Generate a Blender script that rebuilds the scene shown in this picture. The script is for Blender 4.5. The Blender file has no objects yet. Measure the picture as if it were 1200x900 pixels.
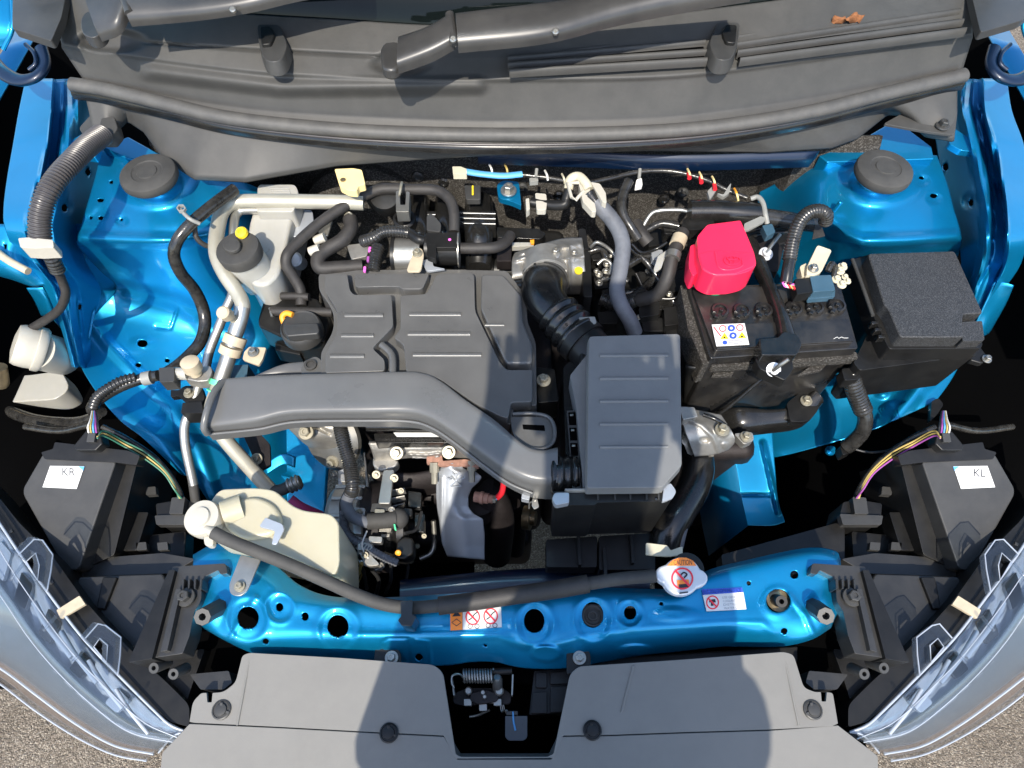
import bpy, bmesh, math, random
import numpy as np
from mathutils import Vector, Matrix
random.seed(7); rng = np.random.default_rng(7)
R = math.radians
SC = bpy.context.scene
COL = SC.collection

# ------------------------------------------------------------------ camera
TILT = R(30.0); FPX = 800.0; CAMZ = 1.63
cd = bpy.data.cameras.new('camera'); cam = bpy.data.objects.new('camera', cd); COL.objects.link(cam)
cam.location = (0, 0, CAMZ); cam.rotation_euler = (TILT, 0, 0)
cd.sensor_width = 36; cd.lens = 36 * FPX / 1200; cd.clip_start = .02; cd.clip_end = 200
SC.camera = cam
# ------------------------------------------------------------------ world, sun, exposure
SUN = Vector((.08, .72, -1.0)).normalized()          # the way the light travels
w = bpy.data.worlds.new('World'); SC.world = w; w.use_nodes = True
nt = w.node_tree; bg = nt.nodes['Background']
sky = nt.nodes.new('ShaderNodeTexSky'); sky.sky_type = 'NISHITA'; sky.sun_disc = False
sky.sun_elevation = math.asin(-SUN.z); sky.sun_rotation = math.atan2(-SUN.x, -SUN.y)
nt.links.new(sky.outputs[0], bg.inputs[0]); bg.inputs[1].default_value = .15
sl = bpy.data.lights.new('sun', 'SUN'); sl.energy = 2.5; sl.angle = R(.55); sl.color = (1, .93, .82)
so = bpy.data.objects.new('sun', sl); COL.objects.link(so); so.location = (0, -2, 6)
so.rotation_euler = SUN.to_track_quat('-Z', 'Y').to_euler()
SC.view_settings.view_transform = 'Standard'; SC.view_settings.look = 'None'
SC.view_settings.exposure = 1.40; SC.view_settings.gamma = 1
SC.render.engine = 'CYCLES'
SC.cycles.max_bounces = 8; SC.cycles.transparent_max_bounces = 16
SC.cycles.use_denoising = True
SC.cycles.sample_clamp_indirect = 6

# ------------------------------------------------------------------ geometry helpers
cs, sn = math.cos(TILT), math.sin(TILT)
def ray(x, y):
    a = (x - 600) / FPX; b = (450 - y) / FPX
    return a, sn + cs * b, -cs + sn * b
ZOFF = 0.0
def P(x, y, z):
    """the point at height z (or on plane z=(point,normal)) seen at photo pixel x,y"""
    a, b, c = ray(x, y)
    if not isinstance(z, tuple): z = z + ZOFF
    if isinstance(z, tuple):
        p, n = z
        t = n.dot(p - Vector((0, 0, CAMZ))) / n.dot(Vector((a, b, c)))
    else:
        t = (z - CAMZ) / c
    return Vector((a * t, b * t, CAMZ + c * t))
def PY(x, y, Y):
    a, b, c = ray(x, y); t = Y / b
    return Vector((a * t, Y, CAMZ + c * t))
def plane(p, q, r):
    n = (q - p).cross(r - p).normalized()
    if n.z < 0: n = -n
    return (p, n)
def up(s, h):
    if isinstance(s, tuple): return (s[0] + s[1] * h, s[1])
    return s + h
def px(n, x, y, z):
    """metres of n pixels at that place"""
    p = P(x, y, z); a, b, c = ray(x, y)
    return n * (p.y / b) / FPX
WL = {}
def link(o, parent=None, label=None, cat=None, group=None, kind=None):
    COL.objects.link(o)
    WL[o.name] = o.location.copy()
    if parent is not None:
        o.parent = parent
        o.matrix_parent_inverse = Matrix.Translation(-WL[parent.name])
    if label: o['label'] = label
    if cat: o['category'] = cat
    if group: o['group'] = group
    if kind: o['kind'] = kind
    return o
def T(name, label, cat, at, group=None):
    o = bpy.data.objects.new(name, None); o.empty_display_size = .02
    o.location = at
    return link(o, None, label, cat, group)
def mk(name, vs, fs, mat, parent=None, bevel=0, seg=3, smooth=35, solid=0, sub=0, label=None, cat=None, group=None, kind=None, uvs=None):
    vs = np.asarray([tuple(v) for v in vs], float) if not isinstance(vs, np.ndarray) else vs
    lo, hi = vs.min(0), vs.max(0)
    c = np.array([(lo[0] + hi[0]) / 2, (lo[1] + hi[1]) / 2, lo[2]])
    me = bpy.data.meshes.new(name)
    me.from_pydata((vs - c).tolist(), [], [list(f) for f in fs])
    me.validate(); me.update()
    bm = bmesh.new(); bm.from_mesh(me)
    bmesh.ops.recalc_face_normals(bm, faces=bm.faces); bm.to_mesh(me); bm.free()
    me.materials.append(M[mat] if isinstance(mat, str) else mat)
    if smooth:
        me.shade_smooth()
        if smooth < 180 and not bevel: me.set_sharp_from_angle(angle=R(smooth))
    o = bpy.data.objects.new(name, me); o.location = c
    if solid:
        m = o.modifiers.new('t', 'SOLIDIFY'); m.thickness = solid; m.offset = -1
    if bevel:
        m = o.modifiers.new('b', 'BEVEL'); m.width = bevel; m.segments = seg; m.limit_method = 'ANGLE'
        m.angle_limit = R(28); m.harden_normals = True
    if sub:
        m = o.modifiers.new('s', 'SUBSURF'); m.levels = sub; m.render_levels = sub
    return link(o, parent, label, cat, group, kind)

def fillet(pts, r, n=4):
    """round the corners of a pixel polygon; a point may carry its own radius as third value"""
    out = []; N = len(pts)
    for i in range(N):
        p0 = np.array(pts[i - 1][:2], float); p1 = np.array(pts[i][:2], float); p2 = np.array(pts[(i + 1) % N][:2], float)
        rr = pts[i][2] if len(pts[i]) > 2 else r
        a, b = p0 - p1, p2 - p1; la, lb = np.linalg.norm(a), np.linalg.norm(b)
        d = min(rr, la * .45, lb * .45)
        if d < .3: out.append(tuple(p1)); continue
        s, e = p1 + a / la * d, p1 + b / lb * d
        for k in range(n + 1):
            t = k / n
            out.append(tuple((1 - t) ** 2 * s + 2 * t * (1 - t) * p1 + t * t * e))
    return out
def plate(name, pts, z, h, mat, parent=None, r=0, bevel=.002, flare=0, seg=3, n=4, **kw):
    """a slab: pixel outline on height/plane z, thickness h downward (along the plane normal)"""
    q = fillet(pts, r, n) if r or any(len(p) > 2 for p in pts) else pts
    top = [P(x, y, z) for x, y in q]
    nrm = z[1] if isinstance(z, tuple) else Vector((0, 0, 1))
    c = sum(top, Vector()) / len(top)
    bot = [p - nrm * h + ((p - c) * flare) for p in top]
    N = len(q)
    fs = [list(range(N)), list(range(2 * N - 1, N - 1, -1))]
    fs += [[i, N + i, N + (i + 1) % N, (i + 1) % N] for i in range(N)]
    return mk(name, top + bot, fs, mat, parent, bevel=bevel, seg=seg, **kw)
def disc_pts(x, y, rx, ry=None, n=24, a0=0):
    ry = ry or rx
    return [(x + rx * math.cos(a0 + 2 * math.pi * i / n), y + ry * math.sin(a0 + 2 * math.pi * i / n)) for i in range(n)]
def catmull(pts, res):
    p = np.asarray(pts, float)
    if len(p) == 2: return np.array([p[0] + (p[1] - p[0]) * t for t in np.linspace(0, 1, res + 1)])
    q = np.vstack([2 * p[0] - p[1], p, 2 * p[-1] - p[-2]]); out = []
    for i in range(1, len(q) - 2):
        a, b, c, d = q[i - 1], q[i], q[i + 1], q[i + 2]
        for k in range(res):
            t = k / res
            out.append(.5 * ((2 * b) + (c - a) * t + (2 * a - 5 * b + 4 * c - d) * t * t + (3 * b - a - 3 * c + d) * t ** 3))
    out.append(p[-1]); return np.array(out)
def resample(poly, n):
    d = np.r_[0, np.cumsum(np.linalg.norm(np.diff(poly[:, :3], axis=0), axis=1))]
    t = np.linspace(0, d[-1], n)
    return np.stack([np.interp(t, d, poly[:, k]) for k in range(poly.shape[1])], 1)
def tube(name, pts, r, mat, parent=None, seg=14, res=10, corr=None, world=False, cap=True, soft=True, squash=1, twist=None, **kw):
    """pts (px,py,z[,radius px]); r radius in pixels (metres when world)"""
    W = []
    for p in pts:
        rr = p[3] if len(p) > 3 else r
        if world: W.append((p[0], p[1], p[2], rr))
        else:
            q = P(p[0], p[1], p[2]); W.append((q.x, q.y, q.z, px(rr, *p[:3])))
    C = catmull(W, res) if soft else np.asarray(W, float)
    if corr:
        L = np.linalg.norm(np.diff(C[:, :3], axis=0), axis=1).sum()
        nr = max(8, int(L / corr[0]) * 4 + 1); C = resample(C, nr)
        ph = np.arange(len(C)) % 4
        C[:, 3] *= np.where((ph == 1) | (ph == 2), 1.0, 1 - corr[1])
    else:
        if soft: C = resample(C, len(C))
    n = len(C); tan = np.gradient(C[:, :3], axis=0); tan /= np.linalg.norm(tan, axis=1)[:, None] + 1e-12
    ref = np.array([0, 0, 1.]) if abs(tan[0][2]) < .9 else np.array([1., 0, 0])
    nrm = np.cross(tan[0], ref); nrm /= np.linalg.norm(nrm)
    vs = []; ang = np.arange(seg) * 2 * math.pi / seg
    for i in range(n):
        nrm = nrm - tan[i] * nrm.dot(tan[i]); nrm /= np.linalg.norm(nrm) + 1e-12
        bi = np.cross(tan[i], nrm)
        vs.append(C[i, :3] + C[i, 3] * (np.cos(ang)[:, None] * nrm + squash * np.sin(ang)[:, None] * bi))
    vs = np.vstack(vs)
    fs = [[i * seg + k, i * seg + (k + 1) % seg, (i + 1) * seg + (k + 1) % seg, (i + 1) * seg + k] for i in range(n - 1) for k in range(seg)]
    if cap: fs += [list(range(seg)), [(n - 1) * seg + k for k in range(seg)][::-1]]
    return mk(name, vs, fs, mat, parent, smooth=kw.pop('smooth', 50), **kw)
def lathe(name, c, axis, prof, mat, parent=None, seg=28, smooth=32, **kw):
    """profile [(radius, height along axis)] in metres"""
    axis = Vector(axis).normalized(); a = axis.orthogonal().normalized(); b = axis.cross(a)
    vs, fs = [], []; n = len(prof)
    for r, h in prof:
        for k in range(seg):
            t = 2 * math.pi * k / seg
            vs.append(c + axis * h + (a * math.cos(t) + b * math.sin(t)) * max(r, 1e-5))
    fs = [[i * seg + k, i * seg + (k + 1) % seg, (i + 1) * seg + (k + 1) % seg, (i + 1) * seg + k] for i in range(n - 1) for k in range(seg)]
    fs += [list(range(seg))[::-1], [(n - 1) * seg + k for k in range(seg)]]
    return mk(name, vs, fs, mat, parent, smooth=smooth, **kw)
UP = Vector((0, 0, 1))
def arch(name, A, B, h, mat, parent=None, nu=40, nv=14, ex=2.5, depth=.01, soft=True, **kw):
    """a rounded bar between two edges (px,py,z): crown h above them, closed below"""
    def row(E):
        w_ = [tuple(P(*p)) for p in E]
        c = catmull(w_, 10) if soft and len(w_) > 2 else np.asarray(w_, float)
        return resample(c, nu)
    a, b = row(A), row(B); hs = np.interp(np.linspace(0, 1, nu), np.linspace(0, 1, len(h)), h) if hasattr(h, '__len__') else np.full(nu, h)
    th = np.linspace(0, math.pi, nv); v = .5 - .5 * np.sign(np.cos(th)) * np.abs(np.cos(th)) ** (2 / ex); z = np.sin(th) ** (2 / ex)
    vs = []
    for i in range(nu):
        q = a[i] + (b[i] - a[i]) * v[:, None]; q[:, 2] += hs[i] * z
        lo = np.array([b[i] - [0, 0, depth], a[i] - [0, 0, depth]])
        vs.append(np.vstack([q, lo]))
    vs = np.vstack(vs); m = nv + 2
    fs = [[i * m + k, i * m + (k + 1) % m, (i + 1) * m + (k + 1) % m, (i + 1) * m + k] for i in range(nu - 1) for k in range(m)]
    fs += [list(range(m)), [(nu - 1) * m + k for k in range(m)][::-1]]
    return mk(name, vs, fs, mat, parent, smooth=kw.pop('smooth', 60), **kw)
def loft(name, rows, nu, nv, mat, parent=None, bump=None, holes=(), solid=.0015, soft=(True, True), smooth=60, **kw):
    """pressed sheet: rows of (px,py,z), resampled; bump(X,Y)->dz in pixel space; holes (x,y,rx,ry)"""
    rr = []
    for E in rows:
        E = np.asarray(E, float); c = catmull(E, 12) if soft[0] and len(E) > 2 else E
        rr.append(resample(c, nu))
    rr = np.array(rr)                                   # rows, nu, 3
    g = np.empty((nv, nu, 3))
    dist = np.r_[0, np.cumsum(np.linalg.norm(np.diff(rr[:, :, :2], axis=0), axis=2).mean(1))]
    for u in range(nu):
        c = rr[:, u]
        if soft[1] and len(c) > 2:
            k = 12; c = catmull(c, k); d = np.interp(np.arange(len(c)) / k, np.arange(len(dist)), dist)
        else: d = dist
        t = np.linspace(0, dist[-1], nv)
        g[:, u] = np.stack([np.interp(t, d, c[:, q]) for q in range(3)], 1)
    X, Y, Z = g[..., 0].copy(), g[..., 1].copy(), g[..., 2].copy()
    H = np.zeros(X.shape, int)
    for k, (hx, hy, rx, ry) in enumerate(holes):
        H[np.hypot((X - hx) / rx, (Y - hy) / ry) < 1] = k + 1
    kill = (H[:-1, :-1] > 0) & (H[1:, :-1] > 0) & (H[:-1, 1:] > 0) & (H[1:, 1:] > 0)
    for k, (hx, hy, rx, ry) in enumerate(holes):
        m_ = H == k + 1
        d = np.hypot((X - hx) / rx, (Y - hy) / ry); q_ = np.where(m_, 1 / np.maximum(d, 1e-6), 1)
        X = hx + (X - hx) * q_; Y = hy + (Y - hy) * q_
    if bump is not None: Z = Z + bump(X, Y)
    Z = Z + ZOFF; a = (X - 600) / FPX; b = (450 - Y) / FPX
    dy = sn + cs * b; dz = -cs + sn * b; t = (Z - CAMZ) / dz
    vs = np.stack([a * t, dy * t, Z], -1).reshape(-1, 3)
    fs = []
    for i in range(nv - 1):
        for j in range(nu - 1):
            if kill[i, j]: continue
            fs.append([i * nu + j, i * nu + j + 1, (i + 1) * nu + j + 1, (i + 1) * nu + j])
    used = np.unique(np.array(fs)); remap = np.full(len(vs), -1); remap[used] = np.arange(len(used))
    fs = [[remap[q] for q in f] for f in fs]
    return mk(name, vs[used], fs, mat, parent, smooth=smooth, solid=solid, **kw)
def sst(t): t = np.clip(t, 0, 1); return t * t * (3 - 2 * t)
def dseg(X, Y, pts):
    d = np.full(X.shape, 1e9)
    for (x0, y0), (x1, y1) in zip(pts[:-1], pts[1:]):
        vx, vy = x1 - x0, y1 - y0; t = np.clip(((X - x0) * vx + (Y - y0) * vy) / (vx * vx + vy * vy + 1e-9), 0, 1)
        d = np.minimum(d, np.hypot(X - x0 - t * vx, Y - y0 - t * vy))
    return d
def ridge(X, Y, pts, wd, h): return h * sst(1 - dseg(X, Y, pts) / wd)
def dome(X, Y, x, y, rx, ry, h, soft=.4):
    d = np.hypot((X - x) / rx, (Y - y) / ry); return h * sst((1 - d) / soft)
def inset(pts, d):
    n = len(pts); A = sum(pts[i][0] * pts[(i + 1) % n][1] - pts[(i + 1) % n][0] * pts[i][1] for i in range(n)); sg = 1 if A > 0 else -1; out = []
    for i in range(n):
        a = np.array(pts[i - 1][:2], float); b = np.array(pts[i][:2], float); c = np.array(pts[(i + 1) % n][:2], float)
        e, f = (b - a) / np.linalg.norm(b - a), (c - b) / np.linalg.norm(c - b)
        m = np.array([-e[1], e[0]]) + np.array([-f[1], f[0]]); m *= sg / max(.6, (1 + e.dot(f)))
        out.append((b[0] + m[0] * d, b[1] + m[1] * d) + tuple(pts[i][2:]))
    return out
def text(name, s, x, y, z, wpx, hpx, mat, parent=None, rot=0, thick=.0002):
    """letters lying on height/plane z; x,y = left end of the baseline in photo pixels"""
    cu = bpy.data.curves.new(name, 'FONT'); cu.body = s; cu.size = 1; cu.resolution_u = 3
    ob = bpy.data.objects.new(name, cu); COL.objects.link(ob)
    me = bpy.data.meshes.new_from_object(ob); bpy.data.objects.remove(ob)
    v = np.array([q.co[:2] for q in me.vertices]); f = [list(p.vertices) for p in me.polygons]; bpy.data.meshes.remove(me)
    v = v - v.min(0); v = v / np.maximum(v.max(0), 1e-6) * [wpx, hpx]
    c, s_ = math.cos(R(rot)), math.sin(R(rot))
    V = [P(x + a * c + b * s_ * 1.0, y - b * c + a * s_, z) for a, b in v]
    return mk(name, V, f, mat, parent, smooth=0)
def ring(name, x, y, rx, ry, wd, z, mat, parent=None, n=28, h=.0003):
    o = [P(*p, z) for p in disc_pts(x, y, rx, ry, n)]; i = [P(*p, z) for p in disc_pts(x, y, rx - wd, ry - wd, n)]
    fs = [[k, (k + 1) % n, n + (k + 1) % n, n + k] for k in range(n)]
    return mk(name, o + i, fs, mat, parent, smooth=0, solid=h)
def flat(name, pts, z, mat, parent=None, h=.0003, **kw):
    V = [P(*p, z) for p in pts]
    return mk(name, V, [list(range(len(V)))], mat, parent, smooth=0, solid=h, **kw)
def bolt(x, y, z, rp, mat='zinc', parent=None, axis=(0, 0, 1), name='bolt', h=None):
    r = px(rp, x, y, z); h = h or r * .75
    o = lathe(name, P(x, y, z), axis, [(r * 1.0, 0), (r * 1.0, r * .18), (r * .95, r * .25), (r * .62, r * .25)], mat, parent, seg=20)
    c = P(x, y, z); ax = Vector(axis).normalized()
    lathe('bolt_head', c + ax * r * .25, axis, [(r * .62, -.0005), (r * .62, h * .9), (r * .52, h), (r * .3, h), (r * .26, h * .8)], mat, o, seg=6, smooth=20)
    return o

# ------------------------------------------------------------------ materials
M = {}
def mat(name, col, rough=.5, metal=0, var=.12, vs=30, bump=0, bs=400, coat=0, dust=0, dcol=(.30, .28, .24), ds=18, spec=.5, speck=0, sss=0, trans=0, streak=None, flake=False, rvar=.1):
    m = bpy.data.materials.new(name); m.use_nodes = True; M[name] = m
    n = m.node_tree.nodes; l = m.node_tree.links; b = n['Principled BSDF']
    tc = n.new('ShaderNodeTexCoord')
    no = n.new('ShaderNodeTexNoise'); no.inputs['Scale'].default_value = vs; no.inputs['Detail'].default_value = 6; no.inputs['Roughness'].default_value = .65
    l.new(tc.outputs['Object'], no.inputs['Vector'])
    if streak:
        mp = n.new('ShaderNodeMapping'); mp.inputs['Scale'].default_value = streak
        l.new(tc.outputs['Object'], mp.inputs['Vector']); l.new(mp.outputs[0], no.inputs['Vector'])
    cr = n.new('ShaderNodeValToRGB'); cr.color_ramp.elements[0].position = .3; cr.color_ramp.elements[1].position = .7
    cr.color_ramp.elements[0].color = (*[c * (1 - var) for c in col], 1); cr.color_ramp.elements[1].color = (*[min(1, c * (1 + var)) for c in col], 1)
    l.new(no.outputs['Fac'], cr.inputs[0]); last = cr.outputs[0]
    if dust:
        n2 = n.new('ShaderNodeTexNoise'); n2.inputs['Scale'].default_value = ds; n2.inputs['Detail'].default_value = 8; n2.inputs['Roughness'].default_value = .7
        l.new(tc.outputs['Object'], n2.inputs['Vector'])
        mr = n.new('ShaderNodeMapRange'); mr.inputs[1].default_value = .38; mr.inputs[2].default_value = .75; mr.inputs[3].default_value = dust * .15; mr.inputs[4].default_value = dust
        l.new(n2.outputs['Fac'], mr.inputs[0])
        mx = n.new('ShaderNodeMix'); mx.data_type = 'RGBA'; mx.inputs[7].default_value = (*dcol, 1)
        l.new(mr.outputs[0], mx.inputs[0]); l.new(last, mx.inputs[6]); last = mx.outputs[2]
    if speck:
        vo = n.new('ShaderNodeTexVoronoi'); vo.inputs['Scale'].default_value = speck
        l.new(tc.outputs['Object'], vo.inputs['Vector'])
        mr = n.new('ShaderNodeMapRange'); mr.inputs[1].default_value = .55; mr.inputs[2].default_value = .95; mr.inputs[3].default_value = 0; mr.inputs[4].default_value = .55
        sep = n.new('ShaderNodeSeparateColor'); l.new(vo.outputs['Color'], sep.inputs[0]); l.new(sep.outputs[0], mr.inputs[0])
        mx = n.new('ShaderNodeMix'); mx.data_type = 'RGBA'; mx.inputs[7].default_value = (*[min(1, c * 3 + .05) for c in col], 1)
        l.new(mr.outputs[0], mx.inputs[0]); l.new(last, mx.inputs[6]); last = mx.outputs[2]
    l.new(last, b.inputs['Base Color'])
    rr = n.new('ShaderNodeMapRange'); rr.inputs[3].default_value = max(.02, rough - rvar); rr.inputs[4].default_value = min(1, rough + rvar)
    l.new(no.outputs['Fac'], rr.inputs[0]); l.new(rr.outputs[0], b.inputs['Roughness'])
    b.inputs['Metallic'].default_value = metal; b.inputs['Specular IOR Level'].default_value = spec
    b.inputs['Coat Weight'].default_value = coat; b.inputs['Coat Roughness'].default_value = .08
    if sss:
        b.inputs['Subsurface Weight'].default_value = sss; b.inputs['Subsurface Radius'].default_value = (.02, .018, .012); b.inputs['Subsurface Scale'].default_value = .5
    if trans: b.inputs['Transmission Weight'].default_value = trans
    if bump or flake:
        n3 = n.new('ShaderNodeTexNoise'); n3.inputs['Scale'].default_value = bs; n3.inputs['Detail'].default_value = 3
        l.new(tc.outputs['Object'], n3.inputs['Vector'])
        bp = n.new('ShaderNodeBump'); bp.inputs['Strength'].default_value = bump or .05; bp.inputs['Distance'].default_value = .001
        l.new(n3.outputs['Fac'], bp.inputs['Height']); l.new(bp.outputs[0], b.inputs['Normal'])
    return m
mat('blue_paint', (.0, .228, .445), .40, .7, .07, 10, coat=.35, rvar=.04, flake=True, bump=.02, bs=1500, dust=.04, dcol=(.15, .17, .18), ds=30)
mat('blue_paint_darker', (.0, .14, .30), .45, .4, .08, 12, coat=.2, rvar=.05)  # a darker, less metallic blue, used on the rail side
mat('blue_shaded', (.0, .008, .028), .4, .2, .1, 12, coat=.3)  # shaded copy of the blue paint, the shade put into the colour
mat('cover_plastic', (.082, .081, .078), .30, 0, .10, 20, bump=.05, bs=900, dust=.10, ds=9, spec=.45)
mat('duct_plastic', (.100, .100, .098), .30, 0, .08, 16, bump=.02, bs=700, dust=.07, ds=12, spec=.4)
mat('box_plastic', (.150, .152, .150), .5, 0, .08, 16, bump=.06, bs=900, dust=.08, ds=8, spec=.25)
mat('black_plastic', (.0075, .0075, .0075), .40, 0, .2, 25, bump=.04, bs=600, dust=.03, ds=30, spec=.3)
mat('black_gloss', (.007, .007, .007), .22, 0, .2, 25, bump=.02, bs=300, dust=.05, ds=40)
mat('battery_plastic', (.008, .008, .009), .30, 0, .2, 25, bump=.03, bs=300, dust=.12, dcol=(.26, .23, .18), ds=26)
mat('dark_plastic', (.036, .036, .035), .44, 0, .12, 22, bump=.05, bs=700, dust=.07, ds=20, spec=.35)
mat('shade_liner', (.0012, .0012, .0013), .9, 0, .2, 12, spec=.03)  # near black: the shade of the voids is put into this colour
mat('cowl_plastic', (.050, .049, .046), .52, 0, .10, 14, bump=.08, bs=900, dust=.30, dcol=(.10, .095, .086), ds=34, spec=.3)
mat('grille_plastic', (.155, .150, .138), .55, 0, .09, 7, bump=.10, bs=1100, dust=.30, dcol=(.20, .19, .17), ds=45, spec=.25)
mat('wiper_black', (.030, .0295, .029), .36, 0, .1, 20, bump=.03, bs=900, dust=.08)
mat('rubber', (.030, .029, .027), .75, 0, .12, 30, bump=.12, bs=500, dust=.22, dcol=(.16, .15, .13), ds=20)
mat('seal_rubber', (.055, .053, .050), .6, 0, .1, 30, bump=.08, bs=700, dust=.35, dcol=(.16, .15, .13), ds=40)
mat('hose', (.020, .018, .016), .62, 0, .2, 60, bump=.25, bs=700, dust=.14, dcol=(.12, .10, .085), ds=60)
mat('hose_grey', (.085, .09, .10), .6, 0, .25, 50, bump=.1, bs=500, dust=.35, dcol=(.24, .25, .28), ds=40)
mat('conduit', (.012, .012, .012), .28, 0, .1, 40, dust=.10, ds=50)
mat('conduit_grey', (.05, .046, .046), .34, 0, .1, 40, dust=.2, dcol=(.14, .12, .11), ds=50)
mat('tape', (.010, .010, .010), .22, 0, .3, 60, bump=.5, bs=160, dust=.12, ds=60)
mat('felt', (.034, .031, .027), .95, 0, .25, 300, bump=.6, bs=900, speck=700, spec=.1)
mat('grain_plastic', (.022, .022, .022), .5, 0, .15, 60, bump=.5, bs=900, speck=1500, rvar=.05, spec=.35)
mat('alu_pipe', (.45, .44, .40), .40, .85, .12, 40, bump=.05, bs=300)
mat('cream_pipe', (.40, .375, .30), .42, .35, .08, 30, bump=.03)
mat('cast_alu', (.40, .385, .35), .50, .75, .18, 60, bump=.35, bs=500, dust=.15, dcol=(.25, .22, .18))
mat('steel', (.32, .31, .28), .38, .8, .12, 40)
mat('zinc', (.30, .275, .21), .48, .55, .15, 80)
mat('shield', (.40, .42, .44), .42, .45, .10, 12, bump=.12, bs=120)
mat('rust', (.32, .17, .12), .85, .1, .35, 120, bump=.4, bs=500)
mat('dark_iron', (.020, .016, .016), .6, .4, .35, 50, bump=.3, bs=300)
mat('bronze', (.30, .24, .15), .45, .8, .3, 60)
mat('white_translucent', (.46, .42, .30), .32, 0, .07, 8, sss=.6, bump=.02, bs=200)
mat('white_plastic', (.44, .41, .34), .38, 0, .05, 20, sss=.1)
mat('milk_plastic', (.38, .37, .33), .30, 0, .08, 14, sss=.5)
mat('beige', (.46, .38, .26), .55, 0, .12, 60, bump=.1)
mat('cream', (.52, .47, .34), .5, 0, .1, 40)
mat('yellow', (.85, .62, .03), .4, 0, .05, 40)
mat('pale_yellow', (.80, .62, .28), .5, 0, .06, 40)
mat('orange', (.85, .33, .02), .45, 0, .05, 40)
mat('red', (.80, .022, .075), .35, 0, .04, 20, bump=.03, bs=400, coat=.2)
mat('red_dark', (.6, .02, .03), .4)
mat('green', (.02, .25, .12), .5)
mat('bright_green', (.10, .65, .30), .5)
mat('blue_grey', (.03, .08, .12), .4, dust=.1)
mat('grey_strap', (.23, .23, .21), .5, 0, .12, 60, dust=.2)
mat('magenta', (.45, .05, .18), .5)
mat('paper', (.66, .65, .61), .5, 0, .04, 60)
mat('white_metal', (.60, .60, .60), .32, .25, .04, 20)
mat('ink', (.02, .02, .025), .6)
mat('ink_grey', (.25, .25, .27), .6)
mat('print_red', (.75, .03, .05), .5)
mat('print_orange', (.90, .24, .03), .5)
mat('print_blue', (.03, .08, .45), .5)
mat('print_yellow', (.90, .62, .02), .5)
mat('wire_yellow', (.45, .33, .10), .45); mat('wire_purple', (.30, .07, .28), .45); mat('wire_green', (.04, .16, .10), .45)
mat('wire_white', (.72, .70, .64), .45); mat('wire_black', (.02, .02, .02), .45); mat('wire_blue', (.10, .35, .65), .45); mat('pink', (.85, .15, .60), .5)
mat('leaf', (.22, .085, .03), .8, 0, .4, 200, bump=.5, bs=300)
mat('headlamp_silver', (.42, .45, .49), .35, .3, .05, 10)
mat('headlamp_sky_grey', (.15, .18, .205), .4, .1, .05, 10)  # bluish tone stands in for the sky mirrored on the lens face
mat('amber_clear', (.30, .19, .13), .3, 0, .1, 20)
mat('lamp_plastic', (.020, .020, .020), .38, 0, .15, 22, bump=.05, bs=700, dust=.06, ds=20, spec=.45)
mat('skin', (.5, .3, .2), .5); mat('shirt', (.05, .06, .09), .8); mat('trousers', (.04, .04, .05), .8); mat('hair', (.015, .012, .01), .6)
mat('smoke_plastic', (.05, .055, .06), .3, 0, .1, 20)
def lens_mat():
    m = bpy.data.materials.new('clear_lens'); m.use_nodes = True; M['clear_lens'] = m
    n = m.node_tree.nodes; l = m.node_tree.links; n.remove(n['Principled BSDF'])
    tr = n.new('ShaderNodeBsdfTransparent'); tr.inputs[0].default_value = (.86, .89, .92, 1)
    gl = n.new('ShaderNodeBsdfGlossy'); gl.inputs['Roughness'].default_value = .025
    df = n.new('ShaderNodeBsdfTranslucent'); df.inputs[0].default_value = (.75, .80, .85, 1)
    lw_ = n.new('ShaderNodeLayerWeight'); pw = n.new('ShaderNodeMath'); pw.operation = 'POWER'; pw.inputs[1].default_value = 4; l.new(lw_.outputs['Facing'], pw.inputs[0])
    fr = n.new('ShaderNodeMath'); fr.operation = 'MULTIPLY_ADD'; fr.inputs[1].default_value = .6; fr.inputs[2].default_value = .05; l.new(pw.outputs[0], fr.inputs[0])
    a = n.new('ShaderNodeMixShader'); b = n.new('ShaderNodeMixShader'); a.inputs[0].default_value = .08
    l.new(tr.outputs[0], a.inputs[1]); l.new(df.outputs[0], a.inputs[2])
    l.new(fr.outputs[0], b.inputs[0]); l.new(a.outputs[0], b.inputs[1]); l.new(gl.outputs[0], b.inputs[2])
    l.new(b.outputs[0], n['Material Output'].inputs[0])
lens_mat()
def glass_mat():
    m = mat('dark_glass', (.004, .006, .006), .05, 0, .05, 10, rvar=.02, spec=.15); return m
glass_mat()
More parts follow.
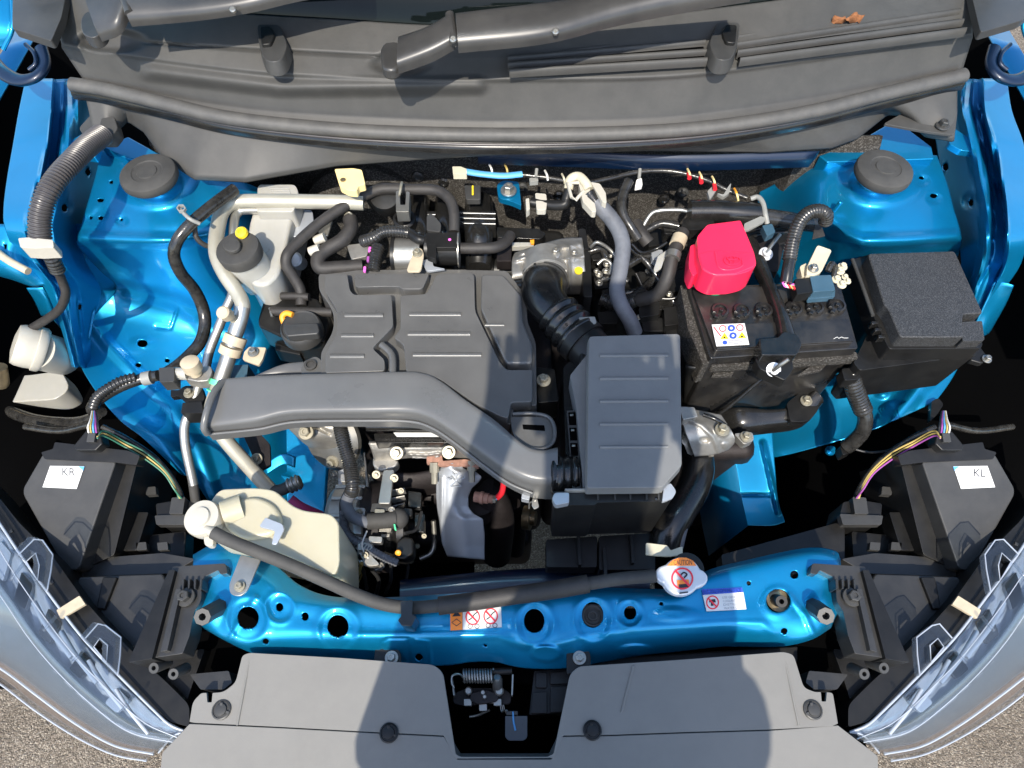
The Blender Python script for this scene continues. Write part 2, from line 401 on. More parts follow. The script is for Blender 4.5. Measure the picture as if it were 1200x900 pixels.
def asphalt():
    m = bpy.data.materials.new('asphalt'); m.use_nodes = True; M['asphalt'] = m
    n = m.node_tree.nodes; l = m.node_tree.links; b = n['Principled BSDF']; tc = n.new('ShaderNodeTexCoord')
    v = n.new('ShaderNodeTexVoronoi'); v.inputs['Scale'].default_value = 400; l.new(tc.outputs['Object'], v.inputs['Vector'])
    v2 = n.new('ShaderNodeTexVoronoi'); v2.inputs['Scale'].default_value = 130; l.new(tc.outputs['Object'], v2.inputs['Vector'])
    no = n.new('ShaderNodeTexNoise'); no.inputs['Scale'].default_value = 9; no.inputs['Detail'].default_value = 8; l.new(tc.outputs['Object'], no.inputs['Vector'])
    sp = n.new('ShaderNodeSeparateColor'); l.new(v.outputs['Color'], sp.inputs[0])
    cr = n.new('ShaderNodeValToRGB'); e = cr.color_ramp.elements
    e[0].position = .0; e[0].color = (.13, .105, .078, 1); e[1].position = 1; e[1].color = (.46, .40, .31, 1)
    k = e.new(.45); k.color = (.21, .172, .13, 1); k = e.new(.8); k.color = (.29, .24, .185, 1)
    l.new(sp.outputs[0], cr.inputs[0])
    sp2 = n.new('ShaderNodeSeparateColor'); l.new(v2.outputs['Color'], sp2.inputs[0])
    mr = n.new('ShaderNodeMapRange'); mr.inputs[1].default_value = .85; mr.inputs[2].default_value = .95; mr.inputs[4].default_value = .55; l.new(sp2.outputs[1], mr.inputs[0])
    mx = n.new('ShaderNodeMix'); mx.data_type = 'RGBA'; mx.inputs[7].default_value = (.22, .18, .14, 1); l.new(mr.outputs[0], mx.inputs[0]); l.new(cr.outputs[0], mx.inputs[6])
    m2 = n.new('ShaderNodeMix'); m2.data_type = 'RGBA'; m2.blend_type = 'MULTIPLY'; m2.inputs[0].default_value = .6
    c2 = n.new('ShaderNodeValToRGB'); c2.color_ramp.elements[0].position = .3; c2.color_ramp.elements[0].color = (.55, .53, .5, 1); c2.color_ramp.elements[1].position = .7
    l.new(no.outputs['Fac'], c2.inputs[0]); l.new(mx.outputs[2], m2.inputs[6]); l.new(c2.outputs[0], m2.inputs[7])
    l.new(m2.outputs[2], b.inputs['Base Color']); b.inputs['Roughness'].default_value = .9; b.inputs['Specular IOR Level'].default_value = .2
    bp = n.new('ShaderNodeBump'); bp.inputs['Strength'].default_value = 1; bp.inputs['Distance'].default_value = .004
    ad = n.new('ShaderNodeMath'); ad.operation = 'ADD'; l.new(v.outputs['Distance'], ad.inputs[0]); l.new(v2.outputs['Distance'], ad.inputs[1])
    iv = n.new('ShaderNodeMath'); iv.operation = 'MULTIPLY'; iv.inputs[1].default_value = -1; l.new(ad.outputs[0], iv.inputs[0])
    l.new(iv.outputs[0], bp.inputs['Height']); l.new(bp.outputs[0], b.inputs['Normal'])
asphalt()
# ================================================================== GROUND
g = mk('ground', [(-8, -8, 0), (8, -8, 0), (8, 8, 0), (-8, 8, 0)], [[0, 1, 2, 3]], 'asphalt', kind='structure', smooth=0)

# ================================================================== BAY SHELL (setting): firewall, liners
def wallmesh(name, rows, mt, parent=None, **kw):
    n = len(rows[0]); vs = [v for r in rows for v in r]
    fs = [[i * n + j, i * n + j + 1, (i + 1) * n + j + 1, (i + 1) * n + j] for i in range(len(rows) - 1) for j in range(n - 1)]
    return mk(name, vs, fs, mt, parent, **kw)
# firewall: dark felt insulation standing behind the engine
fw = []
for zz, yy in ((.925, .90), (.90, .885), (.80, .875), (.70, .87), (.60, .84), (.45, .80), (.25, .78)):
    fw.append([Vector((x, yy + .012 * math.sin(9 * x + zz * 7) - (.05 if abs(x) > .42 else 0), zz)) for x in np.linspace(-.56, .56, 57)])
fire = wallmesh('firewall', fw, 'felt', solid=.012, kind='structure', smooth=60)
# wheel-arch liners either side, their black standing for shaded voids
def shade_liner(s):
    rows = []
    for yy in np.linspace(.12, 1.5, 24):
        r = []
        for x, z in ((.50, .12), (.52, .38), (.60, .52), (.70, .56), (.78, .60), (.84, .64), (.862, .66), (.866, .90)):
            if yy < .45: z = min(z, .60); x = min(x, .82)
            zz = z + (.04 * math.sin((yy - .1) * 3) if .3 < z < .8 else 0)
            if z > .3 and yy < .35: zz -= (.35 - yy) * .5
            r.append(Vector((s * x, yy, zz)))
        rows.append(r)
    return wallmesh('wheel_arch_liner', rows, 'shade_liner', solid=.003, kind='structure', smooth=80)
shade_liner(-1); shade_liner(1)

# ================================================================== COWL
cowl = T('cowl_panel', 'weathered grey plastic cowl panel under the windscreen with louvres', 'cowl', P(600, 90, 1.04))
back = [(60, -30, 1.085), (150, 0, 1.085), (230, 12, 1.083), (400, 23, 1.08), (500, 29, 1.078), (600, 30, 1.078), (730, 22, 1.08), (850, 8, 1.082), (950, -6, 1.085), (1150, -40, 1.085)]
deck = [(62, 10, 1.068), (150, 40, 1.066), (230, 52, 1.064), (400, 62, 1.060), (500, 66, 1.060), (600, 67, 1.060), (730, 62, 1.060), (850, 50, 1.062), (950, 36, 1.064), (1142, 8, 1.068)]
ledge = [(72, 52, 1.050), (140, 63, 1.050), (230, 76, 1.048), (340, 87, 1.046), (500, 93, 1.045), (600, 93, 1.045), (750, 91, 1.045), (850, 83, 1.047), (1000, 62, 1.049), (1140, 40, 1.050)]
ledge2 = [(x, y + 3.5, z - .006) for x, y, z in ledge]
mid = [(100, 97, 1.002), (160, 106, 1.0), (250, 122, .996), (340, 132, .994), (500, 140, .993), (600, 142, .993), (750, 139, .994), (850, 130, .996), (980, 110, 1.0), (1128, 82, 1.004)]
frt = [(95, 104, .995), (160, 117, .99), (250, 137, .985), (340, 148, .982), (500, 157, .98), (600, 159, .98), (750, 156, .981), (850, 147, .985), (980, 124, .99), (1132, 92, .995)]
def cowl_bump(X, Y):
    z = 0 * X
    z += ridge(X, Y, [(175, 84), (330, 103), (560, 100)], 14, .007) * (Y > 60)      # moulded swelling on the front face
    z -= dome(X, Y, 130, 48, 46, 16, .012, .5)                                      # wells round the wiper pivots
    z -= dome(X, Y, 470, 74, 40, 16, .010, .5)
    z -= ridge(X, Y, [(168, 50), (290, 58), (440, 66)], 3, .0025)
    return z
loft('deck', [back, deck, ledge, ledge2, mid, frt], 260, 74, 'cowl_plastic', cowl, bump=cowl_bump, solid=.003, soft=(True, False), smooth=70)
# louvre slats, each its own piece
L1 = [((595, 69), (826, 49)), ((595, 76), (827, 60)), ((597, 84), (828, 70)), ((660, 62), (826, 40))]
for (a, b) in L1:
    arch('louver_slat', [(a[0], a[1], 1.0595), (b[0], b[1], 1.061)], [(a[0], a[1] + 5, 1.0575), (b[0], b[1] + 5.5, 1.059)], .0065, 'cowl_plastic', cowl, nu=6, nv=9, ex=2.2, depth=.003)
L2 = [((862, 45), (1119, 3)), ((862, 53), (1123, 13)), ((863, 62), (1127, 25)), ((866, 71), (1130, 35))]
for (a, b) in L2:
    arch('louver_slat', [(a[0], a[1], 1.060), (b[0], b[1], 1.064)], [(a[0], a[1] + 5, 1.058), (b[0], b[1] + 6, 1.062)], .0070, 'cowl_plastic', cowl, nu=6, nv=9, ex=2.2, depth=.003)
for (a, b), (c, d) in list(zip(L1[:2], L1[1:3])) + list(zip(L2[:3], L2[1:])):
    arch('louver_dark_strip', [(a[0] + 2, a[1] + 5.2, 1.0580), (b[0] - 2, b[1] + 5.6, 1.0605)], [(c[0] + 2, c[1] + .2, 1.0575), (d[0] - 2, d[1] + .2, 1.0600)], .0012, 'shade_liner', cowl, nu=6, nv=6, depth=.002)  # dark strips laid on the deck for the shade inside the louvres
# washer nozzles
for cx, cy, m in ((318, 50, 1), (850, 48, -1)):
    nz = plate('washer_nozzle', [(cx - 17 * m, cy - 22, 5), (cx + 9 * m, cy - 22, 6), (cx + 19 * m, cy + 2, 6), (cx + 12 * m, cy + 22, 9), (cx - 8 * m, cy + 22, 9), (cx - 15 * m, cy, 6)], 1.076, .018, 'dark_plastic', cowl, r=5, bevel=.005, flare=.15)
    plate('nozzle_tip', [(cx - 14 * m, cy - 19, 3), (cx - 1 * m, cy - 20, 3), (cx + 4 * m, cy - 10, 3), (cx - 1 * m, cy + 1, 3), (cx - 12 * m, cy + 2, 3)], 1.081, .008, 'black_plastic', nz, r=3, bevel=.002)
# skirt below the seal
sk_t = [(98, 104, .99), (160, 122, .982), (250, 145, .976), (340, 156, .972), (500, 166, .970), (600, 168, .970), (750, 165, .971), (850, 155, .975), (980, 132, .982), (1085, 108, .987), (1122, 100, .99)]
sk_b = [(108, 148, .955), (128, 158, .950), (150, 138, .950), (168, 150, .946), (192, 182, .94), (228, 206, .932), (288, 209, .93), (395, 190, .935), (500, 182, .94), (600, 176, .943), (760, 172, .943), (900, 174, .94), (975, 169, .938), (1005, 158, .94), (1040, 130, .946), (1056, 131, .946), (1084, 156, .944), (1118, 162, .946), (1122, 128, .955)]
sk_l = [(x, y + 5, z - .008) for x, y, z in sk_b]
loft('skirt', [sk_t, sk_b, sk_l], 240, 26, 'cowl_plastic', cowl, solid=.003, soft=(False, False), smooth=55)
bolt(1104, 148, .957, 8, 'dark_plastic', cowl, name='push_clip')
for pts, zz in (([(1035, 145), (1080, 120), (1118, 118), (1122, 128), (1118, 158), (1086, 154)], .955), ([(112, 128), (92, 150), (108, 172), (130, 170), (135, 140)], .948)):
    plate('mounting_tab', pts, zz, .004, 'cowl_plastic', cowl, r=4, bevel=.001)
plate('clip_tower', [(118, 138), (134, 136), (138, 150), (130, 160), (114, 160)], .972, .02, 'cowl_plastic', cowl, r=3, bevel=.002)
# weatherstrip
seal_c = [(84, 99, 1.004), (120, 104, 1.002), (200, 123, .998), (260, 137, .994), (340, 147, .991), (450, 155, .99), (600, 158, .989), (750, 155, .99), (850, 147, .992), (950, 131, .996), (1040, 109, 1.0), (1130, 88, 1.005)]
seal = T('weatherstrip', 'long curved rubber weatherstrip along the front of the cowl', 'seal', P(600, 158, .98))
tube('bulb', seal_c, 8.6, 'seal_rubber', seal, seg=18, res=14, squash=.9)
arch('flange', [(x, y + 4, z - .006) for x, y, z in seal_c], [(x, y + 19 - 6 * abs(x - 600) / 520, z - .016) for x, y, z in seal_c], .003, 'black_gloss', seal, nu=160, nv=9, ex=2.4, depth=.006)
tube('bead', [(x, y + 12 - 5 * abs(x - 600) / 520, z - .009) for x, y, z in seal_c], 1.6, 'conduit_grey', seal, seg=8, res=10)
# corner trims
plate('corner_trim', [(1136, -20), (1140, 0), (1149, 38), (1197, 24), (1230, 0), (1230, -20)], 1.085, .012, 'dark_plastic', None, r=4, bevel=.004, label='dark plastic corner trim right of the cowl louvres', cat='trim')
plate('corner_trim', [(15, -20), (14, 33), (60, 48), (72, 20), (80, -20)], 1.085, .012, 'dark_plastic', None, r=4, bevel=.004, label='dark plastic corner trim left of the first wiper', cat='trim')
# windscreen
wr = []
for k in range(8):
    t = k / 7
    wr.append([P(x, y, z) + Vector((0, -.004 + .6 * t, -.004 + .34 * t)) for x, y, z in [(a, b, c) for a, b, c in resample(catmull(back, 8), 40)]])
wallmesh('windscreen', wr, 'dark_glass', solid=.005, label='dark windscreen glass above the cowl', cat='windscreen', smooth=90)

# wipers
def wiper(label, cap, lnk, hinge, armA, armB, screw):
    U = lambda E: [(x, y, z + .016) for x, y, z in E]
    lnk = ([(x, y, z + .006 + .010 * i / 2) for i, (x, y, z) in enumerate(lnk[0])], [(x, y, z + .006 + .010 * i / 2) for i, (x, y, z) in enumerate(lnk[1])]); hinge, armA, armB, screw = U(hinge), U(armA), U(armB), U(screw)
    t = T('wiper_arm', label, 'wiper', P(*cap[0][:2], 1.10), 'wiper arms')
    plate('pivot_cap', cap, 1.110, .016, 'wiper_black', t, r=9, bevel=.006)
    arch('link', lnk[0], lnk[1], .010, 'wiper_black', t, nu=24, nv=10, ex=3, depth=.008)
    tube('hinge', hinge, 5.5, 'wiper_black', t, seg=14)
    arch('arm', armA, armB, .012, 'wiper_black', t, nu=40, nv=12, ex=2.6, depth=.006)
    for sx, sy, sz in screw: lathe('rivet', P(sx, sy, sz), (0, -.5, 1), [(.004, -.002), (.004, .001), (.0028, .002)], 'steel', t, seg=12)
wiper('black wiper arm whose round pivot cap stands in the middle of the cowl',
      [(445, 57), (450, 49), (470, 47), (473, 72), (462, 82), (447, 80)],
      ([(468, 47, 1.112), (500, 36, 1.118), (528, 20, 1.122)], [(466, 80, 1.105), (505, 66, 1.11), (533, 51, 1.115)]),
      [(527, 17, 1.125), (532, 50, 1.118)],
      [(534, 20, 1.123), (650, 6, 1.13), (760, -6, 1.138), (880, -22, 1.15)], [(537, 57, 1.112), (640, 46, 1.118), (720, 26, 1.124), (790, 12, 1.13), (880, -4, 1.142)],
      [(531, 46, 1.128), (651, 37, 1.128)])
wiper('black wiper arm at the left end of the cowl, partly cut off by the photo',
      [(94, 24), (100, 13), (118, 14), (122, 36), (110, 45), (96, 40)],
      ([(98, -12, 1.112), (120, -16, 1.12), (138, -22, 1.125)], [(116, 42, 1.105), (138, 33, 1.11), (150, 12, 1.115)]),
      [(144, -10, 1.128), (152, 16, 1.120)],
      [(150, -20, 1.128), (230, -30, 1.13), (330, -38, 1.135), (420, -45, 1.14)], [(152, 26, 1.112), (230, 19, 1.118), (290, 10, 1.124), (350, -4, 1.13), (420, -16, 1.135)],
      [(273, 11, 1.13)])
# dead leaf on the louvres
for k, (lx, ly, sz) in enumerate([(992, 24, 15)]):
    vs, fs = [], []
    for i in range(13):
        for j in range(5):
            u = i / 12 - .5; v = j / 4 - .5
            wv = (1 - abs(2 * u) ** 3) * (.55 + .45 * math.sin(9 * u + 1))
            q = P(lx + u * 34 - v * 3, ly + v * 8 * wv - 2 * math.sin(u * 7), 1.070)
            q.z += .006 * math.sin(7 * u + 5 * v) + .004 * random.random()
            vs.append(q)
    for i in range(12):
        for j in range(4): fs.append([i * 5 + j, i * 5 + j + 1, i * 5 + j + 6, i * 5 + j + 5])
    mk('dead_leaf', vs, fs, 'leaf', solid=.0006, label='small crumpled brown dead leaf lying on the cowl louvres', cat='leaf', smooth=20)

# ================================================================== LEFT INNER FENDER + STRUT TOWER
lf = T('inner_fender', 'blue painted left inner fender with strut tower, beside the brake fluid reservoir', 'inner fender', P(180, 260, .6), 'inner fenders')
rows = [
 [(118, 176, .890), (150, 178, .896), (180, 178, .898), (222, 188, .894), (262, 203, .885), (330, 232, .84)],
 [(112, 205, .888), (150, 204, .898), (180, 204, .902), (222, 214, .898), (272, 232, .88), (335, 262, .80)],
 [(102, 240, .886), (150, 240, .898), (185, 240, .902), (225, 244, .895), (285, 262, .86), (340, 300, .74)],
 [(94, 268, .882), (150, 268, .892), (188, 270, .895), (230, 270, .884), (292, 290, .83), (340, 335, .68)],
 [(90, 281, .872), (150, 283, .882), (190, 284, .884), (236, 280, .872), (300, 310, .79), (340, 360, .64)],
 [(92, 290, .850), (150, 292, .862), (190, 293, .864), (240, 290, .850), (304, 325, .75), (340, 375, .62)],
 [(118, 318, .78), (150, 325, .775), (195, 332, .77), (245, 345, .745), (308, 370, .68), (340, 400, .59)],
 [(136, 338, .725), (155, 343, .72), (200, 356, .71), (250, 372, .69), (312, 395, .64), (340, 415, .57)],
 [(112, 368, .705), (150, 374, .69), (200, 384, .68), (255, 395, .66), (315, 420, .62), (340, 435, .56)],
 [(104, 395, .70), (130, 412, .69), (195, 425, .665), (258, 440, .645), (315, 455, .60), (340, 465, .55)],
 [(92, 420, .705), (140, 440, .685), (195, 460, .655), (255, 480, .63), (312, 500, .585), (340, 505, .54)],
 [(112, 458, .695), (150, 470, .68), (200, 490, .655), (250, 515, .62), (308, 540, .57), (340, 545, .53)],
 [(140, 492, .685), (170, 498, .68), (208, 512, .655), (248, 545, .61), (304, 570, .56), (340, 580, .52)],
 [(168, 514, .675), (192, 520, .67), (216, 534, .65), (248, 566, .60), (302, 590, .55), (340, 605, .51)],
 [(212, 556, .65), (222, 560, .65), (234, 570, .63), (252, 592, .585), (302, 612, .54), (340, 625, .50)],
]
def lf_bump(X, Y):
    z = dome(X, Y, 180, 216, 52, 34, .022, .8) + dome(X, Y, 180, 214, 36, 24, .012, .4)
    z += ridge(X, Y, [(97, 279), (150, 281), (205, 283), (246, 274)], 12, .008)
    for hx, hy in ((117, 248), (143, 257), (107, 255)): z -= dome(X, Y, hx, hy + 2, 11, 9, .003, .8)
    z += ridge(X, Y, [(104, 372), (128, 405), (160, 438), (205, 480), (236, 530), (252, 580)], 12, .006)
    z += ridge(X, Y, [(150, 343), (205, 357), (228, 372), (240, 395)], 10, .003)
    z -= ridge(X, Y, [(182, 383), (200, 385), (208, 362)], 2.5, .002)
    z += dome(X, Y, 168, 402, 20, 10, .0012, .8)
    return z
loft('apron', rows, 130, 200, 'blue_paint', lf, bump=lf_bump, solid=.0016, soft=(True, True), smooth=80,
     holes=[(131, 213.5, 3.6, 2.2), (117.5, 234.5, 4.6, 2.6), (106, 255, 3.4, 2.4), (118, 255.3, 4, 2.6), (142.5, 257.5, 2.7, 1.7), (167, 402.5, 6.2, 4.4), (162.5, 428, 3.6, 2.6), (196, 422.5, 3.4, 2.4)])
# outer wall of the apron, flange and gutter: columns run outward->inward
wl_rows = []
for py, fl, fr, g2, b1, b2, wb in ((92, 30, 62, 84, 96, 100, 112), (130, 22, 60, 75, 92, 97, 118), (170, 15, 56, 68, 80, 92, 120), (210, 8, 47, 62, 72, 80, 112), (245, 4, 36, 52, 66, 76, 100), (268, 6, 33, 48, 62, 74, 94), (300, 20, 40, 56, 70, 84, 100), (335, 50, 62, 70, 78, 92, 118), (370, 66, 72, 76, 82, 94, 110), (400, 76, 80, 84, 88, 96, 106), (430, 84, 88, 92, 95, 100, 108)):
    k = max(0, (py - 260) / 170.0)
    zt = .945 - k * .20
    wl_rows.append([(fl, py, zt - .01), (fr, py, zt), (fr + 3, py + 1, zt - .055 + .045 * min(1, k * 2)), (g2, py, zt - .055 + .045 * min(1, k * 2)), (g2 + 3, py, zt - .012), (b1, py, zt - .012), (b2, py + 2, zt - .045), (wb, py + 5, .845 - k * .16)])
loft('outer_wall', wl_rows, 90, 90, 'blue_paint', lf, solid=.0016, soft=(False, True), smooth=60,
     bump=lambda X, Y: ridge(X, Y, [(92, 352), (96, 390)], 4, .005) + ridge(X, Y, [(112, 366), (106, 398)], 4, .004) - dome(X, Y, 76, 243, 12, 9, .004, .5),
     holes=[(103.5, 201.5, 4, 4.6), (76, 243.5, 4, 4.6), (94, 360, 3.2, 3.2)])
# cowl side bulkhead between wall and tower
plate('bulkhead', [(118, 172), (150, 160), (190, 182), (182, 190), (150, 186)], .905, .03, 'blue_paint', lf, bevel=.002)
plate('gusset', [(70, 178), (80, 166), (108, 150), (118, 165), (112, 185)], .925, .01, 'blue_paint', lf, r=3, bevel=.003)
# hinge flange and bracket at the far left
loft('fender_bracket', [[(-14, 262, .92), (10, 263, .92), (20, 264, .92)], [(-14, 300, .90), (8, 300, .90), (22, 290, .90)], [(-14, 318, .88), (20, 320, .88), (40, 316, .87)], [(20, 330, .85), (38, 336, .85), (54, 334, .85)]], 20, 24, 'blue_paint', lf, solid=.0016, holes=[(6, 289, 4, 3)])
loft('fender_tab', [[(31, 338, .83), (46, 337, .83), (50, 337, .83)], [(40, 352, .80), (54, 352, .81), (62, 355, .80)], [(48, 370, .76), (60, 372, .78), (72, 385, .75)]], 14, 14, 'blue_paint', lf, solid=.0016)
tube('hinge_pin', [(-10, 290, .915), (8, 304, .912), (33, 318, .908)], 4.5, 'beige', lf, seg=10)
loft('wall_gusset', [[(84, 262, .855), (104, 262, .868)], [(86, 285, .835), (108, 288, .835)], [(90, 305, .805), (124, 312, .775)], [(98, 325, .76), (142, 332, .725)], [(100, 345, .725), (148, 350, .695)], [(98, 375, .70), (126, 380, .688)]], 14, 40, 'blue_paint', lf, solid=.0016, soft=(False, True), smooth=80)
plate('liner_plate', [(-14, 322), (30, 334), (56, 372), (86, 425), (60, 432), (-14, 440)], .60, .01, 'dark_plastic', lf, r=4, bevel=.004)
# towers' rubber caps
def strut_cap(x, y, label):
    c = P(x, y, .936); r = px(32.5, x, y, .94)
    t = lathe('strut_cap', c, (0, 0, 1), [(r * .93, 0), (r, .004), (r, .010), (r * .965, .014), (r * .9, .0155), (r * .55, .0165), (r * .52, .0155), (r * .36, .0155), (r * .34, .0170), (.001, .0172)], 'rubber', None, seg=48, smooth=40, label=label, cat='rubber cap', group='strut tower caps')
    return t
strut_cap(178, 211, 'round black rubber cap on the left blue strut tower')
strut_cap(1032, 206, 'round black rubber cap on the right blue strut tower')

# ================================================================== RIGHT INNER FENDER + STRUT TOWER
rf = T('inner_fender', 'blue painted right inner fender with strut tower, behind the fuse box', 'inner fender', P(1030, 260, .6), 'inner fenders')
mir = lambda E, k=1210: [(k - x, y, z) for x, y, z in E]
rrows = [
 [(1098, 182, .890), (1065, 180, .896), (1030, 180, .898), (990, 184, .895), (955, 192, .88), (890, 225, .80)],
 [(1110, 215, .888), (1065, 210, .898), (1030, 206, .902), (985, 210, .898), (948, 222, .87), (885, 255, .76)],
 [(1118, 245, .886), (1070, 244, .898), (1028, 242, .902), (985, 242, .892), (948, 250, .86), (880, 285, .72)],
 [(1125, 268, .882), (1070, 272, .892), (1025, 272, .895), (990, 268, .884), (958, 262, .85), (878, 310, .69)],
 [(1127, 280, .872), (1070, 285, .882), (1020, 286, .884), (992, 280, .872), (966, 270, .84), (876, 330, .66)],
 [(1126, 288, .850), (1070, 293, .862), (1020, 295, .864), (985, 292, .840), (955, 290, .80), (874, 345, .64)],
 [(1120, 310, .79), (1070, 322, .78), (1018, 330, .77), (975, 335, .745), (930, 340, .70), (872, 370, .61)],
 [(1115, 335, .74), (1070, 350, .72), (1015, 362, .71), (968, 372, .69), (925, 380, .66), (870, 400, .59)],
 [(1118, 368, .72), (1075, 378, .70), (1020, 390, .68), (968, 402, .66), (920, 415, .63), (870, 430, .57)],
 [(1124, 395, .715), (1080, 405, .70), (1025, 418, .67), (970, 430, .65), (918, 445, .61), (870, 455, .56)],
 [(1128, 415, .71), (1085, 425, .70), (1030, 440, .67), (972, 455, .645), (918, 475, .60), (870, 485, .55)],
 [(1118, 440, .70), (1080, 450, .69), (1030, 465, .66), (975, 485, .635), (918, 505, .59), (870, 512, .54)],
 [(1098, 468, .69), (1065, 478, .68), (1025, 492, .655), (975, 508, .63), (918, 525, .585), (872, 532, .535)],
 [(1085, 476, .685), (1050, 492, .672), (1010, 508, .65), (970, 520, .625), (918, 534, .58), (874, 540, .53)],
]
def rf_bump(X, Y):
    z = dome(X, Y, 1030, 213, 52, 34, .022, .8) + dome(X, Y, 1030, 211, 36, 24, .012, .4)
    z += ridge(X, Y, [(1120, 277), (1060, 281), (1010, 283), (976, 269), (957, 248)], 12, .008)
    for hx, hy in ((1081, 210), (1095, 231)): z -= dome(X, Y, hx, hy + 2, 11, 9, .003, .8)
    z += ridge(X, Y, [(1122, 395), (1105, 425), (1075, 455), (1045, 490)], 16, .012)
    z += dome(X, Y, 1034, 462, 11, 8, .006, .9)
    z += ridge(X, Y, [(965, 440), (975, 490), (975, 520)], 12, .003)
    return z
loft('apron', rrows, 130, 190, 'blue_paint', rf, bump=rf_bump, solid=.0016, soft=(True, True), smooth=80,
     holes=[(988, 189, 4, 2.2), (1080, 208.5, 3.8, 2.2), (1094.5, 229.5, 5, 2.8)])
wr_rows = []
for py, fl, fr, g2, b1, b2, wb in ((92, 1180, 1150, 1132, 1122, 1114, 1102), (130, 1186, 1154, 1140, 1128, 1122, 1094), (170, 1200, 1162, 1150, 1138, 1130, 1098), (210, 1204, 1174, 1160, 1149, 1142, 1106), (245, 1206, 1180, 1163, 1156, 1148, 1116), (280, 1204, 1180, 1163, 1156, 1148, 1124), (310, 1196, 1178, 1158, 1150, 1142, 1126), (335, 1180, 1166, 1152, 1144, 1136, 1120), (365, 1160, 1152, 1146, 1138, 1132, 1122), (395, 1146, 1142, 1138, 1134, 1130, 1124), (420, 1134, 1132, 1130, 1129, 1128, 1122)):
    k = max(0, (py - 270) / 150.0); zt = .945 - k * .20
    wr_rows.append([(fl, py, zt - .01), (fr, py, zt), (fr - 3, py + 1, zt - .055 + .045 * min(1, k * 2)), (g2, py, zt - .055 + .045 * min(1, k * 2)), (g2 - 3, py, zt - .012), (b1, py, zt - .012), (b2, py + 2, zt - .045), (wb, py + 5, .845 - k * .10)])
loft('outer_wall', wr_rows, 90, 90, 'blue_paint', rf, solid=.0016, soft=(False, True), smooth=60,
     bump=lambda X, Y: -dome(X, Y, 1137, 236, 13, 10, .004, .5), holes=[(1107.5, 196, 4, 4.8), (1137.5, 237.5, 3.8, 3.8)])
plate('bulkhead', [(1092, 172), (1050, 140), (1005, 166), (960, 182), (970, 190), (1095, 186)], .905, .03, 'blue_paint', rf, bevel=.002)
plate('gusset', [(1142, 178), (1140, 164), (1118, 150), (1112, 168), (1126, 176)], .925, .01, 'blue_paint', rf, r=3, bevel=.003)
loft('fender_tab', [[(1166, 331, .86), (1176, 331, .86), (1188, 335, .86)], [(1150, 365, .82), (1164, 362, .82), (1178, 358, .82)], [(1132, 402, .77), (1146, 398, .78), (1160, 390, .77)]], 14, 18, 'blue_paint', rf, solid=.0016)
lathe('stud', P(977, 247, .892), (.15, 0, 1), [(.003, 0), (.003, .018), (.0022, .019)], 'blue_paint', rf, seg=12)
# front rail box, right
rail = T('frame_rail', 'blue box-section front frame rail below the battery tray', 'frame rail', P(880, 570, .4), 'front frame rails')
loft('rail_top', [[(848, 512, .60), (880, 505, .60), (905, 505, .60)], [(862, 545, .585), (890, 540, .585), (908, 545, .585)], [(868, 580, .57), (900, 578, .57), (912, 585, .57)], [(876, 616, .55), (905, 616, .55), (920, 612, .55)]], 40, 60, 'blue_paint', rail, solid=.002,
     bump=lambda X, Y: -ridge(X, Y, [(862, 580), (905, 580)], 3, .004) + ridge(X, Y, [(894, 520), (912, 600)], 5, .012))
wallmesh('rail_side', [[P(848, 512, .60), P(862, 545, .585), P(868, 580, .57), P(876, 616, .55)], [P(848, 512, .60) + Vector((-.02, -.01, -.14)), P(862, 545, .585) + Vector((-.03, -.01, -.14)), P(868, 580, .57) + Vector((-.03, -.01, -.14)), P(876, 616, .55) + Vector((-.03, -.01, -.14))]], 'blue_paint_darker', rail, solid=.002)
lathe('rail_stud', P(972, 529, .60), (0, 0, 1), [(.008, 0), (.008, .004), (.005, .004), (.005, .012)], 'blue_paint', rail, seg=12)
rail2 = T('frame_rail', 'blue front frame rail in shade below the intake duct mouth', 'frame rail', P(290, 560, .4), 'front frame rails')
loft('rail_top', [[(250, 480, .565), (330, 480, .555), (390, 500, .55)], [(262, 530, .55), (330, 530, .54), (385, 550, .53)], [(275, 580, .53), (330, 590, .52), (380, 610, .51)], [(290, 640, .50), (330, 640, .49), (370, 650, .48)]], 30, 30, 'blue_paint', rail2, solid=.002, bump=lambda X, Y: ridge(X, Y, [(270, 550), (350, 560)], 4, .008))
loft('rail_bracket', [[(308, 545, .60), (330, 532, .61), (346, 536, .61)], [(312, 556, .595), (332, 545, .60), (345, 548, .60)]], 14, 8, 'blue_paint', rail2, solid=.003, holes=[(327, 543, 2, 2.5)])


